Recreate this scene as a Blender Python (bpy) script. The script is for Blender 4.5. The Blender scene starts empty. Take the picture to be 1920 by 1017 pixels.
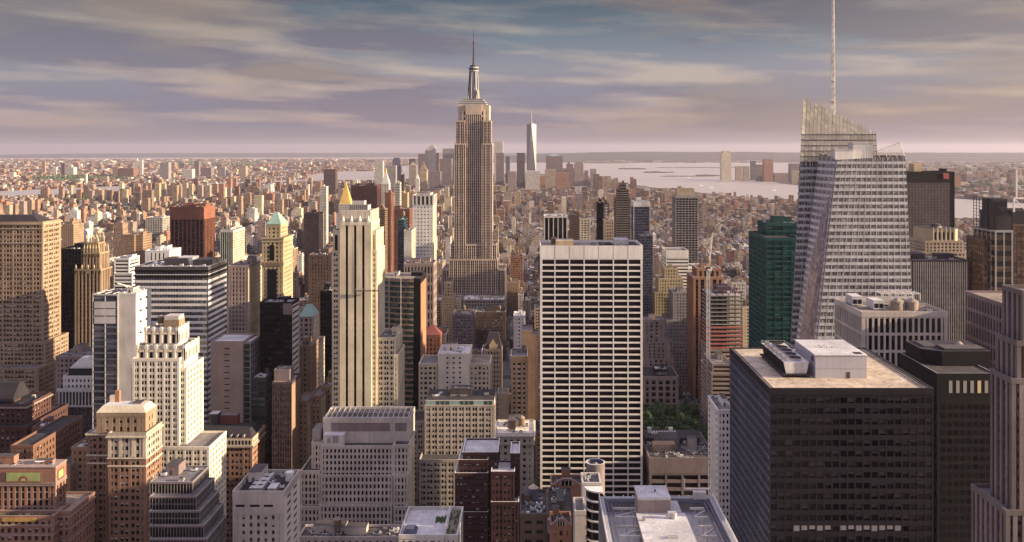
import bpy, math, random
from mathutils import Vector
C = bpy.context.scene
COL = C.collection
R = math.radians

# ------------------------------------------------------------ camera, sky, sun, exposure
F, PX, PY, CZ = 1680.0, 1000.0, 278.0, 260.0      # focal length / vanishing point of the avenues (1920 wide photo), eye height
cam = bpy.data.cameras.new('camera'); co = bpy.data.objects.new('camera', cam); COL.objects.link(co)
co.location = (0, 0, CZ); co.rotation_euler = (R(90), 0, 0)
cam.sensor_width = 36; cam.lens = 36 * F / 1920
cam.shift_x = (960 - PX) / 1920; cam.shift_y = -(508.5 - PY) / 1920
cam.clip_start = 1; cam.clip_end = 120000
C.camera = co

SUN_EL, SUN_AZ = 14.5, 97.2                       # azimuth clockwise from +Y (view direction)
w = bpy.data.worlds.new("World"); C.world = w; w.use_nodes = True
nt = w.node_tree; nt.nodes.clear()
def N(t, **k):
    n = nt.nodes.new(t)
    for a, b in k.items(): setattr(n, a, b)
    return n
def L(a, b): nt.links.new(a, b)
def val(node, i, v):
    node.inputs[i].default_value = v
def mth(op, a, b=None, c=None, clamp=False):
    n = N('ShaderNodeMath', operation=op); n.use_clamp = clamp
    for i, q in enumerate((a, b, c)):
        if q is None: continue
        if isinstance(q, (int, float)): n.inputs[i].default_value = q
        else: L(q, n.inputs[i])
    return n.outputs[0]
def ramp(fac, stops, interp='LINEAR'):
    n = N('ShaderNodeValToRGB'); n.color_ramp.interpolation = interp
    cr = n.color_ramp
    while len(cr.elements) < len(stops): cr.elements.new(0.5)
    for e, (p, c) in zip(cr.elements, stops):
        e.position = p; e.color = (c[0], c[1], c[2], 1)
    if fac is not None: L(fac, n.inputs[0])
    return n.outputs[0]
def mixc(fac, a, b, mode='MIX'):
    n = N('ShaderNodeMix', data_type='RGBA', blend_type=mode)
    for i, q in ((0, fac), (6, a), (7, b)):
        if isinstance(q, (int, float)): n.inputs[i].default_value = q
        elif isinstance(q, tuple): n.inputs[i].default_value = (q[0], q[1], q[2], 1)
        else: L(q, n.inputs[i])
    return n.outputs[2]

tc = N('ShaderNodeTexCoord'); sp = N('ShaderNodeSeparateXYZ'); L(tc.outputs['Generated'], sp.inputs[0])
dx, dy, dz = sp.outputs
el = mth('MULTIPLY', mth('ARCSINE', dz), 57.2958)                  # elevation in degrees
az = mth('MULTIPLY', mth('ARCTAN2', dx, dy), 57.2958)              # degrees to the right of the view
def cloudn(sx, sy, ox, oy, detail, rough, dist, warp=0.0):
    cv = N('ShaderNodeCombineXYZ')
    L(mth('ADD', mth('MULTIPLY', az, sx), ox), cv.inputs[0])
    e2 = mth('POWER', mth('MAXIMUM', el, 0.0), 0.8)
    L(mth('ADD', mth('ADD', mth('MULTIPLY', e2, sy), oy), mth('MULTIPLY', az, warp)), cv.inputs[1])
    n = N('ShaderNodeTexNoise'); L(cv.outputs[0], n.inputs['Vector'])
    val(n, 'Scale', 1.0); val(n, 'Detail', detail); val(n, 'Roughness', rough); val(n, 'Distortion', dist)
    return n.outputs[0]
n1 = cloudn(0.038, 0.50, 8.3, 4.6, 7, 0.52, 0.25, 0.012)            # big banks
n2 = cloudn(0.085, 1.25, 11.0, 2.0, 6, 0.5, 0.25, 0.02)              # broken streaks
n3 = cloudn(0.045, 0.42, 20.4, 5.0, 5, 0.5, 0.3, -0.012)            # warm patches
base = ramp(mth('DIVIDE', el, 60.0, clamp=True), [(0.0, (.150, .122, .132)), (0.012, (.145, .122, .138)), (0.028, (.118, .108, .137)), (0.04, (.105, .096, .13)),
        (0.085, (.125, .12, .145)), (0.115, (.075, .092, .115)), (0.15, (.034, .050, .070)), (0.17, (.034, .050, .070)), (0.26, (.36, .32, .39)), (1.0, (.325, .295, .385))])
lowel = ramp(mth('DIVIDE', el, 10.0, clamp=True), [(0.0, (0, 0, 0)), (0.05, (.15,)*3), (0.15, (.8,)*3), (0.25, (1, 1, 1)), (1.0, (1, 1, 1))])
n4 = cloudn(0.33, 3.4, 5.0, 9.0, 7, 0.6, 0.3, 0.05)               # fine edges
n1 = mth('ADD', n1, mth('MULTIPLY', mth('SUBTRACT', n4, .5), .13)); n2 = mth('ADD', n2, mth('MULTIPLY', mth('SUBTRACT', n4, .5), .20))
dark = ramp(n1, [(0.44, (0, 0, 0)), (0.52, (1, 1, 1))])
darkcol = ramp(mth('DIVIDE', el, 12.0, clamp=True), [(0, (.13, .10, .125)), (0.3, (.100, .084, .112)), (0.6, (.072, .064, .083)), (0.85, (.042, .040, .052)), (1, (.034, .034, .044))])
lite = ramp(n2, [(0.48, (0, 0, 0)), (0.66, (1, 1, 1))])
litecol = ramp(mth('DIVIDE', el, 12.0, clamp=True), [(0, (.28, .19, .17)), (0.4, (.30, .235, .185)), (0.6, (.21, .18, .155)), (0.8, (.095, .096, .10)), (1, (.045, .052, .064))])
warm = ramp(n3, [(0.52, (0, 0, 0)), (0.64, (1, 1, 1))])
c = mixc(mth('MULTIPLY', mth('MULTIPLY', dark, lowel), 0.9), base, darkcol)
c = mixc(mth('MULTIPLY', mth('MULTIPLY', lite, lowel), 0.60), c, litecol)
c = mixc(mth('MULTIPLY', mth('MULTIPLY', warm, lowel), 0.42), c, (.19, .135, .085))
sunside = ramp(mth('DIVIDE', az, 60.0, clamp=True), [(0.2, (0, 0, 0)), (1.0, (1, 1, 1))])
c = mixc(mth('MULTIPLY', sunside, 0.35), c, (.42, .30, .20))
# overhead, out of frame, the sky is brightened to set the ambient light
over = ramp(mth('DIVIDE', el, 60.0, clamp=True), [(0.2, (0, 0, 0)), (0.5, (1, 1, 1))])
c = mixc(mth('MULTIPLY', over, 0.9), c, (.315, .285, .38))
sky = N('ShaderNodeTexSky', sky_type='NISHITA'); sky.sun_disc = False
sky.sun_elevation = R(SUN_EL); sky.sun_rotation = R(SUN_AZ); sky.altitude = 260
sky.dust_density = 2.0
skyd = mixc(1.0, sky.outputs[0], (.05, .05, .05), 'MULTIPLY')
c = mixc(0.90, skyd, c)
bg = N('ShaderNodeBackground'); L(c, bg.inputs[0]); val(bg, 1, 1.0)
wo = N('ShaderNodeOutputWorld'); L(bg.outputs[0], wo.inputs[0])

sl = bpy.data.lights.new('sun', 'SUN'); sl.energy = 5.0; sl.angle = R(0.6); sl.color = (1.0, 0.77, 0.50)
so = bpy.data.objects.new('sun', sl); COL.objects.link(so)
sd = Vector((math.cos(R(SUN_EL)) * math.sin(R(SUN_AZ)), math.cos(R(SUN_EL)) * math.cos(R(SUN_AZ)), math.sin(R(SUN_EL))))
so.rotation_euler = sd.to_track_quat('Z', 'Y').to_euler(); so.location = (600, 0, 500)

C.view_settings.view_transform = 'Standard'; C.view_settings.look = 'None'
C.view_settings.exposure = 1.22; C.view_settings.gamma = 1.0; C.view_settings.use_curve_mapping = False
C.cycles.max_bounces = 4; C.cycles.diffuse_bounces = 2; C.cycles.glossy_bounces = 2
C.cycles.transmission_bounces = 2; C.cycles.volume_bounces = 0; C.cycles.transparent_max_bounces = 6
C.cycles.use_denoising = True

# ------------------------------------------------------------ materials
M = {}
W_RIB = 0
def newmat(name):
    global nt
    m = bpy.data.materials.new(name); m.use_nodes = True; nt = m.node_tree; nt.nodes.clear()
    o = N('ShaderNodeOutputMaterial'); b = N('ShaderNodeBsdfPrincipled'); L(b.outputs[0], o.inputs[0])
    M[name] = m
    return b
def objnoise(scale, detail=4, rough=.6, vec=None, stretch=None):
    g = N('ShaderNodeNewGeometry')
    src = vec or g.outputs['Position']
    if stretch:
        mp = N('ShaderNodeMapping'); L(src, mp.inputs[0]); mp.inputs['Scale'].default_value = stretch; src = mp.outputs[0]
    n = N('ShaderNodeTexNoise'); L(src, n.inputs['Vector']); val(n, 'Scale', scale); val(n, 'Detail', detail); val(n, 'Roughness', rough)
    return n.outputs[0]
def wallmat(name, col, rough=.85, var=.22, spec=.25):
    b = newmat(name)
    a = ramp(objnoise(.06), [(.3, (1 - var,) * 3), (.7, (1 + var * .6,) * 3)])
    s = ramp(objnoise(.9, 3, .7, stretch=(1, 1, .06)), [(.3, (1 - var * .8,) * 3), (.65, (1.04,) * 3)])
    f = ramp(objnoise(1.6, 2, .8), [(.3, (1 - var * .5,) * 3), (.7, (1 + var * .3,) * 3)])
    c = mixc(1, mixc(1, mixc(1, col, a, 'MULTIPLY'), s, 'MULTIPLY'), f, 'MULTIPLY')
    if name.startswith('roof'):      # patched felt, stains and old puddles
        g = N('ShaderNodeNewGeometry'); v = N('ShaderNodeTexVoronoi', distance='CHEBYCHEV'); L(g.outputs['Position'], v.inputs['Vector']); val(v, 'Scale', .22)
        sc_ = N('ShaderNodeSeparateColor'); L(v.outputs['Color'], sc_.inputs[0]); c = mixc(1, c, ramp(sc_.outputs[0], [(0, (.92 if name == 'roof_white' else .8,) * 3), (1, (1.08,) * 3)]), 'MULTIPLY')
        c = mixc(1, c, ramp(objnoise(.35, 5, .7), [(.36, (.94 if name == 'roof_white' else .66,) * 3), (.5, (1,) * 3), (.7, (1.06,) * 3)]), 'MULTIPLY')
    L(c, b.inputs['Base Color']); val(b, 'Roughness', rough); val(b, 'Specular IOR Level', spec)
WALLS = dict(pale_band=(.58, .58, .60), warm_stone=(.60, .49, .40), warm_pier=(.78, .66, .55), redbrown=(.29, .175, .125), dark_brick=(.10, .052, .045), shade_brick=(.19, .105, .075), edge_stone=(.17, .14, .14), beige=(.49, .43, .365), plum_dark=(.017, .014, .021),  # bricks of the shaded hotel and its low wing have shade in their colour
    cream=(.70, .62, .47), ivory=(.78, .72, .61), limestone=(.56, .50, .455), travertine=(.82, .78, .74),
    tan=(.36, .265, .185), sand=(.45, .365, .27), goldstone=(.50, .41, .26), brick_tan=(.30, .205, .145),
    brick_red=(.22, .105, .08), brick_orange=(.38, .20, .125), maroon=(.075, .036, .036), brown=(.145, .10, .08),
    pinkstone=(.35, .275, .25), mauve=(.24, .19, .195), grey=(.33, .31, .31), grey_dark=(.085, .078, .082), white=(.78, .76, .73),
    offwhite=(.62, .59, .55), black=(.008, .007, .009), blackred=(.011, .008, .011), concrete=(.42, .39, .37), teal_panel=(.018, .080, .080),
    copper=(.27, .42, .36), gold=(.75, .52, .16), slate=(.04, .036, .045), redtile=(.20, .07, .06), orange=(.27, .115, .075),
    safety=(.48, .16, .13), pavement=(.22, .21, .21), green_panel=(.33, .45, .20), ochre=(.48, .30, .10), terracotta=(.33, .185, .135),
    steel=(.36, .37, .40), wood=(.22, .15, .10), plum=(.09, .065, .078), roof_grey=(.23, .215, .22), roof_dark=(.06, .056, .06),
    roof_tar=(.10, .09, .092), roof_white=(.66, .65, .65), roof_cream=(.66, .55, .42), roof_tan=(.36, .30, .25), asphalt=(.05, .05, .052),
    bluegrey=(.12, .125, .175), silver=(.55, .53, .53), yellow_car=(.70, .42, .04), red_car=(.35, .03, .03), lattice=(.72, .70, .66), sign_red=(.65, .10, .12))
for k, c_ in WALLS.items():
    wallmat(k, c_, .55 if k in ('gold', 'steel', 'copper', 'silver', 'yellow_car', 'red_car') else .85,
            .30 if k.startswith('roof') else .16 if k in ('white', 'travertine', 'ivory') else .24)
for nm, em in (('lit_window', (1.0, .62, .28)), ('lit_white', (.95, .80, .70))):
    b = newmat(nm); val(b, 'Base Color', (.1, .08, .06, 1)); val(b, 'Emission Color', (*em, 1)); val(b, 'Emission Strength', .07 if nm == 'lit_white' else .2)

def glassmat(name, base, blind=(.40, .37, .34), prob=.3, rough=.12, spec=.6, wob=.02, metal=0.0, var=.5):
    b = newmat(name)
    uv = N('ShaderNodeUVMap'); s = N('ShaderNodeSeparateXYZ'); L(uv.outputs[0], s.inputs[0])
    oi = N('ShaderNodeObjectInfo')
    cv = N('ShaderNodeCombineXYZ'); L(mth('FLOOR', s.outputs[0]), cv.inputs[0]); L(mth('FLOOR', s.outputs[1]), cv.inputs[1])
    L(mth('MULTIPLY', oi.outputs['Random'], 311.0), cv.inputs[2])
    wn = N('ShaderNodeTexWhiteNoise', noise_dimensions='3D'); L(cv.outputs[0], wn.inputs[0])
    sc = N('ShaderNodeSeparateColor'); L(wn.outputs['Color'], sc.inputs[0])
    isb = mth('LESS_THAN', wn.outputs['Value'], prob)
    drawn = mth('GREATER_THAN', mth('FRACT', s.outputs[1]), mth('SUBTRACT', 1.0, mth('MULTIPLY_ADD', sc.outputs[0], .62, .30)))
    fac = mth('MULTIPLY', isb, drawn)
    br = mth('MULTIPLY_ADD', sc.outputs[1], var * 2, 1 - var)
    vb = N('ShaderNodeVectorMath', operation='SCALE'); vb.inputs[0].default_value = base; L(br, vb.inputs['Scale'])
    bl = N('ShaderNodeVectorMath', operation='SCALE'); bl.inputs[0].default_value = blind; L(mth('MULTIPLY_ADD', sc.outputs[2], .7, .5), bl.inputs['Scale'])
    c = mixc(fac, vb.outputs[0], bl.outputs[0])
    L(c, b.inputs['Base Color']); val(b, 'Specular IOR Level', spec); val(b, 'Metallic', metal)
    L(mth('MULTIPLY_ADD', fac, .45, rough), b.inputs['Roughness'])
    g = N('ShaderNodeNewGeometry'); sb = N('ShaderNodeVectorMath', operation='SUBTRACT'); L(wn.outputs['Color'], sb.inputs[0]); sb.inputs[1].default_value = (.5, .5, .5)
    ss = N('ShaderNodeVectorMath', operation='SCALE'); L(sb.outputs[0], ss.inputs[0]); ss.inputs['Scale'].default_value = wob * 2
    ad = N('ShaderNodeVectorMath', operation='ADD'); L(g.outputs['Normal'], ad.inputs[0]); L(ss.outputs[0], ad.inputs[1])
    nn = N('ShaderNodeVectorMath', operation='NORMALIZE'); L(ad.outputs[0], nn.inputs[0]); L(nn.outputs[0], b.inputs['Normal'])
glassmat('glass', (.030, .024, .026), prob=.38, spec=.35)
glassmat('glass_dark', (.012, .009, .012), (.11, .09, .10), .35, .14, .3)
glassmat('glass_black', (.008, .006, .009), (.035, .03, .035), .3, .16, .22)
glassmat('glass_blind', (.024, .018, .020), (.62, .57, .53), .45, spec=.3)
glassmat('glass_green', (.035, .055, .05), (.10, .14, .12), .35, .10, .7, .05)
glassmat('glass_teal', (.006, .045, .04), (.015, .10, .09), .5, .12, .6, .03)
glassmat('glass_blue', (.04, .048, .068), (.15, .155, .185), .35, .10, .8, .04)
glassmat('glass_bronze', (.10, .06, .035), (.25, .14, .07), .4, .10, .9, .06)
glassmat('glass_pale', (.20, .20, .22), (.36, .33, .34), .5, .18, .8, .03)
glassmat('glass_violet', (.16, .12, .15), (.30, .20, .23), .5, .16, .8, .03)
glassmat('glass_mirror', (.30, .29, .30), (.36, .34, .34), .3, .2, .9, .01, .55, .1)
glassmat('glass_near', (.010, .008, .011), (.075, .06, .068), .62, .12, .45, .03)
glassmat('glass_crest', (.50, .47, .38), (.60, .56, .46), .6, .25, .7, .01, 0.0, .28)
glassmat('glass_tower', (.045, .036, .04), (.30, .26, .26), .42, .15, .8, .03)
glassmat('glass_brown', (.055, .035, .03), (.13, .09, .08), .4, .12, .6, .04)

M_crest = M['glass_crest'].node_tree.nodes
for n_ in M_crest:
    if n_.type == 'BSDF_PRINCIPLED': n_.inputs['Alpha'].default_value = .55
def citymat():
    b = newmat('city')
    at = N('ShaderNodeVertexColor'); at.layer_name = 'Col'
    uv = N('ShaderNodeUVMap'); s = N('ShaderNodeSeparateXYZ'); L(uv.outputs[0], s.inputs[0])
    fu = mth('FRACT', s.outputs[0]); fv = mth('FRACT', s.outputs[1])
    wu = mth('LESS_THAN', mth('ABSOLUTE', mth('SUBTRACT', fu, .5)), .24)
    wv = mth('LESS_THAN', mth('ABSOLUTE', mth('SUBTRACT', fv, .5)), .25)
    win = mth('MULTIPLY', wu, wv)
    cv = N('ShaderNodeCombineXYZ'); L(mth('FLOOR', s.outputs[0]), cv.inputs[0]); L(mth('FLOOR', s.outputs[1]), cv.inputs[1])
    wn = N('ShaderNodeTexWhiteNoise', noise_dimensions='2D'); L(cv.outputs[0], wn.inputs[0])
    wc = ramp(wn.outputs['Value'], [(0, (.02, .017, .02)), (.6, (.06, .05, .05)), (.75, (.25, .22, .2)), (1, (.45, .4, .36))])
    a = ramp(objnoise(.05), [(.3, (.75,) * 3), (.7, (1.15,) * 3)])
    f = ramp(objnoise(.5, 4, .75), [(.3, (.68,) * 3), (.7, (1.18,) * 3)])
    c = mixc(1, mixc(1, at.outputs[0], a, 'MULTIPLY'), f, 'MULTIPLY')
    L(mixc(win, c, wc), b.inputs['Base Color']); L(mth('MULTIPLY_ADD', win, -.5, .85), b.inputs['Roughness']); val(b, 'Specular IOR Level', .35)
citymat()

for nm, lo, hi in (('leaf', (.035, .07, .02), (.09, .14, .045)), ('leaf_dark', (.02, .045, .015), (.055, .085, .03))):
    b = newmat(nm); oi = N('ShaderNodeObjectInfo'); L(ramp(objnoise(1.1, 3, .8), [(.3, lo), (.7, hi)]), b.inputs['Base Color']); val(b, 'Roughness', .75)
wallmat('steel_pale', (.46, .45, .50), .6, .08)
wallmat('bark', (.09, .065, .05), .95)
b = newmat('dim_window'); val(b, 'Base Color', (.2, .17, .17, 1)); val(b, 'Emission Color', (.9, .75, .68, 1)); val(b, 'Emission Strength', .055)

# ------------------------------------------------------------ mesh builder
class MB:
    def __init__(s): s.v = []; s.f = []; s.m = []; s.uv = []; s.c = []; s.mats = []; s.hasc = False; s.hasuv = False
    def mi(s, k):
        if k not in s.mats: s.mats.append(k)
        return s.mats.index(k)
    def face(s, pts, m, uv=None, col=None):
        i = len(s.v); s.v.extend(pts); s.f.append(tuple(range(i, i + len(pts)))); s.m.append(s.mi(m))
        s.uv.append(uv); s.c.append(col)
        if uv is not None: s.hasuv = True
        if col is not None: s.hasc = True
    def box(s, x0, x1, y0, y1, z0, z1, m, top=None, bottom=False):
        a, b, c_, d = (x0, y0), (x1, y0), (x1, y1), (x0, y1)
        for p, q in ((a, b), (b, c_), (c_, d), (d, a)):
            s.face([(*p, z0), (*q, z0), (*q, z1), (*p, z1)], m)
        s.face([(*a, z1), (*b, z1), (*c_, z1), (*d, z1)], top or m)
        if bottom: s.face([(*d, z0), (*c_, z0), (*b, z0), (*a, z0)], m)
    def loft(s, A, B, m, uv=None):      # two rings of (x,y,z), counter-clockwise from above
        n = len(A)
        for i in range(n):
            j = (i + 1) % n
            s.face([A[i], A[j], B[j], B[i]], m, uv)
    def cap(s, A, m): s.face(list(A), m)
    def hip(s, x0, x1, y0, y1, z0, z1, tx0, tx1, ty0, ty1, m, top=None):
        A = [(x0, y0, z0), (x1, y0, z0), (x1, y1, z0), (x0, y1, z0)]
        B = [(tx0, ty0, z1), (tx1, ty0, z1), (tx1, ty1, z1), (tx0, ty1, z1)]
        s.loft(A, B, m); s.cap(B, top or m)
    def cyl(s, x, y, r0, r1, z0, z1, m, n=14, top=None, cap=True):
        A = [(x + r0 * math.cos(6.28318 * i / n), y + r0 * math.sin(6.28318 * i / n), z0) for i in range(n)]
        B = [(x + r1 * math.cos(6.28318 * i / n), y + r1 * math.sin(6.28318 * i / n), z1) for i in range(n)]
        s.loft(A, B, m)
        if cap and r1 > .001: s.cap(B, top or m)
    def bar(s, p, q, r, m):
        p, q = Vector(p), Vector(q); d = (q - p)
        if d.length < 1e-6: return
        d.normalize(); a = d.cross(Vector((0, 0, 1)))
        if a.length < .01: a = Vector((1, 0, 0))
        a.normalize(); b = d.cross(a)
        A = [tuple(p + (a * i + b * j) * r) for i, j in ((1, 1), (-1, 1), (-1, -1), (1, -1))]
        B = [tuple(q + (a * i + b * j) * r) for i, j in ((1, 1), (-1, 1), (-1, -1), (1, -1))]
        s.loft(A, B, m); s.cap(B, m); s.cap(A[::-1], m)
    def mesh(s, name, loc=(0, 0, 0)):
        me = bpy.data.meshes.new(name)
        lx, ly, lz = loc
        me.from_pydata([(a - lx, b - ly, c_ - lz) for a, b, c_ in s.v], [], s.f)
        for k in s.mats: me.materials.append(M[k])
        if len(s.mats) > 1: me.polygons.foreach_set('material_index', s.m)
        if s.hasuv or 'city' in s.mats:
            ul = me.uv_layers.new(name='UVMap'); flat = []
            for f, u in zip(s.f, s.uv):
                if u is None: flat.extend((0.0, 0.0) * len(f))
                else:
                    for q in u: flat.extend(q)
            ul.data.foreach_set('uv', flat)
        if s.hasc:
            cl = me.color_attributes.new('Col', 'FLOAT_COLOR', 'CORNER'); flat = []
            for f, c_ in zip(s.f, s.c):
                cc = c_ or (.3, .3, .3); flat.extend((cc[0], cc[1], cc[2], 1.0) * len(f))
            cl.data.foreach_set('color', flat)
        return me
def link(name, me, parent=None, loc=None, kind=None):
    o = bpy.data.objects.new(name, me); COL.objects.link(o)
    if parent: o.parent = parent
    if loc is not None: o.location = loc
    if kind: o['kind'] = kind
    return o
def single(name, mb, label=None, cat=None, kind=None, group=None, loc=(0, 0, 0)):
    o = link(name, mb.mesh(name, loc), None, loc, kind)
    if label: o['label'] = label
    if cat: o['category'] = cat
    if group: o['group'] = group
    return o

class Thing:
    def __init__(s, name, label, cat, loc, group=None):
        s.root = bpy.data.objects.new(name, None); COL.objects.link(s.root); s.root.location = loc; s.loc = loc
        s.root.empty_display_size = 5
        s.root['label'] = label; s.root['category'] = cat
        if group: s.root['group'] = group
        s.parts = {}; s.extra = []; s.winleft = 0
    def p(s, name):
        if name not in s.parts: s.parts[name] = MB()
        return s.parts[name]
    def add(s, name, label=None, sub=None):
        m = MB(); s.extra.append((name, m, label, sub)); return m
    def finish(s):
        for k, mb in s.parts.items():
            if mb.f:
                o = link(k, mb.mesh(k, s.loc), s.root)
                if k == 'window': o['kind'] = 'stuff'
        made = {}
        for k, mb, lb, sub in s.extra:
            if mb.f:
                o = link(k, mb.mesh(k, s.loc), made.get(id(sub), s.root)); made[id(mb)] = o
                if lb: o['label'] = lb
        return s.root

def X(px, Y): return (px - PX) * Y / F
def Z(py, Y): return CZ - (py - PY) * Y / F

def S(wall, glass='glass', pitch=3.0, pier=1.2, floor=3.6, span=1.7, deep=.45, po=0.0, so=.08, sp=None, group=1, mull=.3, corner=None, pm=None):
    return dict(wall=wall, glass=glass, pitch=pitch, pier=pier, floor=floor, span=span, deep=deep, po=po, so=so, sp=sp or wall, group=group, mull=mull, corner=corner, pm=pm or wall)
BLANK = lambda wname: dict(wall=wname, blank=True)

def sidefn(side, x0, x1, y0, y1):
    if side == 'N': return (lambda u, o, z: (x0 + u, y0 - o, z)), x1 - x0
    if side == 'S': return (lambda u, o, z: (x1 - u, y1 + o, z)), x1 - x0
    if side == 'W': return (lambda u, o, z: (x0 - o, y1 - u, z)), y1 - y0
    return (lambda u, o, z: (x1 + o, y0 + u, z)), y1 - y0

def facade(T, side, x0, x1, y0, y1, z0, z1, st, cap):
    fm = T.p('facade'); P, Ln = sidefn(side, x0, x1, y0, y1)
    if st.get('blank'):
        fm.face([P(0, 0, z0), P(Ln, 0, z0), P(Ln, 0, z1), P(0, 0, z1)], st['wall']); return
    if 'strips' in st:      # solid wall with a few full-height recessed glass strips
        d = .9; e = 0.0; zt = z1 - cap
        for a, b in st['strips'] + [(Ln, Ln)]:
            fm.face([P(e, 0, z0), P(a, 0, z0), P(a, 0, z1), P(e, 0, z1)], st['wall'])
            if b > a:
                fm.face([P(a, 0, z0), P(a, -d, z0), P(a, -d, zt), P(a, 0, zt)], st['wall']); fm.face([P(b, -d, z0), P(b, 0, z0), P(b, 0, zt), P(b, -d, zt)], st['wall'])
                T.p('window_strip').face([P(a, -d, z0), P(b, -d, z0), P(b, -d, zt), P(a, -d, zt)], st['glass'], [(0, 0), (1, 0), (1, 50), (0, 50)])
                fm.face([P(a, 0, zt), P(b, 0, zt), P(b, 0, z1), P(a, 0, z1)], st['wall'])
            e = b
        return
    deep = st['deep']; zt = z1 - cap
    n = max(1, round(Ln / st['pitch'])); p = Ln / n
    m = max(1, round((zt - z0) / st['floor'])); fh = (zt - z0) / m
    span = st['span'] * fh / st['floor']
    if side == 'N' and T.winleft > 0:
        me = None; rest = T.p('window')
        for j in range(m - 1, -1, -1):
            for i in range(n):
                if T.winleft > 0:
                    if me is None:
                        q = MB(); q.face([(-p / 2, 0, -fh / 2), (p / 2, 0, -fh / 2), (p / 2, 0, fh / 2), (-p / 2, 0, fh / 2)], st['glass'], [(.1, 0.02), (.9, 0.02), (.9, .98), (.1, .98)])
                        me = q.mesh('window')
                    c_ = P((i + .5) * p, -deep, z0 + (j + .5) * fh)
                    link('window', me, T.root, (c_[0] - T.loc[0], c_[1] - T.loc[1], c_[2] - T.loc[2])); T.winleft -= 1
                else:
                    rest.face([P(i * p, -deep, z0 + j * fh), P(i * p + p, -deep, z0 + j * fh), P(i * p + p, -deep, z0 + j * fh + fh), P(i * p, -deep, z0 + j * fh + fh)],
                              st['glass'], [(i, j), (i + 1, j), (i + 1, j + 1), (i, j + 1)])
        fm.face([P(0, -deep, zt), P(Ln, -deep, zt), P(Ln, -deep, z1), P(0, -deep, z1)], st['wall'])
    else:
        gm = T.p('glazing'); o = random.randint(0, 90)
        gm.face([P(0, -deep, z0), P(Ln, -deep, z0), P(Ln, -deep, zt), P(0, -deep, zt)], st['glass'], [(o, 0), (o + n, 0), (o + n, m), (o, m)])
    oo = -st['po']; cw = min(st['corner'] or max(st['pier'], deep + .15), Ln / 2)
    for i in range(n + 1):
        if i == 0: a, b = 0, cw
        elif i == n: a, b = Ln - cw, Ln
        else:
            hw = (st['pier'] if i % st['group'] == 0 else st['mull']) / 2
            a, b = i * p - hw, i * p + hw
            if a < cw or b > Ln - cw: continue
        mt = st['wall'] if i in (0, n) else st['pm']
        o2 = 0 if i in (0, n) else (oo if i % st['group'] == 0 else oo - .1)
        fm.face([P(a, o2, z0), P(b, o2, z0), P(b, o2, z1 - .01), P(a, o2, z1 - .01)], mt)
        if i > 0: fm.face([P(a, -deep, z0), P(a, o2, z0), P(a, o2, zt), P(a, -deep, zt)], mt)
        if i < n: fm.face([P(b, o2, z0), P(b, -deep, z0), P(b, -deep, zt), P(b, o2, zt)], mt)
    s2 = -st['so']
    if span > 0:
        for j in range(m + 1):
            za = z0 + j * fh - span * .5; zb = za + span
            za = max(za, z0); zb = min(zb, zt)
            if zb <= za: continue
            fm.face([P(.02, s2, za), P(Ln - .02, s2, za), P(Ln - .02, s2, zb), P(.02, s2, zb)], st['sp'])
            fm.face([P(.02, s2, zb), P(Ln - .02, s2, zb), P(Ln - .02, -deep, zb), P(.02, -deep, zb)], st['sp'])
            fm.face([P(.02, -deep, za), P(Ln - .02, -deep, za), P(Ln - .02, s2, za), P(.02, s2, za)], st['sp'])

def roofcap(T, x0, x1, y0, y1, z1, cap, wall, roof, par=1.1, coping=None, proud=.12):
    fm = T.p('facade'); e = proud; t = .45
    X0, X1, Y0, Y1 = x0 - e, x1 + e, y0 - e, y1 + e; zc = z1 - cap
    O = [(X0, Y0), (X1, Y0), (X1, Y1), (X0, Y1)]; I = [(x0 + t, y0 + t), (x1 - t, y0 + t), (x1 - t, y1 - t), (x0 + t, y1 - t)]
    cpm = coping or wall
    for i in range(4):
        a, b = O[i], O[(i + 1) % 4]; c_, d = I[i], I[(i + 1) % 4]
        fm.face([(*a, zc), (*b, zc), (*b, z1), (*a, z1)], wall)
        cl = [(x0, y0), (x1, y0), (x1, y1), (x0, y1)]
        fm.face([(*cl[i], zc), (*cl[(i + 1) % 4], zc), (*b, zc), (*a, zc)][::-1], wall)
        fm.face([(*a, z1), (*b, z1), (*d, z1), (*c_, z1)], cpm)
        fm.face([(*d, z1 - par), (*c_, z1 - par), (*c_, z1), (*d, z1)], wall)
    T.p('roof').face([(*q, z1 - par) for q in I], roof)

def block(T, x0, x1, y0, y1, z0, z1, st, sst=None, bst=None, cap=1.5, roof='roof_grey', par=1.1, coping=None, proud=.12, north=None):
    for sd_ in 'NESW':
        q = st if sd_ == 'N' else (sst or st) if sd_ in 'EW' else (bst or sst or st)
        facade(T, sd_, x0, x1, y0, y1, z0, z1, q, cap)
    roofcap(T, x0, x1, y0, y1, z1, cap, st['wall'], roof, par, coping, proud)

def tank(m, x, y, z, r=2.2, h=4.0, leg=2.5):
    for i in range(4):
        a = .785 + i * 1.5708
        m.bar((x + r * .75 * math.cos(a), y + r * .75 * math.sin(a), z), (x + r * .75 * math.cos(a), y + r * .75 * math.sin(a), z + leg), .14, 'grey_dark')
    m.cyl(x, y, r * 1.05, r * 1.05, z + leg - .2, z + leg, 'grey_dark')
    m.cyl(x, y, r, r * .96, z + leg, z + leg + h, 'wood')
    m.cyl(x, y, r * 1.08, .02, z + leg + h - .02, z + leg + h + r * .75, 'roof_tan', cap=False)
def acunit(m, x, y, z, w_, d, h, mt='silver'):
    m.box(x, x + w_, y, y + d, z + .4, z + h, mt)
    m.box(x + .2, x + w_ - .2, y + .2, y + d - .2, z, z + .4, 'grey_dark')
    n = max(1, int(w_ // d))
    for i in range(n):
        cx = x + w_ * (i + .5) / n; r = min(w_ / n, d) * .36
        m.cyl(cx, y + d / 2, r, r, z + h, z + h + .35, 'grey_dark', 10, 'black')
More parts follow.
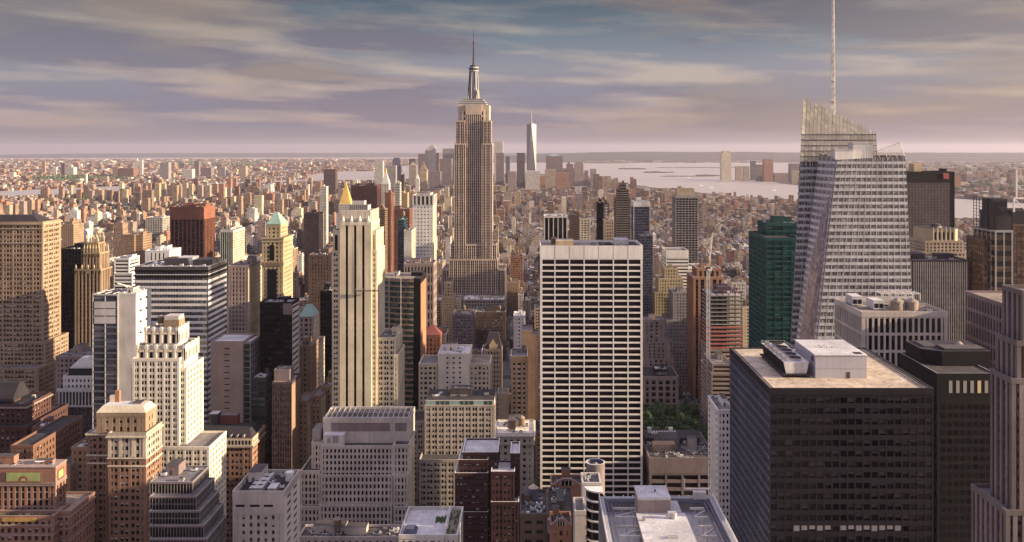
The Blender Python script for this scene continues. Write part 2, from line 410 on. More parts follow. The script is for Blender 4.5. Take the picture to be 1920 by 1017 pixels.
def clutter(T, x0, x1, y0, y1, z, seed, dens=1.0, wall='concrete', tanks=.5, house=True, split=False):
    rd = random.Random(seed); W_, D = x1 - x0, y1 - y0
    if W_ < 5 or D < 5: return
    if house:
        for _ in range(1 + (W_ > 25)):
            w_ = rd.uniform(.18, .38) * W_; d = rd.uniform(.25, .45) * D; h = rd.uniform(2.8, 5.5)
            hx = rd.uniform(x0 + 1, x1 - 1 - w_); hy = rd.uniform(y0 + D * .3, max(y0 + D * .31, y1 - 1 - d)); m = T.add('roof_house')
            m.box(hx, hx + w_, hy, hy + d, z, z + h, wall, 'roof_grey'); m.box(hx - .15, hx + w_ + .15, hy - .15, hy + d + .15, z + h - .35, z + h + .1, wall, 'roof_tar')
            T.add('door', None, m).box(hx + w_ * .3, hx + w_ * .3 + 1, hy - .06, hy, z, z + 2.1, 'grey_dark')
            house = (hx, hy, w_, d, h)
    if rd.random() < tanks: tank(T.add('water_tank'), rd.uniform(x0 + 3, x1 - 3), rd.uniform(y0 + 3, y1 - 3), z + (0), rd.uniform(1.6, 2.4), rd.uniform(3, 4.4), rd.uniform(2, 5))
    pm = T.p('rooftop_fittings')
    for _ in range(int(dens * (2 + W_ * D / 90))):
        x, y = rd.uniform(x0 + .8, x1 - 3.4), rd.uniform(y0 + .8, max(y0 + .9, y1 - 3))
        k = rd.random()
        if split: pm = T.add('cooling_unit' if k < .4 else 'vent_pipe' if k < .6 else 'pipe' if k < .8 else 'roof_hatch')
        if k < .4: acunit(pm, x, y, z, rd.uniform(1.4, 3), rd.uniform(1.2, 2), rd.uniform(1, 2), rd.choice(('silver', 'roof_white', 'grey', 'steel')))
        elif k < .6: pm.cyl(x, y, .35, .35, z, z + rd.uniform(.8, 2), 'steel', 8)
        elif k < .8: pm.bar((x, y, z + .4), (x + rd.uniform(1, 6) if x + 6 < x1 else x, y + (0 if x + 6 < x1 else 2), z + .4), .18, rd.choice(('silver', 'grey_dark')))
        else: pm.box(x, x + rd.uniform(1, 2.6), y, y + rd.uniform(1, 2.4), z, z + rd.uniform(.3, .8), rd.choice(('roof_dark', 'roof_white', 'roof_tan')))

HERO = []      # (xl, xr, ytop, ybot, Y, label, footprint)
FOOT = []
def reg(x0, x1, y0, y1, who): FOOT.append((x0, x1, y0, y1, who))
def H(name, label, Y, tiers, st, sst=None, vb=700, cat='skyscraper', roof='roof_grey', cl=1.0, seed=None, wins=0, cap=1.5, coping=None, short=None, finish=True, tanks=.2, par=1.1):
    """tiers: (xl, xr, ytop, dy, depth, opts) in photo pixels at distance Y+dy"""
    t0 = tiers[0]; cx = (X(t0[0], Y) + X(t0[1], Y)) / 2
    T = Thing(name, label, cat, (cx, Y + t0[4] / 2, 0)); T.winleft = wins
    zprev = 0; T.t = []
    xl = min(t[0] for t in tiers); xr = max(t[1] for t in tiers); yt = min(t[2] for t in tiers)
    for i, t in enumerate(tiers):
        o = t[5] if len(t) > 5 else {}
        yy = Y + t[3]; x0, x1 = X(t[0], yy), X(t[1], yy); z1 = Z(t[2], yy)
        zb = o.get('b', zprev)
        s_ = o.get('st', st); ss = o.get('sst', o.get('st', sst) if 'st' in o else sst)
        block(T, x0, x1, yy, yy + t[4], zb, z1, s_, ss, cap=o.get('cap', cap), roof=o.get('roof', roof), coping=o.get('coping', coping), par=o.get('par', par), proud=o.get('proud', .12))
        if o.get('cl', cl) > 0 and i >= len(tiers) - 1: clutter(T, x0, x1, yy, yy + t[4], z1 - par, (seed or 0) + int(t[0] * 7 + t[2]), o.get('cl', cl) * (1.7 if Y < 620 else 1.2), s_['wall'], tanks, o.get('house', True), split=Y < 900)
        if zb <= .01: reg(x0, x1, yy, yy + t[4], name)
        T.t.append((x0, x1, yy, yy + t[4], z1)); zprev = z1 - par if 'keep' not in o else zprev
        HERO.append((min(t[0], 1000 + (t[0] - 1000) * yy / (yy + t[4])), max(t[1], 1000 + (t[1] - 1000) * yy / (yy + t[4])), t[2], vb, yy, short, T))
    if finish: T.finish()
    return T
# ------------------------------------------------------------ landmark buildings, far ones first
random.seed(5)
# the tall stone skyscraper with the antenna
Y0 = 1290.0
T = Thing('art_deco_skyscraper', 'tallest stone skyscraper with stepped crown, round mast and antenna rising above the horizon', 'skyscraper', (X(887, Y0), Y0 + 25, 0))
T.t = []
es = S('warm_stone', 'glass_brown', pitch=3.0, pier=1.0, floor=3.9, span=1.5, deep=.6, po=0, so=.35, sp='mauve', group=2, mull=.55, pm='warm_pier')
ec = S('warm_stone', 'glass_brown', pitch=3.0, pier=.75, floor=3.9, span=1.3, deep=.7, po=0, so=.5, sp='mauve', pm='warm_pier')
def eb(xl, xr, yt, dy, dep, zb, st=es, **k):
    yy = Y0 + dy; a, b, z1 = X(xl, yy), X(xr, yy), Z(yt, yy); block(T, a, b, yy, yy + dep, zb, z1, st, cap=k.get('cap', 2.2), roof='roof_tan', coping='warm_pier'); return z1
eb(829, 947, 505, 6, 60, 0); eb(842, 933, 486, 1, 68, 0); eb(845, 931, 458, 4, 60, Z(486, Y0 + 1) - 1.1)
zs = Z(486, Y0)
# shaft: two wings with a recessed centre bay
for a, b in ((852, 873), (903, 923)):
    eb(a, b, 269, 3.0, 8, zs)
    eb(a + 2.4, b - 2, 226, 3.4, 8, Z(269, Y0 + 3) - 1)
eb(873.2, 902.8, 197, 6, 6, zs, ec, cap=14)
eb(853, 922.2, 270, 11.2, 44, zs); eb(855.5, 920, 227, 11.5, 42, Z(270, Y0 + 11) - 1)
z2 = eb(859, 917, 197, 8.5, 44, Z(227, Y0 + 11.5) - 1, S('warm_stone', 'glass_brown', pitch=6.2, pier=3.6, floor=9, span=3, deep=.6, pm='warm_pier'), cap=8)
m = T.p('crown')
cxe, cye = X(888, Y0 + 30), Y0 + 30
for hw, za, zb in ((20, z2, z2 + 3.2), (18, z2 + 3.2, z2 + 6.4), (15.5, z2 + 6.4, z2 + 9.4)):
    m.box(cxe - hw, cxe + hw, cye - hw * .85, cye + hw * .85, za, zb, 'silver', 'roof_grey'); m.box(cxe - hw - .3, cxe + hw + .3, cye - hw * .85 - .3, cye + hw * .85 + .3, zb - 1.0, zb - .5, 'grey_dark')
ms = T.p('mast'); zb = z2 + 9.4; zm = Z(124, cye)
ms.cyl(cxe, cye, 7.6, 6.2, zb, zb + 14, 'steel', 16); ms.cyl(cxe, cye, 6.2, 5.4, zb + 14, zm - 8, 'steel', 16)
for i in range(8):
    a = i * .785 + .39; ms.bar((cxe + 8.6 * math.cos(a), cye + 8.6 * math.sin(a), zb), (cxe + 5.9 * math.cos(a), cye + 5.9 * math.sin(a), zm - 9), .65, 'silver' if i % 2 else 'grey_dark')
for k in range(4):
    a = k * 1.571 + .785; ms.bar((cxe + 11 * math.cos(a), cye + 11 * math.sin(a), zb), (cxe + 7.5 * math.cos(a), cye + 7.5 * math.sin(a), zb + 13), .9, 'sand')
for k, (r, q) in enumerate(((7.4, -8), (6.9, -5.4), (7.2, -3.4), (5.6, -1.2))): ms.cyl(cxe, cye, r, r, zm + q, zm + q + 1.6, 'grey_dark' if k % 2 else 'silver', 16)
ms.cyl(cxe, cye, 5.0, 1.4, zm - 2, zm + 3.2, 'grey_dark', 14)
an = T.p('antenna'); zt = Z(52, cye)
an.cyl(cxe, cye, 1.5, 1.3, zm + 3, zm + 14, 'plum', 8); an.cyl(cxe, cye, 1.0, .9, zm + 14, zm + (zt - zm) * .62, 'plum', 8); an.cyl(cxe, cye, .55, .15, zm + (zt - zm) * .62, zt, 'plum', 6)
for q in (.2, .3, .42, .6): an.cyl(cxe, cye, 1.9, 1.9, zm + (zt - zm) * q, zm + (zt - zm) * q + .9, 'grey_dark', 8)
clutter(T, X(842, Y0), X(851, Y0), Y0 + 6, Y0 + 60, Z(486, Y0) - 1, 4, .5, tanks=0, house=False)
T.finish(); reg(X(829, Y0), X(947, Y0), Y0, Y0 + 68, 'esb'); HERO.append((829, 947, 50, 548, Y0, 'the stone skyscraper with the antenna', T)); HERO.append((852, 923, 200, 548, Y0, None, T))

# low blocks at its foot
H('office_building', 'wide block with a bright white roof at the foot of the stone skyscraper with antenna', 1195, [(868, 946, 562, 0, 40, {'roof': 'roof_white'})], S('grey', 'glass_dark', pitch=3.6, pier=1.6, floor=4, span=1.7), vb=600, cl=1.6, tanks=1)
H('office_building', 'narrow cream building with banded crown left of the wide white-roofed block', 1130, [(828, 851, 556, 0, 30), (833, 849, 530, 6, 14)], S('sand', 'glass', pitch=3.4, pier=1.6, floor=3.6, span=1.6), vb=610, cl=1, tanks=1)
H('office_building', 'dark brown loft block with white cornice in front of the wide white-roofed block', 1100, [(892, 948, 585, 0, 34)], S('brown', 'glass_blind', pitch=3.4, pier=1.5, floor=3.8, span=1.7), vb=640, cl=2, tanks=1, roof='roof_tar', coping='offwhite')
H('office_building', 'grey loft block with rooftop tanks left of the dark brown loft block', 1060, [(848, 888, 590, 0, 34)], S('mauve', 'glass_blind', pitch=3.2, pier=1.4, floor=3.8, span=1.7), vb=640, cl=2, tanks=1, roof='roof_dark')
# far tall tapering glass tower with spire
def far_z(py, Y): return Z(py, Y) - 0
Yw = 6000.0; T = Thing('glass_skyscraper', 'far silvery tapering glass tower with a needle spire catching the sun', 'skyscraper', (X(996.5, Yw), Yw + 31, -3))
xc, yc = X(996.5, Yw), Yw + 31; h = 32; zt = Z(233, Yw); m = T.p('facade')
m.box(xc - h, xc + h, yc - h, yc + h, -3, 55, 'glass_pale')
A = [(xc - h, yc - h, 55), (xc + h, yc - h, 55), (xc + h, yc + h, 55), (xc - h, yc + h, 55)]
B = [(xc, yc - h, zt), (xc + h, yc, zt), (xc, yc + h, zt), (xc - h, yc, zt)]
for i in range(4):
    j = (i + 1) % 4; m.face([A[i], A[j], B[i]], 'glass_mirror', [(0, 0), (1, 0), (.5, 1)]); m.face([A[j], B[j], B[i]], 'glass_mirror', [(2, 0), (3, 1), (2, 1)])
m.cap(B, 'roof_grey'); T.p('spire').cyl(xc, yc, 16, 16, zt, zt + 6, 'silver', 16); T.p('spire').cyl(xc, yc, 5, 1.6, zt + 6, Z(206, Yw), 'steel', 8)
T.finish(); HERO.append((985, 1008, 205, 322, Yw, 'the far tapering glass tower', T))

def plain(name, label, Y, boxes, cat='skyscraper', grp=None, dep=None):
    """far towers a few pixels wide: boxes (xl, xr, ytop, colour[, style])"""
    b0 = boxes[0]; dr = Y * Y / 1.48e7
    o = MB(); cx = X((b0[0] + b0[1]) / 2, Y)
    T = Thing(name, label, cat, (cx, Y, -dr), grp)
    k = 0
    for b in boxes:
        x0, x1, z1 = X(b[0], Y), X(b[1], Y), Z(b[2], Y); d = dep or max(18, (x1 - x0) * .8); y0 = Y + k * 3
        z0 = -dr - 2 if k == 0 or (len(b) > 4 and b[4] == 'g') else zl
        m = T.p('facade') if k == 0 else T.p('upper_storeys'); cc = WALLS[b[3]]
        if len(b) > 4 and b[4] == 'pyr': T.p('roof').hip(x0, x1, y0, y0 + d, z0, z1, (x0 + x1) / 2 - .5, (x0 + x1) / 2 + .5, y0 + d / 2 - .5, y0 + d / 2 + .5, b[3])
        elif len(b) > 4 and b[4] == 'dome': T.p('roof').cyl((x0 + x1) / 2, y0 + d / 2, (x1 - x0) / 2, (x1 - x0) * .2, z0, z1, b[3], 12)
        else:
            cbox(m, x0, x1, y0, y0 + d, z0, z1, cc, 3.2, 3.6); zl = z1
            T.p('parapet').box(x0 - .3, x1 + .3, y0 - .3, y0 + d + .3, z1 - 2.5, z1 + .2, b[3])
        k += 1
    T.finish(); HERO.append((min(b[0] for b in boxes), max(b[1] for b in boxes), min(b[2] for b in boxes), Z2(0, Y), Y, None, T)); reg(X(b0[0], Y), X(b0[1], Y), Y, Y + (dep or 30), name)
    return T
def Z2(z, Y): return PY - F * (z - CZ) / Y
def cbox(m, x0, x1, y0, y1, z0, z1, col, bay=3.2, fl=3.6, roofc=None, ph=0):
    nu, nv = max(1, round((x1 - x0) / bay)), max(1, round((z1 - z0) / fl)); nd = max(1, round((y1 - y0) / bay)); r = random.randint(0, 999)
    def q(a, b, n): m.face([(*a, z0), (*b, z0), (*b, z1), (*a, z1)], 'city', [(r, 0), (r + n, 0), (r + n, nv), (r, nv)], col)
    q((x0, y0), (x1, y0), nu); q((x1, y0), (x1, y1), nd); q((x1, y1), (x0, y1), nu); q((x0, y1), (x0, y0), nd)
    m.face([(x0, y0, z1), (x1, y0, z1), (x1, y1, z1), (x0, y1, z1)], 'city', None, roofc or col)

# lower Manhattan cluster
LM = 'far downtown skyscraper cluster'
for a in (
    ('dark blue eight-sided far tower just before the bay', 7000, [(736, 751, 299, 'bluegrey'), (738, 749, 296, 'bluegrey')]),
    ('slim white far tower beside the grey inlet water', 5200, [(702, 718, 302, 'offwhite')]),
    ('low wide pale grey far block beside the slim white tower', 5600, [(722, 742, 311, 'grey')]),
    ('small black far tower behind the tan pyramid-topped pair', 7200, [(767, 779, 298, 'grey_dark')]),
    ('tan far tower with pointed top under the small black one', 6300, [(767, 780, 310, 'sand'), (769, 778, 303, 'sand', 'pyr')]),
    ('purple-brown square far tower at the head of the downtown cluster', 6900, [(784, 797, 289, 'mauve')]),
    ('tan far tower with tall pointed cap in front of the silver one', 6200, [(786, 801, 318, 'sand'), (788, 799, 303, 'tan', 'pyr')]),
    ('narrow dark far tower with needle top beside the silver one', 6800, [(797, 804, 283, 'mauve'), (798, 802, 277, 'mauve', 'pyr')]),
    ('tall silvery far tower with rippled bays, highest left of the antenna skyscraper', 6100, [(803, 816, 275, 'offwhite'), (806, 813, 273, 'offwhite')]),
    ('brown stepped far tower tucked behind the silvery one', 6700, [(815, 823, 287, 'brown')]),
    ('broad pale grey slab directly behind the antenna skyscraper', 7000, [(830, 852, 279, 'grey')]),
    ('grey far tower with darker cap in front of the broad pale slab', 6300, [(824, 847, 298, 'mauve')]),
    ('bright-topped far slab peeking past the antenna skyscraper', 6900, [(927, 943, 265, 'offwhite')]),
    ('purple-grey far slab below the bright-topped one', 6300, [(930, 945, 287, 'mauve')]),
    ('small blue-grey far tower near the purple slab', 6600, [(948, 956, 294, 'bluegrey')]),
    ('dark grey flat-topped far tower touching the tapering glass one', 5900, [(969, 984, 287, 'plum')]),
    ('low pale wedge-roofed far block below the tapering glass tower', 5700, [(985, 1012, 321, 'offwhite')]),
    ('broad far tower with hipped green top and sunlit flank', 6300, [(1024, 1055, 293, 'mauve'), (1028, 1050, 289, 'copper', 'pyr')]),
    ('cream far block in front of the hipped green top', 5900, [(1022, 1042, 318, 'sand')]),
    ('pink twin far block with flat roof near the river', 5700, [(1043, 1068, 324, 'brick_orange')]),
    ('grey-brown domed far tower beside the pink sunlit one', 6200, [(1062, 1075, 308, 'mauve'), (1063, 1074, 304, 'mauve', 'dome')]),
    ('pinkish sunlit far tower with flat top', 6100, [(1077, 1094, 307, 'pinkstone'), (1079, 1092, 304, 'pinkstone')]),
    ('small brown far block with a curved top by the bay', 6100, [(1096, 1103, 320, 'mauve')]),
    ('tan far tower standing last before the open river', 5800, [(1107, 1118, 317, 'pinkstone')]),
    ('low brown far block at the river bank', 5600, [(1113, 1124, 327, 'brown')]),
    ('tiny white far tower with pointed spire', 5300, [(779, 786, 335, 'white'), (780, 785, 325, 'white', 'pyr')]),
    ('yellowish paired far towers left of the antenna skyscraper', 5400, [(788, 800, 322, 'goldstone')]),
    ('dark brick bulk standing alone before the inlet', 5000, [(607, 629, 318, 'maroon')]),
    ('low grey far block filling the gap behind the silver tower', 5800, [(806, 826, 322, 'mauve')]),
    ('rose far block left of the tapering glass tower', 5400, [(952, 968, 322, 'pinkstone')]),
): plain('far_skyscraper', a[0], a[1], a[2], grp=LM)
# across the river
JC = 'towers across the river'
for a in (
    ('tall cream tower with rounded top standing alone across the river', 7400, [(1353, 1371, 289, 'cream'), (1355, 1369, 283, 'cream')]),
    ('slim sand tower across the river, nearest the cream one', 7300, [(1380, 1391, 312, 'sand')]),
    ('second slim sand tower across the river', 7200, [(1394, 1405, 312, 'sand')]),
    ('dark grey tower across the river beside the slim pair', 7400, [(1408, 1417, 302, 'bluegrey')]),
    ('broad brown slab across the river', 7100, [(1419, 1434, 309, 'mauve')]),
    ('rust-coloured tower across the river', 7000, [(1433, 1450, 299, 'brick_orange')]),
    ('dark low tower across the river touching the flared glass tower', 6900, [(1482, 1500, 307, 'mauve')]),
    ('sunlit orange tower across the river touching the flared glass tower', 6600, [(1485, 1500, 321, 'sand')]),
    ('pale low slab at the far river bank', 7000, [(1452, 1480, 325, 'pinkstone')]),
    ('orange apartment tower far behind the dark slab with the red sign', 5500, [(1790, 1802, 330, 'brick_orange')]),
): plain('riverside_tower', a[0], a[1], a[2], cat='tower', grp=JC)
# Brooklyn and the east side far away
BK = 'scattered towers on the far plain'
for i, a in enumerate((
    ('pair-mate slim white tower on the far plain', 9000, [(252, 257, 298, 'white')]), ('slim white tower next to its slightly taller mate', 9000, [(262, 267, 300, 'white')]),
    ('low red block on the far plain below the white pair', 8200, [(222, 250, 316, 'brick_red')]), ('tan block on the far plain beside the red one', 8200, [(211, 221, 314, 'tan')]),
    ('thin tan spire on the far plain', 9000, [(79, 84, 302, 'tan')]), ('stepped white tower on the far plain', 8600, [(122, 138, 314, 'offwhite'), (126, 134, 310, 'offwhite')]),
    ('small white block beside the dark far tower', 8600, [(100, 106, 314, 'white')]), ('small dark far tower', 8700, [(115, 121, 306, 'plum')]),
    ('pale square-framed block on the far plain', 7800, [(341, 360, 318, 'offwhite')]), ('purple tower on the far plain', 8600, [(364, 373, 303, 'mauve')]),
    ('wide purple-brown block on the far plain', 8400, [(376, 396, 315, 'mauve')]), ('grey-green tower on the far plain', 8200, [(408, 422, 314, 'grey')]),
    ('pale tower toward the inlet', 8200, [(448, 461, 312, 'sand')]), ('cream low block on the far plain', 7600, [(300, 316, 305, 'grey')]),
    ('first of two pale power-station chimneys', 6500, [(159, 162, 326, 'white')]),
)): plain('far_tower', a[0], a[1], a[2], cat='tower', grp=BK)
rd = random.Random(77)      # brick housing towers in clusters
k = 0
names = ('pale tan', 'rose brick', 'sand coloured', 'yellowish', 'brown brick', 'pinkish')
hs = [(x, y) for x, y in ((8, 385), (20, 383), (150, 392), (110, 354), (143, 356), (158, 355), (166, 358), (174, 356), (183, 357), (192, 356), (201, 357), (213, 360), (228, 356),
      (268, 372), (290, 345), (300, 345), (322, 348), (343, 343), (352, 345), (370, 348), (384, 348), (398, 345), (415, 372), (432, 369), (445, 368), (4, 378), (36, 378), (50, 376), (62, 375), (80, 352), (410, 345), (425, 352), (440, 350), (365, 380), (380, 377))]
hs.sort(); hc = {}; HO = ['first ', 'second ', 'third ', 'fourth ', 'fifth ', 'sixth ', 'seventh ', 'eighth ', 'ninth ', 'tenth ', 'eleventh ', 'twelfth ', 'thirteenth ']
for x, y in hs:
    Yb = 4700 + rd.uniform(-500, 400) if y < 365 else 3500 + rd.uniform(-300, 300)
    Yb = min(Yb, 1680 * (260 - 45) / max(1, (y - 278)) * .98) if Z(y, Yb) < 45 else Yb
    w_ = rd.uniform(7, 10); cc = rd.choice(('tan', 'brick_orange', 'sand', 'goldstone', 'brick_tan', 'pinkstone'))
    lab = {'tan': 'pale tan', 'brick_orange': 'orange brick', 'sand': 'sand coloured', 'goldstone': 'yellowish', 'brick_tan': 'brown brick', 'pinkstone': 'pinkish'}[cc]
    hc[lab] = hc.get(lab, 0); plain('housing_tower', '%s%s housing tower of the far estates, counted from the picture edge' % (HO[hc.setdefault(lab, 0)], lab), Yb, [(x, x + w_, y, cc)], cat='apartment tower', grp='far housing estate towers', dep=22); hc[lab] += 1

# ---------------- middle distance landmarks
def mini(px0, px1, pt, Y, wall, glass='glass', label='', name='office_building', dep=30, vb=500, **k):
    st = S(wall, glass, **{q: k.pop(q) for q in list(k) if q in ('pitch', 'pier', 'floor', 'span', 'deep', 'po', 'so', 'sp', 'group', 'mull', 'pm', 'corner')})
    return H(name, label, Y, [(px0, px1, pt, 0, dep)], st, k.pop('sst', None), vb, **k)
H('office_tower', 'orange-brown tower of tall vertical piers with dark glass between, behind the wide striped block', 1400, [(319, 382, 388, 0, 50)],
  S('orange', 'glass_dark', pitch=6.6, pier=1.5, floor=3.9, span=1.0, deep=1.2, so=1.0, sp='maroon'), vb=485, cap=20, roof='roof_dark', short='the orange ribbed tower', tanks=0)
H('office_tower', 'small dark teal tower with white vertical ribs, right of the orange ribbed tower', 1250, [(413, 437, 432, 0, 50)],
  S('offwhite', 'glass_teal', pitch=2.9, pier=.5, floor=3.6, span=0, deep=.5, pm='offwhite'), S('cream', pitch=4, pier=1.2, floor=3.4, span=1.6), vb=495, cap=3, short='the teal ribbed tower')
T = H('clock_tower', 'slender white tower with tall pointed roof and gilded lantern', 2050, [(715, 729, 345, 0, 24)], S('offwhite', pitch=5, pier=2.5, floor=4, span=2), vb=362, cl=0, finish=False)
x0, x1, y0, y1, z1 = T.t[0]; T.p('spire').hip(x0, x1, y0, y1, z1, Z(326, 2050), x0 + 6, x1 - 6, y0 + 9, y1 - 9, 'offwhite'); T.p('spire').cyl((x0 + x1) / 2, (y0 + y1) / 2, 2.6, 2.2, Z(326, 2050), Z(320, 2050), 'gold', 8); T.p('spire').cyl((x0 + x1) / 2, (y0 + y1) / 2, 2.6, .1, Z(320, 2050), Z(314, 2050), 'gold', 8, cap=False); T.finish()
T = H('gilded_roof_tower', 'stone tower with a steep gilded pyramid roof glowing in the sun', 1890, [(630, 663, 400, 0, 40), (635, 658, 383, 3, 26)], S('offwhite', pitch=4, pier=2, floor=4, span=1.8), vb=420, cl=0, short='the gilded pyramid roof', finish=False)
x0, x1, y0, y1, z1 = T.t[1]; T.p('gilded_roof').hip(x0 + .5, x1 - .5, y0 + .5, y1 - .5, z1, Z(346, 1890), (x0 + x1) / 2 - 1, (x0 + x1) / 2 + 1, (y0 + y1) / 2 - 1, (y0 + y1) / 2 + 1, 'gold'); T.p('finial').cyl((x0 + x1) / 2, (y0 + y1) / 2, 1.2, .1, Z(346, 1890), Z(340, 1890), 'gold', 8, cap=False); T.finish()
mini(658, 707, 348, 2000, 'maroon', 'glass_brown', 'broad dark maroon slab behind the cream black-striped tower', 'office_tower', 60, 400, pitch=4, pier=1.2, floor=4, span=2, cap=8, short='the dark maroon slab')
mini(740, 750, 343, 1850, 'offwhite', 'glass', 'slim white-banded tower between the far towers and the white grid tower', 'apartment_tower', 20, 400, pitch=20, pier=1, floor=3.4, span=1.6)
mini(748, 764, 362, 1900, 'goldstone', 'glass', 'yellow stone tower behind the teal glass building', 'apartment_tower', 25, 400)
mini(752, 757, 328, 2300, 'grey_dark', 'glass_dark', 'thin dark far tower above the yellow stone tower', 'apartment_tower', 20, 360)
mini(711, 722, 392, 1380, 'brick_tan', 'glass_dark', 'dark balcony-banded tower left of the red-brown pier', 'apartment_tower', 24, 490, pitch=20, pier=.8, floor=3.2, span=1.3)
mini(722, 733, 362, 1412, 'brick_red', 'glass_brown', 'narrow red-brown tower rising like a pier beside the cream tower', 'apartment_tower', 30, 490, pitch=6, pier=4.5, floor=40, span=0, short='the narrow red-brown tower')
mini(736, 768, 392, 1500, 'brick_red', 'glass', 'red-brown brick block behind the teal glass building', 'apartment_block', 40, 480, pitch=3.4, pier=1.6)
T = H('office_tower', 'white grid-faced tower with columned crown and sunlit flank, left of the antenna skyscraper', 1150, [(774, 812, 384, 0, 40), (773, 813, 366, -.5, 41, {'st': S('offwhite', 'glass_brown', pitch=5.4, pier=2.2, floor=14, span=0, deep=1.2), 'cap': 1.5})],
  S('white', 'glass', pitch=4.4, pier=2.2, floor=4.6, span=3.4, deep=.5, sp='white'), S('cream', pitch=4, pier=2.4, floor=4, span=2.2), vb=490, short='the white grid tower')
mini(746, 757, 412, 1090, 'teal_panel', 'glass_blue', 'narrow pale teal glass building beside a blank white wall', 'office_tower', 30, 520, pitch=2, pier=.25, floor=3.4, span=.9, sp='bluegrey')
mini(757.4, 772, 432, 1080, 'offwhite', 'glass', 'blank-walled white tower beside the white grid tower', 'office_tower', 34, 500, sst=S('cream', pitch=3, pier=1.4, floor=3.4, span=1.6), pitch=30, pier=29, floor=100, span=99)
mini(570, 598, 400, 1350, 'brown', 'glass_blue', 'dark stepped brick tower with pale lower bays, right of the green-roofed yellow tower', 'apartment_tower', 30, 490, pitch=3, pier=1, sst=S('sand', pitch=4, pier=2))
mini(600, 612, 350, 2100, 'offwhite', 'glass', 'white tapering apartment tower on the far left of the gilded roof', 'apartment_tower', 20, 400)
mini(1020, 1064, 406, 950, 'offwhite', 'glass_black', 'dark tower with bold white vertical ribs above the white gridded slab', 'office_tower', 35, 450, pitch=4.8, pier=.9, floor=40, span=0, deep=.9, roof='roof_white', short='the white-ribbed dark tower')
mini(1069, 1088, 403, 1300, 'brown', 'glass_brown', 'brown brick tower right of the white-ribbed dark tower', 'apartment_tower', 30, 450, pitch=3, pier=1.3)
mini(1088, 1107, 410, 1200, 'cream', 'glass', 'cream tower with balcony bands beside the brown brick tower', 'apartment_tower', 25, 450, pitch=5, pier=1.4, floor=3.2, span=1.5)
mini(1121, 1131, 380, 1100, 'black', 'glass_black', 'thin black tower above the white gridded slab', 'apartment_tower', 25, 448, pitch=3, pier=.4, floor=3.2, span=.6)
mini(1131.5, 1142, 382, 1110, 'plum', 'glass', 'narrow tower with white frames beside the thin black one', 'apartment_tower', 25, 420, pitch=3.4, pier=.8, pm='offwhite', sp='offwhite')
mini(1133, 1151, 413, 1000, 'sand', 'glass', 'sand stone tower with rounded top just above the white gridded slab', 'apartment_tower', 20, 448)
T = H('apartment_tower', 'dark slender tower with balconies and stepped top, tallest beside the bay water', 1200, [(1155, 1182, 372, 0, 28), (1158, 1179, 355, 3, 20), (1162, 1174, 344, 6, 12)],
  S('brown', 'glass_dark', pitch=3.5, pier=.7, floor=3.1, span=1.0, deep=.8, sp='grey'), vb=448, cl=.3, short='the dark stepped slender tower')
mini(1188, 1219, 378, 1020, 'roof_white', 'glass_blue', 'grey-blue glass tower with plain white top', 'apartment_tower', 26, 442, pitch=2.2, pier=.3, floor=3.1, span=.9, sp='bluegrey', pm='bluegrey', cap=6, short='the white-topped glass tower')
mini(1200, 1224, 441, 1000, 'bluegrey', 'glass_blue', 'low dark blue glass tower below the white-topped one', 'apartment_tower', 16, 508, pitch=2.2, pier=.3, floor=3.1, span=.8)
T = H('apartment_tower', 'tall dark glass tower with thin white floor lines and pale crown, right of centre', 1150, [(1267, 1309, 366, 0, 30, {'cap': 4}), (1269, 1302, 354, 8, 16, {'st': S('sand', pitch=40, pier=38, floor=30, span=29)})],
  S('grey', 'glass_dark', pitch=4.2, pier=.5, floor=3.1, span=.8, deep=.7, sp='grey'), vb=500, short='the tall dark glass tower')
H('office_building', 'white horizontally striped office block with blank grey top band', 1085, [(1249, 1291, 470, 0, 34, {'cap': 9}), (1288, 1320, 500, 6, 30, {'b': 0, 'cap': 2})],
  S('white', 'glass', pitch=30, pier=.6, floor=4, span=2.2, deep=.5), vb=545, short='the white striped block', coping='white')
T = H('stepped_office_tower', 'cream stepped stone tower with plain box top', 1030, [(1224, 1292, 590, 0, 50), (1228, 1287, 548, 3, 40), (1235, 1281, 522, 6, 30), (1246, 1272, 503, 9, 20)],
  S('goldstone', 'glass', pitch=3.2, pier=1.6, floor=3.5, span=1.8), vb=700, cl=.3, short='the cream stepped tower')
H('stepped_office_tower', 'grey stone tower stepping down on one flank, in front of the cream stepped tower', 985, [(1245, 1301, 640, 0, 38), (1250, 1301, 600, 2, 36), (1262, 1301, 548, 4, 32)],
  S('grey', 'glass_blind', pitch=3.2, pier=1.7, floor=3.5, span=1.9), vb=700, cl=.6)
H('stepped_office_tower', 'pale pinkish building with tall blank piers and stepped shoulder next to the white gridded slab', 925, [(1206, 1264, 672, 0, 28), (1206, 1256, 640, 1, 24), (1207, 1246, 600, 2, 20)],
  S('pinkstone', 'glass', pitch=5, pier=3, floor=3.6, span=1.2, deep=.5), vb=690, cl=.6, short='the pale pinkish building')
# brown brick tower by the park
T = H('brick_tower', 'brown brick tower with dark window strips and white roof edges behind the crane mast', 930, [(1300, 1357, 519, 0, 40), (1307, 1352, 503, 3, 30)],
  S('brick_orange', 'glass_dark', pitch=6.2, pier=2.6, floor=3.3, span=.7, deep=.9, so=.7, sp='brown'), vb=745, coping='white', cap=3, short='the brown brick tower by the crane')
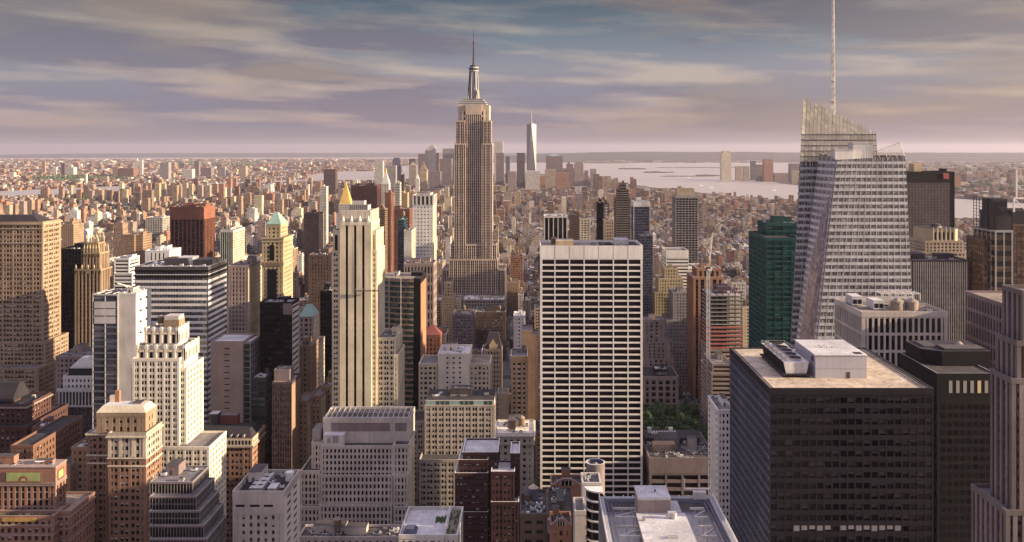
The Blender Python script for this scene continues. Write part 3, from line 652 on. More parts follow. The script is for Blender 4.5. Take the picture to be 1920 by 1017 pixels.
# building under construction
Yc = 860.0; T = Thing('unfinished_building', 'unfinished tower of bare concrete floors with red netting beside the green glass building', 'building site', (X(1360, Yc), Yc + 20, 0))
x0, x1, y0, y1 = X(1331, Yc), X(1392, Yc), Yc, Yc + 42; zt = Z(552, Yc); zl = Z(655, Yc); fl = 3.9
k = 0; z = zl
while z < zt:
    sl_ = T.add('floor_slab'); sl_.box(x0, x1, y0, y1, z, z + .55, 'concrete', bottom=True)
    if z < Z(612, Yc): 
        nn_ = T.add('safety_net'); nn_.box(x0 - .3, x1 + .3, y0 - .3, y0 - .15, z + .6, z + 2.2, 'safety'); nn_.box(x0 - .3, x0 - .15, y0 - .15, y1, z + .6, z + 2.2, 'safety')
    z += fl
m = T.p('columns')
for i in range(6):
    for j in range(5):
        xx = x0 + 1 + (x1 - x0 - 2) * i / 5; yy = y0 + 1 + (y1 - y0 - 2) * j / 4; m.box(xx - .45, xx + .45, yy - .45, yy + .45, zl, zt + (3 if (i + j) % 3 else 0), 'grey_dark')
T.p('core').box(x0 + 10, x1 - 8, y0 + 14, y1 - 8, zl, zt + 5, 'plum'); m = T.p('deck_formwork')
rr = random.Random(3)
for i in range(26):
    a, b = rr.uniform(x0, x1 - 4), rr.uniform(y0, y1 - 3); m.box(a, a + rr.uniform(.5, 4), b, b + rr.uniform(.4, 3), zt + .5, zt + rr.uniform(.8, 2.6), rr.choice(('wood', 'roof_white', 'safety', 'grey_dark')))
block(T, x0 - .5, x1 + .5, y0 - 1, y1 + 1, 0, zl, S('pinkstone', 'glass_dark', pitch=30, pier=1, floor=4, span=2.2, deep=.8), cap=1)
T.finish(); reg(x0, x1, y0, y1, 'site'); HERO.append((1326, 1393, 545, 800, Yc, 'the unfinished tower', T))
# striped pink block stepping in front
H('office_building', 'low pinkish block with horizontal ledges in front of the unfinished tower', 790, [(1334, 1378, 700, 0, 50), (1336, 1372, 682, 4, 40)], S('pinkstone', 'glass_brown', pitch=30, pier=.8, floor=4, span=1.9, deep=.9), vb=800, cl=1)
# crane
Yk = 815.0; T = Thing('tower_crane', 'tall white lattice tower crane with raised yellow jib', 'crane', (X(1327, Yk), Yk, 0))
cx, zj = X(1328, Yk), Z(506, Yk); m = T.p('mast'); hw = 1.25
for a, b in ((-hw, -hw), (hw, -hw), (hw, hw), (-hw, hw)): m.bar((cx + a, Yk + b, 0), (cx + a, Yk + b, zj), .22, 'lattice')
z = 0.0; k = 0
while z < zj - 3:
    s_ = 1 if k % 2 else -1
    for q in (-hw, hw): m.bar((cx - hw * s_, Yk + q, z), (cx + hw * s_, Yk + q, z + 3), .14, 'lattice'); m.bar((cx + q, Yk - hw * s_, z), (cx + q, Yk + hw * s_, z + 3), .14, 'lattice'); m.bar((cx - hw, Yk + q, z), (cx + hw, Yk + q, z), .13, 'lattice')
    z += 3; k += 1
m = T.p('jib'); A = Vector((cx, Yk, zj + 1)); B = Vector((X(1336, Yk + 12), Yk + 12, Z(437, Yk + 12)))
for a, b in ((-.8, 0), (.8, 0), (0, 1.6)): m.bar(A + Vector((a, b, 0)), B + Vector((a * .5, b * .5, 0)), .2, 'lattice')
for i in range(16):
    p, q = A.lerp(B, i / 16), A.lerp(B, (i + 1) / 16); s_ = 1 if i % 2 else -1
    m.bar(p + Vector((-.8 * s_, 0, 0)), q + Vector((.8 * s_, 0, 0)), .12, 'gold'); m.bar(p + Vector((.8 * s_, 0, 0)), q + Vector((0, 1.4, 0)), .12, 'lattice')
m = T.p('cab'); m.box(cx - 1.8, cx + 1.8, Yk - 1.6, Yk + 1.6, zj - .5, zj + 2.4, 'grey_dark'); m.box(cx + 1.8, cx + 3.4, Yk - 1.4, Yk + .3, zj, zj + 2.2, 'white', bottom=True)
m = T.p('counterweight'); m.box(cx - 1.3, cx + 1.3, Yk - 8.5, Yk - 1.6, zj, zj + .6, 'lattice', bottom=True); m.box(cx - 1.4, cx + 1.4, Yk - 8.5, Yk - 5.5, zj - 1.6, zj, 'concrete', bottom=True)
m.bar((cx, Yk - .5, zj + 2.4), (cx, Yk - 3, zj + 11), .25, 'gold'); m.bar((cx, Yk - 3, zj + 11), B, .08, 'grey_dark'); m.bar((cx, Yk - 3, zj + 11), (cx, Yk - 8, zj + .6), .1, 'grey_dark')
T.finish(); HERO.append((1323, 1336, 437, 800, Yk, None, T))
# brownstone institution by the avenue
H('office_building', 'brownstone block with tall windows and skylights on its roof, behind the park trees', 870, [(1206, 1272, 706, 0, 40), (1228, 1252, 692, 6, 16, {'b': Z(707, 870), 'roof': 'roof_white', 'st': S('slate', 'glass_pale', pitch=3, pier=.5, floor=5, span=.4)})], S('pinkstone', 'glass_dark', pitch=6.5, pier=2.8, floor=6, span=1.8, deep=.7), vb=760, cat='office block', cap=3, roof='roof_dark')
# green glass building
T = H('glass_office_tower', 'green glass office building with raised far section, left of the flared glass tower', 680, [(1437, 1500, 446, 0, 56), (1437, 1500, 418, 26, 28)],
  S('teal_panel', 'glass_teal', pitch=6.0, pier=.35, floor=3.9, span=1.3, deep=.35, so=.1), S('teal_panel', 'glass_teal', pitch=3, pier=.25, floor=3.9, span=1.5, deep=.3), vb=660, roof='roof_dark', cap=2.5, short='the green glass building')
# black slab with red sign
T = H('office_tower', 'huge dark slab with fine vertical ribs, black cap and a small red number sign', 1180, [(1699, 1781, 341, 0, 45, {'cap': .6}), (1699, 1781, 322, -.3, 46, {'st': S('black', 'glass_black', pitch=40, pier=30, floor=20, span=20), 'cap': 13}), (1781.3, 1790, 322, 0, 46, {'b': 0, 'st': S('black', 'glass_black', pitch=10, pier=1, floor=3.8, span=1)})],
  S('plum', 'glass_brown', pitch=1.9, pier=.6, floor=3.8, span=1.1, deep=.5, so=.35, sp='blackred', pm='mauve'), vb=480, cl=.4, finish=False, short='the dark slab with the red sign')
g = T.add('sign'); ys = 1180 - .75
def gl(xa, xb, ya, yb, mt='sign_red'): g.box(X(xa, ys), X(xb, ys), ys - .3, ys, Z(yb, ys), Z(ya, ys), mt)
gl(1768.2, 1778.8, 325, 336, 'pinkstone'); ys -= .5
gl(1770, 1772.6, 325.6, 335.4); gl(1768.8, 1770, 326.6, 328.4); gl(1774.2, 1778, 325.6, 327.2); gl(1774.2, 1778, 329.8, 331.2); gl(1774.2, 1778, 333.8, 335.4); gl(1776.6, 1778.2, 325.6, 335.4)
T.add('roof_house').box(X(1711, 1200), X(1725, 1200), 1195, 1212, Z(322, 1200) - 1, Z(307, 1200), 'goldstone'); T.finish()
T = H('deco_office_building', 'sandy octagonal-topped stone building in front of the dark slab with the red sign', 850, [(1725, 1818, 500, 0, 50), (1731, 1811, 472, 2, 44), (1735, 1806, 452, 5, 38)], S('sand', 'glass', pitch=3.6, pier=1.5, floor=3.6, span=1.7), vb=490, cl=0, finish=False, short='the octagonal-topped building')
x0, x1, y0, y1, z1 = T.t[2]; m = T.p('octagonal_top'); q = 7; zz = Z(430, 855)
Ar = [(x0 + q, y0 + 1), (x1 - q, y0 + 1), (x1 - 2, y0 + q), (x1 - 2, y1 - q), (x1 - q, y1 - 1), (x0 + q, y1 - 1), (x0 + 2, y1 - q), (x0 + 2, y0 + q)]
m.loft([(*p, z1 - 1) for p in Ar], [(*p, zz) for p in Ar], 'goldstone'); m.cap([(*p, zz) for p in Ar], 'roof_dark')
for k in range(6):
    a = x0 + q + 1 + k * (x1 - x0 - 2 * q - 2) / 5; m.box(a - .35, a + .35, y0 + .4, y0 + 1, z1 - 1, zz + 1.5, 'cream')
for k in range(5):
    a = x0 + q + 1 + (k + .5) * (x1 - x0 - 2 * q - 2) / 5; m.box(a - .8, a + .8, y0 + .85, y0 + .99, z1 + 1, zz - 3, 'glass_dark')
m.cyl((x0 + x1) / 2, y0 + 18, 5, 5, zz, zz + 2, 'roof_tan', 12); m.cyl((x0 + x1) / 2, y0 + 18, 5.5, 3, zz + 2, zz + 4, 'roof_dark', 12); T.finish()
mini(1710, 1817, 488, 620, 'plum', 'glass_brown', 'wide dark office block of close white vertical ribs behind the pale pier-faced building', 'office_tower', 34, 645, pitch=1.5, pier=.5, floor=3.8, span=.8, deep=.6, so=.5, pm='offwhite', sp='blackred', cap=1.2, roof='roof_grey', short='the close-ribbed office block')

# flared glass tower with slanted crest and spire
Yb = 560.0; T = Thing('faceted_glass_tower', 'tall pale glass tower with slanted crest, flared facets and a lattice spire', 'skyscraper', (X(1600, Yb), Yb + 25, 0))
def lerp(a, b, t): return tuple(a[i] + (b[i] - a[i]) * t for i in range(3))
def faceted(bot, top, st_g, fl, band, bandm, glassm, pitch, mul, zcap, mulm=None):
    gm = T.p('glazing'); fm = T.p('facade'); n = len(bot)
    zb = bot[0][2]; H_ = top[0][2]
    cen = (sum(p[0] for p in bot) / n, sum(p[1] for p in bot) / n)
    for i in range(n):
        a, b, c_, d = bot[i], bot[(i + 1) % n], top[(i + 1) % n], top[i]
        e = Vector(b) - Vector(a); L_ = e.length; nb = max(1, round(L_ / pitch)); hgt = max(d[2], c_[2]) - a[2]; nf = max(1, round(hgt / fl)); o = random.randint(0, 99)
        nx = Vector((e.y, -e.x, 0)).normalized()
        def P(u, v, off): return tuple(Vector(lerp(lerp(a, b, u), lerp(d, c_, u), v)) + nx * off)
        ztop = lambda u: lerp(d, c_, u)[2]
        NV = 1
        gm.face([a, b, c_, d], glassm[i % len(glassm)] if isinstance(glassm, list) else glassm, [(o, 0), (o + nb, 0), (o + nb, nf), (o, nf)])
        k = 0; z = a[2]
        while z < min(c_[2], d[2]) - band * .5:
            v0 = (z - a[2]) / (d[2] - a[2]); v0b = (z - b[2]) / (c_[2] - b[2]); v1 = (z + band - a[2]) / (d[2] - a[2]); v1b = (z + band - b[2]) / (c_[2] - b[2])
            bm = bandm
            if v1 < 1 and v1b < 1:
                p0 = Vector(lerp(a, d, v0)) + nx * .35; p1 = Vector(lerp(b, c_, v0b)) + nx * .35; p2 = Vector(lerp(b, c_, v1b)) + nx * .35; p3 = Vector(lerp(a, d, v1)) + nx * .35
                fm.face([tuple(p0), tuple(p1), tuple(p2), tuple(p3)], bm); fm.face([tuple(p3), tuple(p2), lerp(b, c_, v1b), lerp(a, d, v1)], bm)
            z += fl; k += 1
        for i2 in range(nb + 1):
            if i2 % 2 and nb > 60: continue
            u = i2 / nb; r = mul * (2.8 if i2 % 4 == 0 and bandm == 'pale_band' else .9) / L_ / 2
            u0, u1 = max(0, u - r), min(1, u + r)
            fm.face([P(u0, 0, .42 if i2 % 4 == 0 else .3), P(u1, 0, .42 if i2 % 4 == 0 else .3), P(u1, 1, .42 if i2 % 4 == 0 else .3), P(u0, 1, .42 if i2 % 4 == 0 else .3)], bandm)
    T.p('roof').cap([(p[0], p[1], min(q[2] for q in top) - zcap) for p in top], 'roof_grey')
def pt(px, dy, z): return (X(px, Yb + dy), Yb + dy, z)
zA = Z(250, Yb)
# rear volume: slanted crest
bA = [pt(1462, 20, 0), pt(1680, 20, 0), pt(1670, 50, 0), pt(1470, 50, 0)]
tA = [(X(1506.5, Yb + 20), Yb + 20, Z(183, Yb + 20)), (X(1642, Yb + 20), Yb + 20, Z(249, Yb + 20)), (X(1638, Yb + 46), Yb + 46, Z(252, Yb + 20)), (X(1511, Yb + 46), Yb + 46, Z(190, Yb + 20))]
zs_ = Z(306, Yb)
mA = [tuple(lerp(bA[i], tA[i], zs_ / tA[i][2])) for i in range(4)]
faceted(bA, mA, None, 4.1, 1.7, 'pale_band', 'glass_tower', 1.5, .22, 0)
faceted(mA, tA, None, 3.6, .38, 'grey_dark', 'glass_crest', 2.5, .2, 0)
# front volume
zr = Z(300, Yb - 14)
bB = [pt(1484, -16, 0), pt(1734, -16, 0), pt(1724, 40, 0), pt(1450, 19.5, 0), pt(1443, 8, 0)]
tB = [(X(1569, Yb - 12), Yb - 12, zr), (X(1697, Yb - 12), Yb - 12, Z(293, Yb - 12)), (X(1690, Yb + 30), Yb + 30, Z(293, Yb - 12)), (X(1545, Yb + 19.5), Yb + 19.5, zr + 3), (X(1537, Yb + 14), Yb + 14, Z(288, Yb + 14))]
faceted(bB, tB, None, 4.1, 1.7, 'pale_band', ['glass_tower', 'glass_tower', 'glass_tower', 'glass_violet', 'glass_violet'], 1.5, .24, 2.5)
# thin crest screen above the right-hand part
m = T.p('glass_screen'); ya = Yb + 34
for i in range(11):
    xx = X(1645 + 4.2 * i, ya); m.bar((xx, ya, zr - 4), (xx, ya, Z(283 - 1.3 * i, ya)), .14, 'lattice')
for k in range(6):
    z = zr - 2 + 2.6 * k; xa = X(1645 + max(0, (k - 3)) * 12, ya); m.bar((xa, ya, z), (X(1688, ya), ya, z), .1, 'lattice')
m.bar((X(1645, ya), ya, Z(283, ya)), (X(1688, ya), ya, Z(268, ya)), .2, 'lattice'); m.bar((X(1688, ya), ya, Z(268, ya)), (X(1698, Yb - 11), Yb - 11, zr), .25, 'lattice')
for i in range(1, 5):
    t = i / 5; p = Vector((X(1688, ya), ya, Z(268, ya))).lerp(Vector((X(1698, Yb - 11), Yb - 11, zr)), t); m.bar(p, (p.x, p.y, zr - 2), .14, 'lattice')
for a in ((1566, 1600, -2, 281, 'white'), (1600, 1637, 2, 268, 'roof_white')):
    b = T.add('roof_house'); yy = Yb + a[2]; b.box(X(a[0], yy), X(a[1], yy), yy, yy + 9, zr - 5, Z(a[3], yy), a[4]); b.box(X(a[0], yy) - .2, X(a[1], yy) + .2, yy - .2, yy + 9.2, Z(a[3], yy) - .6, Z(a[3], yy) + .15, 'roof_white')
m = T.p('spire'); xs, ys = X(1562, Yb + 34), Yb + 34; zb = Z(230, ys); zt = 395; n = 26
for k in range(n):
    z0_, z1_ = zb + (zt - zb) * k / n, zb + (zt - zb) * (k + 1) / n; r0, r1 = 1.6 - 1.3 * k / n, 1.6 - 1.3 * (k + 1) / n
    for j in range(4):
        a0, a1 = j * 1.571, (j + 1) * 1.571
        m.bar((xs + r0 * math.cos(a0), ys + r0 * math.sin(a0), z0_), (xs + r1 * math.cos(a0), ys + r1 * math.sin(a0), z1_), .17, 'lattice')
        m.bar((xs + r0 * math.cos(a0), ys + r0 * math.sin(a0), z0_), (xs + r1 * math.cos(a1), ys + r1 * math.sin(a1), z1_), .10, 'lattice')
    if k % 3 == 0: m.cyl(xs, ys, r0 * 1.12, r0 * 1.12, z0_, z0_ + .5, 'silver', 8)
m.bar((xs, ys, zb - 20), (xs, ys, zt), .22, 'silver')
T.finish(); reg(X(1485, Yb), X(1720, Yb), Yb - 16, Yb + 50, 'boa'); HERO.append((1485, 1715, 183, 640, Yb - 16, 'the flared glass tower', T))

# pale pier-faced building
T = H('office_building', 'pale stone building of tall piers and dark double-height windows with machinery on its roof', 440, [(1616, 1777, 585, 0, 40)],
  S('limestone', 'glass_black', pitch=2.75, pier=1.0, floor=8.6, span=1.3, deep=.7, so=.1, corner=1.8), S('limestone', 'glass_black', pitch=2.75, pier=1.0, floor=8.6, span=1.2, deep=.7), vb=650, cl=0, cap=2.6, finish=False, roof='roof_tan', short='the pale pier-faced building', wins=96)
x0, x1, y0, y1, z1 = T.t[0]; z = z1 - 1.1
for i in range(2):
    b = T.add('cooling_unit'); a = x0 + 3 + 6.5 * i; b.box(a, a + 5.5, y0 + 22 - 12 * i, y0 + 32 - 12 * i, z + .5, z + 5, 'roof_white')
    for j in range(2): b.box(a + .5 + 2.5 * j, a + 2.5 + 2.5 * j, y0 + 21.9 - 12 * i, y0 + 22 - 12 * i, z + 1.2, z + 3.4, 'black')
for i in range(2):
    b = T.add('water_tank'); b.cyl(x0 + 22 + 7.5 * i, y0 + 12, 3.2, 3.2, z, z + 4.2, 'roof_tan', 16); b.cyl(x0 + 22 + 7.5 * i, y0 + 12, 3.4, .1, z + 4.2, z + 6, 'roof_tan', 16, cap=False)
b = T.add('steel_frame')
for i in range(6):
    for q in (0, 1): b.bar((x0 + 19 + 4 * i, y0 + 24 + 8 * q, z), (x0 + 19 + 4 * i, y0 + 24 + 8 * q, z + 6), .22, 'lattice')
    b.bar((x0 + 19 + 4 * i, y0 + 24, z + 6), (x0 + 19 + 4 * i, y0 + 32, z + 6), .2, 'lattice')
for q in (24, 28, 32): b.bar((x0 + 19, y0 + q, z + 6), (x0 + 39, y0 + q, z + 6), .2, 'lattice')
clutter(T, x0 + 16, x1 - 2, y0 + 2, y1 - 3, z, 9, 1.4, tanks=0); T.finish()

# huge white gridded slab
T = H('office_slab', 'huge white gridded slab with seven columns of dark window bands and a blank top', 552, [(1013, 1205, 461, 0, 34, {'par': 1.6})],
  S('travertine', 'glass_black', pitch=9.0, pier=.7, floor=3.72, span=1.05, deep=.4, so=.06, corner=1.3, sp='travertine'), S('travertine', 'glass_black', pitch=3, pier=2.6, floor=3.7, span=1.2), vb=925, cap=8.2, roof='roof_tan', cl=0, finish=False, short='the white gridded slab', wins=100)
x0, x1, y0, y1, z1 = T.t[0]; z = z1 - 1.6; m = T.p('facade')
n = 7; p = (x1 - x0) / n
for i in range(1, n): m.box(x0 + i * p - .12, x0 + i * p + .12, y0 - .16, y0 - .13, z1 - 8.2, z1, 'grey')
T.p('roof_house').box(x0 + 10, x0 + 21, y0 + 12, y0 + 24, z, z + 3.5, 'goldstone', 'roof_cream')
b = T.add('cooling_unit'); b.box(x0 + 47, x0 + 56, y0 + 14, y0 + 26, z + .5, z + 4, 'roof_white'); b.box(x0 + 48, x0 + 55, y0 + 15, y0 + 25, z, z + .5, 'black')
b = T.add('water_tank'); b.cyl(x0 + 9, y0 + 26, 2, 2, z, z + 3.5, 'wood', 12); b.cyl(x0 + 9, y0 + 26, 2.2, .1, z + 3.5, z + 5, 'brick_orange', 12, cap=False)
T.p('rooftop_fittings').box(x0 + 38, x0 + 46, y0 + 6, y0 + 30, z, z + .6, 'black'); T.p('rooftop_fittings').box(x1 - 9, x1 - 2, y0 + 3, y0 + 30, z, z + 1, 'roof_dark')
clutter(T, x0 + 2, x1 - 2, y0 + 2, y1 - 3, z, 12, .5, tanks=0, house=False); T.finish()

HERO.append((1206, 1312, 745, 806, 660, None, None)); HERO.append((1272, 1338, 690, 800, 860, None, None)); HERO.append((938, 953, 620, 720, 1100, None, None))

for q_ in ((612, 850, 321, 337, 9000), (1195, 1352, 300, 352, 12000), (1352, 1500, 341, 352, 12000), (1100, 1195, 300, 330, 12000), (-20, 58, 356, 366, 5400), (1792, 1850, 376, 410, 4500)): HERO.append((*q_, None, None))
# ------------------------------------------------------------ left half
T = H('stone_office_tower', 'broad tan stone tower with ornate upper storeys and dark hipped roof', 672,
  [(-70, 72, 690, -16, 44), (-70, 84, 641, -4, 34), (-70, 80, 416, 0, 26, {'cap': 2.5})],
  S('tan', 'glass_blind', pitch=2.5, pier=1.5, floor=3.45, span=1.5, group=3, mull=.6, deep=.5), vb=740, cl=0, finish=False, short='the broad tan stone tower', wins=0, seed=3)
x0, x1, y0, y1, z1 = T.t[2]; T.p('hipped_roof').hip(x0 + 5, x1 - 4, y0 + 3, y1 - 3, z1 - 1, Z(404, 680), x0 + 10, x1 - 12, y0 + 9, y1 - 9, 'slate')
m = T.p('cornice')
for yy_ in (428, 455, 640): 
    z = Z(yy_, 672)
    if yy_ < 600: m.box(x0 - .5, x1 + .5, y0 - .5, y1 + .5, z - .8, z, 'sand', bottom=True)
m.box(x0 - .9, x1 + .9, y0 - .9, y1 + .9, z1 - 2.2, z1 - 1.2, 'sand', bottom=True)
T.finish()
mini(108, 152, 467, 800, 'black', 'glass_black', 'black glass slab squeezed between the broad tan tower and the gothic one', 'office_tower', 30, 665, pitch=3, pier=.4, floor=3.8, span=.8, roof='roof_dark')
T = H('gothic_tower', 'slender brown gothic-topped tower with pinnacles around its crown', 760,
  [(140, 189, 505, 0, 24), (156, 187, 474, 2, 17), (160, 184, 455, 4, 12)], S('tan', 'glass_dark', pitch=3.0, pier=1.3, floor=3.6, span=1.0, deep=.9, so=.7, sp='brown'), vb=665, cl=0, finish=False, short='the gothic-topped tower')
m = T.add('pinnacles')
for (x0, x1, y0, y1, z1), h, n in ((T.t[0], 4, 5), (T.t[1], 7, 6), (T.t[2], 7, 4)):
    for i in range(n):
        a = x0 + .8 + (x1 - x0 - 1.6) * i / (n - 1)
        for b in (y0 + .6, y1 - .6): m.box(a - .6, a + .6, b - .6, b + .6, z1 - 4, z1 + h * .5, 'goldstone'); m.cyl(a, b, .8, .05, z1 + h * .5, z1 + h, 'goldstone', 4, cap=False)
T.finish()
# glass and white tower
Yt = 560.0
T = H('office_tower', 'blank white tower with grey glass front and open roof well', Yt, [(173, 221, 552, 0, 22, {'cap': .8}), (221.4, 255, 550, .6, 22, {'b': 0, 'st': S('offwhite', pitch=30, pier=29, floor=200, span=199), 'sst': S('white', 'glass_dark', pitch=5.4, pier=4.9, floor=7, span=5.6, deep=.3)})],
  S('silver', 'glass_blue', pitch=7.3, pier=.5, floor=4.0, span=1.2, deep=.3, sp='bluegrey'), vb=752, cl=1.5, finish=False, roof='roof_dark', short='the blank white tower', coping='white')
m = T.p('roof_screen'); x0, x1, y0, y1, z1 = T.t[0]
for i in range(5): m.bar((x0 + 2 + 5 * i, y0 + 2, z1), (x0 + 5 + 5 * i, y1 - 2, z1 + .3), .25, 'silver')
for k_, (a, b) in enumerate(((566, 578), (580, 592), (594, 607))): q = T.add('facade_panel'); q.box(x0 + 1.3, x1 - 1.6, y0 - .12, y0 - .02, Z(b, Yt), Z(a, Yt), 'silver')
m.bar((x1 + 4, y0 + 14, z1), (x1 - 3, y0 + 6, z1 + 6), .35, 'white'); m.bar((x1 - 3, y0 + 6, z1 + 6), (x1 + 9, y0 + 12, z1 + 1), .3, 'white'); T.finish()
# wide striped building
T = H('office_building', 'wide flat-roofed office block striped with white bands and dark glass', 625, [(253, 390, 500, 0, 38, {'cap': 2.4})],
  S('grey_dark', 'glass_blue', pitch=1.9, pier=.14, floor=4.1, span=1.75, deep=.4, po=.3, so=0, sp='white', corner=.5, pm='grey'), vb=770, cl=1.2, roof='roof_white', seed=8, finish=False, coping='white', short='the wide striped block')
x0, x1, y0, y1, z1 = T.t[0]
for k_, (a, b) in enumerate(((506.5, 511), (516, 521))): T.p('dark_band').box(x0 - .25, x1 + .25, y0 - .25, y1 + .25, Z(b, 625), Z(a, 625), 'blackred')
T.add('roof_house').box(X(333, 640), X(361, 640), 640, 652, z1 - 1, z1 + 4.5, 'silver', 'roof_white'); T.finish()
# cream art deco tower with scalloped crown
Yd = 470.0
T = H('art_deco_tower', 'cream art deco tower with scalloped stepped crown and sunlit flank', Yd,
  [(252, 392, 838, -7, 26), (248, 336, 672, -2, 22, {'b': 0}), (246, 350, 690, 0, 24, {'b': 0}), (257, 346, 648, 1.5, 19, {'st': BLANK('ivory')}), (273, 333, 615, 3, 14, {'cap': 3, 'st': BLANK('ivory')})],
  S('ivory', 'glass_blind', pitch=2.1, pier=1.3, floor=3.2, span=1.2, group=2, mull=.35, deep=.5), vb=860, cl=0, finish=False, short='the cream scalloped tower')
# crown scallops
for tt, n, rr_ in ((T.t[4], 4, 1.5), (T.t[3], 5, 1.5)):
    x0, x1, y0, y1, z1 = tt; m = T.add('scalloped_parapet'); p = (x1 - x0) / n
    for i in range(n + 1): a = x0 + i * p; m.box(a - .5, a + .5, y0 - .5, y0 + .1, z1 - 8, z1 + .6, 'ivory'); m.box(a - .8, a + .8, y0 - .7, y0 + .1, z1 - 1.6, z1 + .2, 'white')
    for i in range(n):
        c_ = x0 + (i + .5) * p; pts = [(c_ - p / 2 + .5, z1 + .9)] + [(c_ + (p / 2 - .5) * math.cos(math.pi - math.pi * k / 8), z1 + .7 - (1.8) * math.sin(math.pi * k / 8)) for k in range(9)]
        low = [(c_ - p / 2 + .5, z1 - 3), (c_ + p / 2 - .5, z1 - 3)]
        poly = low + [(q[0], q[1]) for q in pts[:0:-1]]
        m.face([(q[0], y0 - .4, q[1]) for q in poly], 'cream')
        m.box(c_ - .75, c_ + .75, y0 - .12, y0 - .06, z1 - 8.2, z1 - 3.6, 'glass_dark'); m.box(c_ - 1.5, c_ + 1.5, y0 - .45, y0 - .05, z1 - 3.4, z1 - 2.9, 'cream')
    nd = max(2, round((y1 - y0) / p)); pd = (y1 - y0) / nd
    for i in range(nd + 1): b = y0 + i * pd; m.box(x1 - .1, x1 + .5, b - .5, b + .5, z1 - 8, z1 + .6, 'ivory')
    for i in range(nd): b = y0 + (i + .5) * pd; m.box(x1 + .02, x1 + .06, b - .6, b + .6, z1 - 8, z1 - 3.6, 'glass_dark')
b = T.add('roof_house'); x0, x1, y0, y1, z1 = T.t[4]; b.box(X(298, Yd), X(327, Yd), Yd + 6, Yd + 14, z1 - 1, Z(600, Yd + 6), 'tan'); b.box(X(299, Yd), X(326, Yd), Yd + 6.3, Yd + 13.7, Z(600, Yd + 6), Z(593, Yd + 6), 'offwhite')
tank(T.add('water_tank'), X(284, Yd), Yd + 12, z1 - 1, 1.8, 3, 2); T.finish()
# copper-roofed yellow tower
T = H('copper_roofed_tower', 'yellow stone tower with pale green copper hipped roof and tall arched window', 760,
  [(486, 534, 590, -2, 34), (491, 531, 446, 0, 30, {'b': Z(591, 758), 'cap': 3}), (500, 526, 421, 3, 22, {'cap': 2})], S('goldstone', 'glass_dark', pitch=3.6, pier=1.9, floor=3.7, span=1.9, deep=.4), vb=570, cl=0, finish=False, short='the green-roofed yellow tower')
x0, x1, y0, y1, z1 = T.t[2]; T.p('copper_roof').hip(x0 - .5, x1 + .5, y0 - .5, y1 + .5, z1, Z(399, 770), x0 + 4.2, x1 - 5, y0 + 9, y1 - 9, 'copper')
x0, x1, y0, y1, z1 = T.t[1]; m = T.p('arched_window'); xa = X(510, 760); m.box(xa - 2, xa + 2, y0 - .3, y0 - .2, Z(488, 760), Z(463, 760), 'black'); 
for i in range(8): a0, a1 = math.pi * i / 8, math.pi * (i + 1) / 8; zc_ = Z(463, 760); m.face([(xa, y0 - .3, zc_), (xa + 2 * math.cos(a0), y0 - .3, zc_ + 2 * math.sin(a0)), (xa + 2 * math.cos(a1), y0 - .3, zc_ + 2 * math.sin(a1))], 'black')
T.p('window_panel').box(xa - 4, xa + 4, y0 - .26, y0 - .2, Z(565, 760), Z(505, 760), 'glass_dark')
m = T.p('cornice')
for z, e in ((Z(446, 760), 1.0), (Z(496, 760), .7), (Z(452, 760), .4)): m.box(x0 - e, x1 + e, y0 - e, y1 + e, z - 1.2, z, 'goldstone', 'roof_tan', bottom=True)
for i in range(7): a = x0 + (x1 - x0) * i / 6; m.box(a - .6, a + .6, y0 - 1.3, y0 - .4, Z(496, 760), Z(490, 760), 'tan')
T.finish()
T = H('office_building', 'dark glass box with pale top corner and slatted white flank, below the green-roofed yellow tower', 600, [(487, 548, 567, 0, 18, {'cap': 2})],
  S('blackred', 'glass_black', pitch=2.6, pier=.2, floor=3.9, span=.8, deep=.3), S('offwhite', 'glass_dark', pitch=40, pier=.5, floor=4, span=2.2, deep=.6), vb=700, cl=1, finish=False, short='the dark glass box')
T.p('blank_panel').box(X(531, 600), X(548, 600) - .1, 599.6, 599.8, Z(590, 600), Z(569, 600), 'mauve'); T.finish()
T = H('office_building', 'small pale office tower topped by a green pyramid roof, right of the dark glass box', 680, [(560, 596, 642, 0, 22), (560, 588, 594, 1, 18, {'b': 0, 'cap': 1})], S('pinkstone', 'glass_dark', pitch=4, pier=1.8, floor=3.6, span=1.7), S('cream', pitch=3, pier=1.2), vb=760, cl=0, finish=False, short='the small green-pyramid tower')
x0, x1, y0, y1, z1 = T.t[1]; T.p('copper_roof').hip(x0, x1, y0, y1, z1, Z(571, 688), x0 + 4, x1 - 4, y0 + 8, y1 - 7, 'copper', 'slate'); T.finish()
mini(600, 624, 545, 735, 'black', 'glass_black', 'thin black glass tower directly left of the cream black-striped tower', 'office_tower', 24, 720, pitch=3, pier=.2, floor=3.8, span=.4, roof='roof_dark')
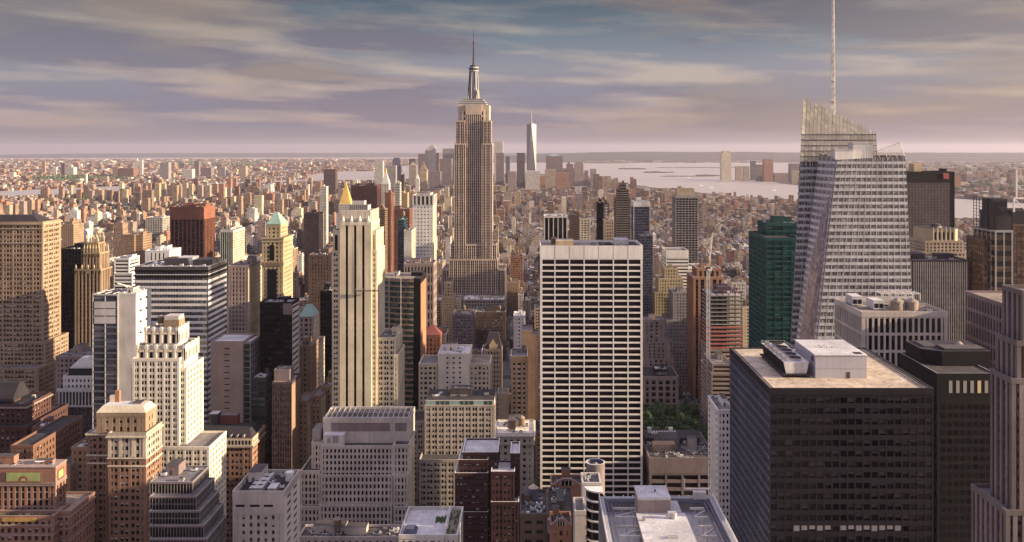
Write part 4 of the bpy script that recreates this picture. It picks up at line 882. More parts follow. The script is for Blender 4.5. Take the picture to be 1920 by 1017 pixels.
# cream tower with black stripes
Yf = 560.0
strip = S('cream', 'glass_black', pitch=5.4, pier=4.35, floor=60, span=0, deep=.9)
T = H('striped_stone_tower', 'cream stone tower with three black vertical stripes and fluted crown', Yf,
  [(637, 696, 417, 0, 30, {'b': 0, 'cap': 2, 'house': False, 'st': dict(wall='cream', glass='glass_black', strips=[(3.6, 5.2), (8.8, 10.4), (13.9, 15.5)]), 'sst': S('cream', 'glass', pitch=3.2, pier=1.9, floor=3.25, span=1.7)})],
  strip, vb=780, cl=0, finish=False, short='the cream black-striped tower', coping='ivory')
x0, x1, y0, y1, z1 = T.t[0]
wg = S('cream', 'glass_blind', pitch=2.0, pier=1.1, floor=3.25, span=1.35, deep=.45, group=2, mull=.35)
sw = S('cream', 'glass', pitch=3.2, pier=1.9, floor=3.25, span=1.7)
for a, b, yt_, dy in ((622.5, 636.6, 470, 2.5), (696.4, 706.5, 470, 2.5)): block(T, X(a, Yf + dy), X(b, Yf + dy), Yf + dy, Yf + 33, 0, Z(yt_, Yf + dy), wg, sw, cap=1)
for a, b, yt_, dy in ((624, 636.6, 432, 3.4), (696.4, 705.5, 432, 3.4)): block(T, X(a, Yf + dy), X(b, Yf + dy), Yf + dy, Yf + 31, Z(471, Yf), Z(yt_, Yf + dy), S('cream', 'glass_black', pitch=6, pier=3.2, floor=40, span=0, deep=.8, corner=1.2), sw, cap=3)
block(T, X(707, Yf + 5), X(742, Yf + 5), Yf + 5, Yf + 34, 0, Z(633, Yf + 5), S('cream', 'glass_blind', pitch=2.1, pier=1.2, floor=3.25, span=1.35, deep=.45, group=2, mull=.35), sw, cap=1.6); clutter(T, X(708, Yf), X(741, Yf), Yf + 7, Yf + 30, Z(633, Yf + 5) - 1, 5, 1.2, 'cream', tanks=0)
block(T, X(738, Yf + 3), X(746, Yf + 3), Yf + 3.2, Yf + 33, 0, Z(665, Yf + 3), wg, sw, cap=1.6)
reg(X(621, Yf), X(746, Yf), Yf, Yf + 34, 'ff'); HERO.append((621, 755, 600, 780, Yf, None, T))
fl = T.p('fluted_crown'); zc = Z(396, Yf + 2); fl.box(x0 + .6, x1 - .4, y0 + 2.5, y1 - 3, z1 - 1, zc, 'cream', 'roof_tan')
for i in range(22): a = x0 + .9 + (x1 - x0 - 1.8) * i / 21; fl.box(a - .28, a + .28, y0 + 1.9, y0 + 2.5, z1 - 1, zc + .6, 'ivory')
for i in range(14): b = y0 + 3 + (y1 - y0 - 7) * i / 13; fl.box(x1 - .4, x1 + .2, b - .3, b + .3, z1 - 1, zc + .6, 'ivory')
for k_ in range(4): a = x0 + 3.9 / 2 + k_ * (x1 - x0 - 3.9) / 3; fl.box(a - .8, a + .8, y0 - .15, y0 + 2, z1 - 2, z1 + 1.2, 'ivory'); fl.cyl(a, y0 + 1, 1.1, .05, z1 + 1.2, z1 + 4, 'ivory', 4, cap=False)
b = T.add('roof_house'); b.box(X(655, 572), X(690, 572), 572, 582, zc, Z(385, 572), 'offwhite', 'roof_grey'); b.box(X(660, 574), X(683, 574), 574, 581, Z(385, 572), Z(377, 572), 'silver', 'roof_dark')
for i in range(9): a = X(656, 572) + 1.35 * i; b.box(a, a + .3, 571.7, 572, zc, Z(385, 572) + .6, 'grey_dark')
T.finish()
# window-cleaning platform hanging on that tower
T = Thing('cleaning_platform', 'long window-cleaning platform hanging across the cream black-striped tower', 'platform', (X(682, 558), 558, Z(546, 558)))
a, b = X(663, 558), X(710, 558); m = T.p('deck'); m.box(a, b, 557.6, 558.6, Z(546.5, 558), Z(545, 558), 'grey_dark', bottom=True); q = T.p('railing')
for i in range(12): xx = a + (b - a) * i / 11; q.bar((xx, 557.65, Z(545, 558)), (xx, 557.65, Z(545, 558) + 1.1), .05, 'steel')
q.bar((a, 557.65, Z(545, 558) + 1.1), (b, 557.65, Z(545, 558) + 1.1), .06, 'steel'); q = T.p('cables')
for xx in (a + .5, b - .5): q.bar((xx, 558, Z(545, 558)), (xx, 558, Z(436, 558)), .05, 'grey_dark')
T.finish()
# curved green glass building + black core
Yg = 655.0; T = Thing('curved_office_building', 'office building with bowed pale floor bands and green glass behind the cream black-striped tower', 'office building', (X(750, Yg), Yg + 20, 0))
zt = Z(523, Yg); P_ = []
for i in range(9):
    t = i / 8; px = 712 + 63 * t; yy = Yg + 9 * (1 - t) ** 2; P_.append((X(px, Yg), yy))
back = [(X(775, Yg), Yg + 34), (X(712, Yg), Yg + 34)]; ring = P_ + back
gm = T.p('glazing'); n = len(ring)
gm_u = 0
for i in range(n):
    a, b = ring[i], ring[(i + 1) % n]; gm.face([(*a, 0), (*b, 0), (*b, zt), (*a, zt)], 'glass_green', [(i * 2, 0), (i * 2 + 2, 0), (i * 2 + 2, 44), (i * 2, 44)])
def ofs(k): return [(p[0], p[1] - k) if i < 9 else p for i, p in enumerate(ring)]
fm = T.p('floor_bands'); z = 2.0
while z < zt + 1:
    h = 1.25 if z < zt - 5 else 2.2; Ar = ofs(.5); fm.loft([(*p, z) for p in Ar], [(*p, z + h) for p in Ar], 'tan'); fm.cap([(*p, z + h) for p in Ar], 'tan'); fm.cap([(*p, z) for p in Ar][::-1], 'limestone'); z += 4.0  # limestone bands coloured tan, their shade put into the colour
T.p('roof').cap([(*p, z - 1.6) for p in ofs(.5)], 'roof_tan')
for i in (2, 5): T.p('mullions').box(P_[i][0] - .3, P_[i][0] + .3, P_[i][1] - 1, P_[i][1], 0, zt, 'offwhite')
clutter(T, X(728, Yg), X(755, Yg), Yg + 8, Yg + 24, z - 1.6, 2, 1, 'silver', tanks=0)
c_ = T.p('service_core'); x0, x1 = X(775.5, Yg), X(788, Yg); c_.box(x0, x1, Yg + 1, Yg + 34, 0, zt, 'black', 'roof_dark'); c_.box(x1, x1 + .3, Yg + 1, Yg + 34, 0, zt - 4, 'brick_orange')
c_.box(X(766, Yg), X(787.5, Yg), Yg + 14, Yg + 26, zt, Z(513, Yg + 8), 'blackred', 'roof_dark'); T.finish(); reg(X(712, Yg), X(790, Yg), Yg - 4, Yg + 34, 'curved'); HERO.append((712, 797, 512, 710, Yg, 'the bowed green-glass building', T))
H('office_tower', 'brown stone tower with arcaded top storey and sunlit edge, below the white grid tower', 800, [(757, 813, 494, 0, 26, {'st': S('pinkstone', 'glass_brown', pitch=3, pier=1.2, floor=8, span=2.6, deep=.7)})],
  S('brown', 'glass_dark', pitch=3), S('sand', pitch=3, pier=1.4), vb=600, cl=1, short='the arcaded brown tower', cap=2)
T = H('office_building', 'reddish building with a red pyramid roof', 700, [(789, 826, 629, 0, 24, {'cap': 2})], S('brick_red', 'glass_blind', pitch=3.1, pier=1.5, floor=3.6, span=1.8), vb=690, cl=0, finish=False, short='the red pyramid roof')
x0, x1, y0, y1, z1 = T.t[0]; T.p('pyramid_roof').hip(x0 - .4, x1 + .4, y0 - .4, y1 + .4, z1, Z(609, 712), (x0 + x1) / 2 - 1, (x0 + x1) / 2 + 1, 711, 713, 'redtile'); T.finish()
H('apartment_block', 'cream block with tall blank wall and roof terraces, behind the beige stone hotel', 600, [(785, 820, 682, 2, 26, {'b': 0}), (880, 919, 682, 2, 26, {'b': 0, 'roof': 'roof_tan'}), (821, 880, 663, 0, 28, {'b': 0, 'roof': 'roof_white', 'st': S('ivory', 'glass', pitch=4, pier=2.8, floor=3.3, span=2.0)})],
  S('cream', 'glass_blind', pitch=2.9, pier=1.3, floor=3.3, span=1.5), vb=760, cl=1, short='the cream blank-walled block')
T = H('office_building', 'tan gabled tower with steep slate roof', 690, [(908, 941, 655, 0, 22)], S('sand', 'glass_dark', pitch=2.4, pier=1.2, floor=3.6, span=1.7), vb=750, cl=0, finish=False, short='the tan gabled tower')
x0, x1, y0, y1, z1 = T.t[0]; T.p('slate_roof').hip(x0, x1, y0, y1, z1 - 1, z1 + 11, x0 + 3, x1 - 3, y0 + 9, y1 - 9, 'slate'); xm = (x0 + x1) / 2; gbl = T.p('gable'); gbl.face([(xm - 3, y0 - .2, z1 - 2), (xm + 3, y0 - .2, z1 - 2), (xm + 3, y0 - .2, z1 + 3), (xm, y0 - .2, z1 + 8), (xm - 3, y0 - .2, z1 + 3)], 'goldstone'); gbl.box(xm - 3, xm + 3, y0 - .19, y0 + 4, z1 - 2, z1 + 3, 'goldstone'); T.finish()
H('office_building', 'slim ornate white and brick building with arched top windows, left of the white gridded slab', 640, [(958, 989, 668, 0, 24)], S('brick_tan', 'glass_dark', pitch=3.6, pier=1.7, floor=3.5, span=1.8, sp='grey'), vb=755, cl=1, roof='roof_grey', coping='offwhite', cap=4)
H('apartment_block', 'white stepped apartment block standing left of the white gridded slab', 760, [(963, 984, 592, 0, 20, {'roof': 'roof_white'})], S('white', 'glass', pitch=3.2, pier=1.8, floor=3.2, span=1.8), vb=690, cl=1)
H('apartment_block', 'tan and dark brick block touching the white gridded slab', 700, [(978, 998, 620, 0, 24), (998.5, 1010, 628, 2, 22, {'b': 0})], S('brick_tan', 'glass', pitch=8, pier=7, floor=3.4, span=2), vb=700, cl=1)
# beige stone hotel
T = H('stone_hotel', 'beige stone hotel with green glass top floor and cluttered dark roof', 545, [(786, 872, 862, -12, 20), (770, 795, 790, 4, 24, {'b': 0}), (796, 928, 760, 0, 26, {'b': 0, 'cap': .8})],
  S('beige', 'glass_blind', pitch=2.05, pier=1.15, floor=3.3, span=1.4, deep=.45, group=2, mull=.4), vb=950, cl=2.2, finish=False, roof='roof_tar', tanks=0, short='the beige stone hotel', wins=100)
x0, x1, y0, y1, z1 = T.t[2]; b = T.p('top_floor'); b.box(x0 + .4, x1 - .4, y0 + .5, y1 - 1, z1 - 1.1, z1 + 3, 'offwhite', 'roof_dark')
for i in range(14): a = x0 + 1 + (x1 - x0 - 2) * i / 14; b.box(a, a + 2.3, y0 + .4, y0 + .49, z1 - .4, z1 + 2.4, 'copper' if i % 5 < 2 else 'glass_green')
clutter(T, x0 + 2, x1 - 2, y0 + 3, y1 - 3, z1 + 3, 21, 1.8, 'grey_dark', tanks=0)
for i in range(3): tt_ = T.add('roof_mast'); tt_.bar((x0 + 18 + 4 * i, y0 + 12, z1 + 3), (x0 + 18 + 4 * i, y0 + 12, z1 + 8), .12, 'white')
T.finish()
H('office_building', 'tan windowless stair block on a low roof, right of the beige stone hotel', 575, [(933, 953, 737, 0, 12)], S('sand', 'glass', pitch=6, pier=5, floor=6, span=4.6), vb=800, cl=0)
T = H('office_building', 'narrow beige building with deep cornice, between the beige stone hotel and the white gridded slab', 500, [(930, 1001, 813, 0, 26, {'cap': 2.5})], S('beige', 'glass_dark', pitch=3.8, pier=2.0, floor=3.5, span=1.9, deep=.5), vb=940, cl=1.5, finish=False, wins=60)
x0, x1, y0, y1, z1 = T.t[0]; T.p('cornice').box(x0 - .7, x1 + .7, y0 - .7, y1 + .4, z1 - 6.5, z1 - 5.7, 'sand', bottom=True); T.p('cornice').box(x0 - .9, x1 + .9, y0 - .9, y1 + .4, z1 - 1.6, z1 - .6, 'ivory', bottom=True)
tank(T.add('water_tank'), x0 + 14, y0 + 14, z1 - 1, 2.0, 3.6, 2); T.finish()
# maroon stepped building
T = H('brick_apartment_building', 'maroon brick building with white-edged terraces stepping down in front of the beige stone hotel', 450,
  [(848, 915, 960, -2, 30), (853, 915, 887, -1, 28), (860, 915, 862, 1, 26), (867, 934, 848, 2, 22, {'b': 0}), (921, 973, 941, -5, 18, {'b': 0}), (921, 965, 884, -4, 16), (957, 974, 850, 2, 18, {'b': 0})],
  S('maroon', 'glass_blind', pitch=2.0, pier=.9, floor=3.3, span=1.8, deep=.4, group=3, mull=.9), vb=1017, cl=1.4, roof='roof_white', coping='white', par=.9, short='the maroon stepped building', wins=100, tanks=0)
# limestone complex
Yl = 490.0; ls = S('limestone', 'glass_black', pitch=2.15, pier=1.05, floor=3.5, span=1.25, deep=.6)
T = H('limestone_office_block', 'wide pale limestone block stepping back in tiers with rows of small dark windows', Yl,
  [(563, 600, 950, -4, 30), (563, 600, 883, 0, 34), (584, 603, 829, 6, 28), (595, 738, 993, -9, 30, {'b': 0, 'cap': .8}), (599, 735, 947, -6, 30, {'b': 0, 'cap': .8}), (601, 736, 891, -3, 30, {'b': Z(948, Yl) - 1.1, 'cap': .8}), (602, 737, 836, 0, 30, {'b': Z(892, Yl) - 1.1, 'cap': 1.4}), (606, 768, 784, 8, 22, {'b': 0, 'st': S('limestone', pitch=90, pier=80, floor=200, span=199), 'cap': 3}),
   (738, 762, 950, -7, 14, {'b': 0}), (737.4, 765, 890, -4, 20, {'b': 0}), (737.4, 767, 834, -1, 24, {'b': 0})],
  ls, S('cream', 'glass_black', pitch=3, pier=2.2, floor=3.5, span=2.4), vb=1017, cl=0, finish=False, roof='roof_tar', short='the tiered limestone block', wins=100)
x0, x1, y0, y1, z1 = T.t[7]
for a, b in ((621, 731), (741, 762)): T.add('louvre_panel').box(X(a, 498), X(b, 498), y0 - .3, y0 - .15, Z(808, 498), Z(793, 498), 'mauve')
fr = T.add('roof_frame')
for i in range(17): a = x0 + 1 + (x1 - x0 - 2) * i / 16; fr.bar((a, y0 + 1, z1), (a, y0 + 15, z1 + 1.6), .18, 'silver'); fr.bar((a, y0 + 15, z1 - 1), (a, y0 + 15, z1 + 1.6), .2, 'silver'); fr.bar((a, y0 + 1, z1), (a + 2.5, y0 + 8, z1 + .9), .12, 'roof_tan')
for q in (1, 8, 15): fr.bar((x0 + 1, y0 + q, z1 + q * .1), (x1 - 1, y0 + q, z1 + q * .1), .2, 'silver')
b = T.add('roof_house'); b.box(X(607, Yl + 3), X(645, Yl + 3), Yl + 2, Yl + 7.9, Z(836, Yl) - 1, Z(816, Yl + 2), 'offwhite', 'roof_white'); b.box(X(612, Yl), X(618, Yl), Yl + 1.9, Yl + 2, Z(833, Yl), Z(824, Yl), 'grey'); b.box(X(622, Yl), X(633, Yl), Yl + 1.9, Yl + 2, Z(833, Yl), Z(820, Yl), 'grey')
b = T.add('side_canopy'); b.box(X(590, 506), X(606, 506), 500, 512, Z(829, 500), Z(806, 500), 'grey', 'roof_grey')
T.finish()
H('low_rise_block', 'low pale roof with a red-sided skylight in front of the tiered limestone block', 440, [(560, 752, 1006, 0, 14)], S('limestone', 'glass_black', pitch=3.4, pier=2, floor=3.5, span=1.6), vb=1017, cl=3, roof='roof_tar', seed=4)
# white building with rooftop fans
T = H('stone_office_block', 'plain pale stone building with fans in its roof well and sunlit flank', 400, [(436, 533, 921, 0, 27, {'cap': 3.5, 'par': 2.6})], S('limestone', 'glass_blind', pitch=3.3, pier=2.1, floor=3.3, span=1.5, deep=.4), S('ivory', 'glass_dark', pitch=6, pier=5, floor=3.3, span=1.7, deep=.3), vb=1017, cl=.6, finish=False, roof='roof_dark', wins=60, short='the pale block with roof fans')
x0, x1, y0, y1, z1 = T.t[0]; fm = T.p('facade'); z = z1 - 2.6
T.p('blank_top').box(x0 + .0, x1 - .02, y0 - .14, y0 - .02, Z(965, 400), z1 - .1, 'limestone')
for a, b in ((442, 459), (469, 487), (495, 512)): T.p('vent_slot').box(X(a, 400), X(b, 400), y0 - .2, y0 - .15, Z(950.5, 400), Z(946.5, 400), 'black')
for i in range(4): b = T.add('cooling_fan'); yy = y0 + 2.5 + 5 * i; b.box(x0 + 6.5, x0 + 12.5, yy, yy + 4.4, z + .3, z + 3, 'grey', 'roof_white'); [b.cyl(x0 + 8 + 3 * k, yy + 2.2, 1.2, 1.1, z + 3, z + 3.7, 'white', 12, 'grey_dark') for k in range(2)]
b = T.add('roof_house'); b.box(x0 + 14.5, x0 + 18.5, y0 + 3, y0 + 10, z, z + 2.6, 'tan', 'roof_white'); b = T.add('water_tank'); b.cyl(x1 - 3, y0 + 20, 2, 2, z, z + 4, 'white', 12); T.finish()
# brick and stone tower
T = H('brick_tower', 'brick tower with cream stone upper storeys and windowed penthouse', 425,
  [(164, 202, 812, 4, 14), (202.5, 274, 858, 0, 18, {'b': 0, 'cap': 1}), (202.5, 274, 812, 0, 18, {'cap': 2, 'st': S('beige', 'glass_blind', pitch=2.6, pier=1.4, floor=3.3, span=1.45, deep=.4, group=2, mull=.75)}), (181, 273, 774, 3, 12, {'cap': 2, 'st': S('tan', 'glass_blind', pitch=3.2, pier=2.0, floor=3.2, span=1.5)})],
  S('redbrown', 'glass_blind', pitch=2.6, pier=1.4, floor=3.3, span=1.45, deep=.4, group=2, mull=.75), vb=1017, cl=.6, finish=False, roof='roof_tan', short='the brick and cream tower', wins=100, tanks=0)
for k_, (x0, x1, y0, y1, z1) in enumerate((T.t[0], T.t[2])):
    m = T.p('cornice')
    for z, e in ((Z(858, 425), .35), (Z(818, 425), .8), (Z(873, 425), .2)): 
        m.box(x0 - e, x1 + e, y0 - e, y1 + e, z - .7, z, 'cream', bottom=True)
x0, x1, y0, y1, z1 = T.t[2]; m = T.p('stone_piers'); n = 6
for i in range(n + 1):
    if i % 2 == 0: a = min(max(x0 + (x1 - x0) * i / n, x0 + .8), x1 - .8); m.box(a - .8, a + .8, y0 - .12, y0 - .02, Z(857, 425), Z(819, 425), 'cream')
x0, x1, y0, y1, z1 = T.t[3]; T.p('mansard').hip(x0 - .2, x1 + .2, y0 - .2, y1 + .2, z1, Z(761, 430), x0 + 2, x1 - 2, y0 + 2, y1 - 2, 'cream', 'roof_white'); b = T.add('chimney'); b.box(x0 + 2.5, x0 + 5, y1 - 4, y1 - 2, z1, Z(742, 436), 'cream'); b.box(x0 + 5.1, x0 + 7.2, y1 - 4, y1 - 2.5, z1, Z(733, 436), 'brick_orange'); T.finish()
# stepped dark glass building
Yp = 385.0; cg = S('mauve', 'glass_black', pitch=1.3, pier=.13, floor=3.0, span=.2, deep=.18, sp='grey', pm='grey')
T = H('stepped_glass_building', 'grey building with dark gridded glass stepping outward below like terraces', Yp,
  [(280, 388, 1010, -10, 24, {'st': cg}), (280, 382.5, 985, -8, 24, {'st': cg}), (280, 375, 958, -6, 23, {'st': cg}), (280, 368, 931, -4, 22, {'st': cg}), (280, 361, 904, 0, 20, {'st': cg})], cg, vb=1017, cl=.7, roof='roof_grey', cap=.8, coping='grey', par=.5, short='the terraced glass building', wins=100, tanks=0)
# orange deco building
Yo = 400.0
T = H('art_deco_building', 'orange brick art deco building with green sunburst panel and small terraces', Yo,
  [(-40, 132, 958, -4, 22), (-40, 100, 967, -9, 14, {'b': 0}), (-40, 104, 876, 0, 9, {'b': Z(960, Yo) - 1, 'cap': 8, 'st': S('terracotta', 'glass_dark', pitch=2.7, pier=1.3, floor=3.4, span=.5, deep=.6, sp='grey')})], S('terracotta', 'glass_blind', pitch=2.9, pier=1.4, floor=3.4, span=1.4, deep=.5), vb=1017, cl=1.5, finish=False, roof='roof_tan', coping='pinkstone', short='the orange art deco building', wins=60)
for (x0, x1, y0, y1, z1), zz_ in ((T.t[2], (905, 909, 875)), (T.t[0], (968, 990, 1012)), (T.t[1], (984, 1002))):
    q = T.p('stone_trim')
    for k_ in zz_: z = Z(k_, y0); q.box(x0 - .35, x1 + .35, y0 - .35, y1 + .35, z - .55, z, 'pinkstone', bottom=True)
    for k_ in range(6):
        for sx in (x0, x1): q.box(sx - .2, sx + .2, y0 - .2, y0 + .7, z1 - 3 - k_ * 3.2, z1 - 2 - k_ * 3.2, 'pinkstone', bottom=True)
x0, x1, y0, y1, z1 = T.t[2]; zt_, zb_ = Z(884, Yo), Z(904, Yo); pa, pb = X(11, Yo), X(79, Yo); m = T.p('sunburst_panel')
m.box(pa, pb, y0 - .5, y0 - .14, zb_, zt_, 'redtile'); m.box(pa + .5, pb - .5, y0 - .55, y0 - .5, zb_ + .5, zt_ - .5, 'green_panel'); xm, zc_ = (pa + pb) / 2, zb_ + .7
for r, mm, of in ((2.6, 'ochre', .6), (2.0, 'redtile', .65), (1.3, 'goldstone', .7)):
    for i in range(10): a0, a1 = math.pi * i / 10, math.pi * (i + 1) / 10; m.face([(xm, y0 - of, zc_), (xm + r * math.cos(a0), y0 - of, zc_ + r * math.sin(a0)), (xm + r * math.cos(a1), y0 - of, zc_ + r * math.sin(a1))], mm)
for sg in (-1, 1):
    for j in range(4): m.box(xm + sg * 3.0 + (sg > 0) * 0 - (sg < 0) * 2.6, xm + sg * 3.0 + (sg > 0) * 2.6, y0 - .6, y0 - .56, zc_ + .1 + j * .75, zc_ + .35 + j * .75, 'ochre')
for i in range(24): a = pa + (pb - pa) * (i + .5) / 24; [m.box(a - .2, a + .2, y0 - .55, y0 - .5, q, q + .28, 'ochre') for q in (zb_ + .1, zt_ - .38)]
q = T.p('side_panel'); q.box(x1 + .13, x1 + .35, y0 + 1.5, y0 + 6.5, zb_ + .2, zt_ - .2, 'redtile'); q.box(x1 + .35, x1 + .4, y0 + 2, y0 + 6, zb_ + .7, zt_ - .7, 'green_panel')
x0, x1, y0, y1, z1 = T.t[1]; q = T.p('ochre_panel'); q.box(X(4, 391), X(68, 391), y0 - .3, y0 - .13, z1 - 2.6, z1 - .9, 'ochre')
gr = random.Random(5); pl = T.p('roof_garden')
for i in range(60): a, b = gr.uniform(X(0, 395), X(98, 395)), gr.uniform(392.5, 394.5); r = gr.uniform(.25, .6); pl.cyl(a, b, r, r * .4, z1 - 1, z1 - 1 + r * 1.5, 'leaf_dark', 5)
dsh = T.add('satellite_dish'); x0, x1, y0, y1, z1 = T.t[2]; dsh.cyl(X(77, 404), 404, .3, .3, z1 - 1, z1 + 1, 'steel', 8); dsh.cyl(X(77, 404), 404, .4, 2.6, z1 + 1, z1 + 1.6, 'white', 16, 'white'); T.finish()
# brick hotel on the left, its shade put into a darker brick colour
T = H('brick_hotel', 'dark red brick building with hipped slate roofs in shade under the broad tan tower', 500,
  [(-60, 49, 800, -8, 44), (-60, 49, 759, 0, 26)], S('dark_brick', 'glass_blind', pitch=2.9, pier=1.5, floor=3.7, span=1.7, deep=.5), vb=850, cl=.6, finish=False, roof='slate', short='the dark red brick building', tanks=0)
x0, x1, y0, y1, z1 = T.t[1]; T.p('hipped_roof').hip(x0 + 1, X(49, 520), 506, 524, z1, Z(716, 515), x0 + 8, X(40, 515), 513, 517, 'slate'); m = T.p('cornice'); m.box(x0 - .8, x1 + .8, y0 - .8, y1 + .8, z1 - 2, z1 - 1.2, 'pinkstone', bottom=True); T.finish()
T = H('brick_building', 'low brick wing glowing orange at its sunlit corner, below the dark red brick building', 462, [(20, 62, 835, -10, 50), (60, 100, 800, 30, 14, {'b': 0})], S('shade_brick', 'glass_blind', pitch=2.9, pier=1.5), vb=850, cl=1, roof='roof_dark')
# colonnaded building
T = H('colonnaded_building', 'grey stone building with a white colonnade and stepped pyramid cap', 600, [(110, 176, 729, 0, 24, {'cap': 1}), (118, 177, 705, 3, 18, {'st': S('white', 'glass_dark', pitch=2.6, pier=1.4, floor=4.4, span=2.1)})], S('grey_dark', 'glass_blue', pitch=2.5, pier=1.3, floor=3.6, span=1.6), vb=850, cl=0, finish=False, roof='roof_dark', short='the colonnaded building')
x0, x1, y0, y1, z1 = T.t[0]; m = T.p('colonnade'); m.box(x0 - .6, x1 + .6, y0 - 1.6, y0 - .2, z1 - 2, z1, 'offwhite', bottom=True); m.box(x0 - .6, x1 + .6, y0 - 1.6, y0 - .2, z1 - 12, z1 - 11, 'offwhite', bottom=True)
for i in range(11): m.cyl(x0 + .8 + (x1 - x0 - 1.6) * i / 10, y0 - .9, .42, .38, z1 - 11, z1 - 2, 'white', 8)
x0, x1, y0, y1, z1 = T.t[1]; pc = T.p('stepped_cap'); zz = z1
pc.box(x0 + 3, x1 - 1, y0 + 1.5, y1 - 1, zz - 1, zz + 4.5, 'slate')
for k in range(6): pc.box(x0 + 4 + k * 1.0, x1 - 2 - k * 1.0, y0 + 2 + k * .8, y1 - 2 - k * .8, zz + 4.5 + k * 1.05, zz + 5.6 + k * 1.05, 'white')
T.finish()
H('office_building', 'tan low block with flat roofs behind the stepped pyramid cap', 645, [(104, 178, 668, 0, 30)], S('pinkstone', 'glass_dark', pitch=3, pier=1.6), vb=730, cl=1.5)
H('office_building', 'grey curved-fronted building with dark windows behind the orange art deco building', 470, [(96, 131, 873, 0, 30), (134, 166, 838, 6, 26, {'b': 0, 'roof': 'roof_white'})], S('tan', 'glass_dark', pitch=3, pier=1.6, floor=3.6, span=1.9), vb=960, cl=1.8)
# brown mansard hotel
T = H('mansard_building', 'orange brick building with dark mansard roof and pale window storey', 545, [(330, 473, 822, 0, 26, {'cap': 1}), (330, 473, 822.2, .02, 2, {'b': 0})][:1],
  S('redbrown', 'glass_blind', pitch=2.7, pier=1.3, floor=3.7, span=1.7, deep=.45, group=3, mull=.7), vb=900, cl=0, finish=False, roof='slate', short='the mansard-roofed building', wins=60)
x0, x1, y0, y1, z1 = T.t[0]
T.p('mansard').hip(x0 + .3, x1 - .3, y0 + .3, y1 - .3, z1 - 1, Z(797, 560), x0 + 4, x1 - 4, y0 + 8, y1 - 6, 'slate'); m = T.p('window_storey'); m.box(x0 - .3, x1 + .3, y0 - .3, y1 + .3, Z(836, 545), Z(823, 545), 'cream', bottom=True)
for i in range(22): a = x0 + 1 + (x1 - x0 - 3) * i / 21; m.box(a, a + 1.1, y0 - .36, y0 - .31, Z(834, 545), Z(826, 545), 'glass_black')
for i in range(11): b = y0 + 1 + (y1 - y0 - 3) * i / 10; m.box(x1 + .31, x1 + .36, b, b + 1.1, Z(834, 545), Z(826, 545), 'glass_black')
T.p('cornice').box(x0 - 1, x1 + 1, y0 - 1, y1 + 1, Z(836.5, 545) - .9, Z(836.5, 545), 'pinkstone', bottom=True)
for i in range(6): a = X(398 + 12 * i, 548); b = T.add('dormer'); b.box(a - .5, a + .5, y0 + 1, y0 + 3.5, z1, z1 + 1.6, 'grey', 'slate')
b = T.add('roof_house'); b.box(X(412, 562), X(444, 562), 562, 568, Z(800, 562), Z(779, 562), 'redtile', 'roof_grey'); b = T.add('roof_house'); b.box(X(394, 562), X(410, 562), 560, 567, Z(800, 562), Z(775, 562), 'grey_dark', 'roof_white'); T.finish()
# grey blank tower
T = H('office_tower', 'blank pinkish-grey tower with dark glass terraces on one corner', 590, [(395, 456, 640, 0, 26, {'b': 0, 'cap': 3}), (456.4, 470, 641, 1.5, 24, {'b': 0, 'st': S('grey', 'glass_green', pitch=5, pier=.4, floor=3.8, span=.5, deep=.4)}), (470.3, 498, 708, -3, 24, {'b': 0, 'st': S('grey_dark', 'glass_green', pitch=4, pier=.35, floor=3.8, span=.5, deep=.4)})],
  S('pinkstone', 'glass_dark', pitch=11, pier=9, floor=3.9, span=3.2), S('grey_dark', 'glass_green', pitch=4, pier=.35, floor=3.8, span=.5, deep=.4), vb=780, cl=1.2, roof='roof_white', short='the blank grey tower')
T = H('office_tower', 'brown glass tower with blank tan flank between the mansard roof and the dark glass box', 555, [(510, 547, 717, 0, 22, {'cap': 1.5}), (514, 543, 693, 7, 10, {'st': BLANK('mauve'), 'house': False})], S('plum', 'glass_brown', pitch=1.6, pier=.25, floor=3.8, span=.7, deep=.3), S('brick_tan', pitch=30, pier=29, floor=100, span=99), vb=880, cl=1.2, roof='roof_tan', short='the brown glass tower')
H('brick_building', 'brick tower with pointed slate cap below the small green-pyramid tower', 640, [(560, 583, 648, 0, 22)], S('brick_tan', 'glass_dark', pitch=3.4, pier=1.8), vb=760, cl=1)
H('brick_building', 'narrow brick block with sunlit flank right of the brown glass tower', 575, [(558, 578, 752, 0, 20), (582, 602, 742, 6, 24, {'b': 0}), (602.5, 622, 725, 20, 22, {'b': 0})], S('brick_tan', 'glass_blind', pitch=3.2, pier=1.7), S('cream', 'glass', pitch=3), vb=800, cl=1)
H('office_building', 'long dark brick block with rows of lit windows left of the cream black-striped tower', 900, [(578, 622, 478, 0, 50)], S('brown', 'glass_blind', pitch=3, pier=1.7, floor=3.6, span=2), vb=560, cl=1, roof='roof_dark')
H('office_building', 'grey ribbed slab behind the wide striped block, sunlit on its flank', 760, [(428, 466, 498, 0, 40)], S('pinkstone', 'glass', pitch=3, pier=1.6), S('cream', pitch=3, pier=1.5), vb=600, cl=1)
T = H('office_building', 'white stepped modern building between the gothic-topped tower and the wide striped block', 900, [(212, 248, 512, 0, 30), (214, 242, 484, 4, 24)], S('white', 'glass', pitch=30, pier=1, floor=3.8, span=2, deep=.5), vb=535, cl=.5, coping='white')
H('apartment_block', 'white crenellated building with dark vertical windows above the wide striped block', 1050, [(272, 318, 470, 0, 34, {'roof': 'roof_white'})], S('white', 'glass_dark', pitch=5, pier=3, floor=12, span=3), vb=492, cl=1.5)
H('apartment_tower', 'sand coloured pair of joined towers left of the orange ribbed tower', 1300, [(229, 252, 440, 0, 30), (252.5, 268, 440, 4, 30, {'b': 0})], S('brick_tan', 'glass', pitch=3.2, pier=1.7, sp='tan'), vb=480, cl=1)
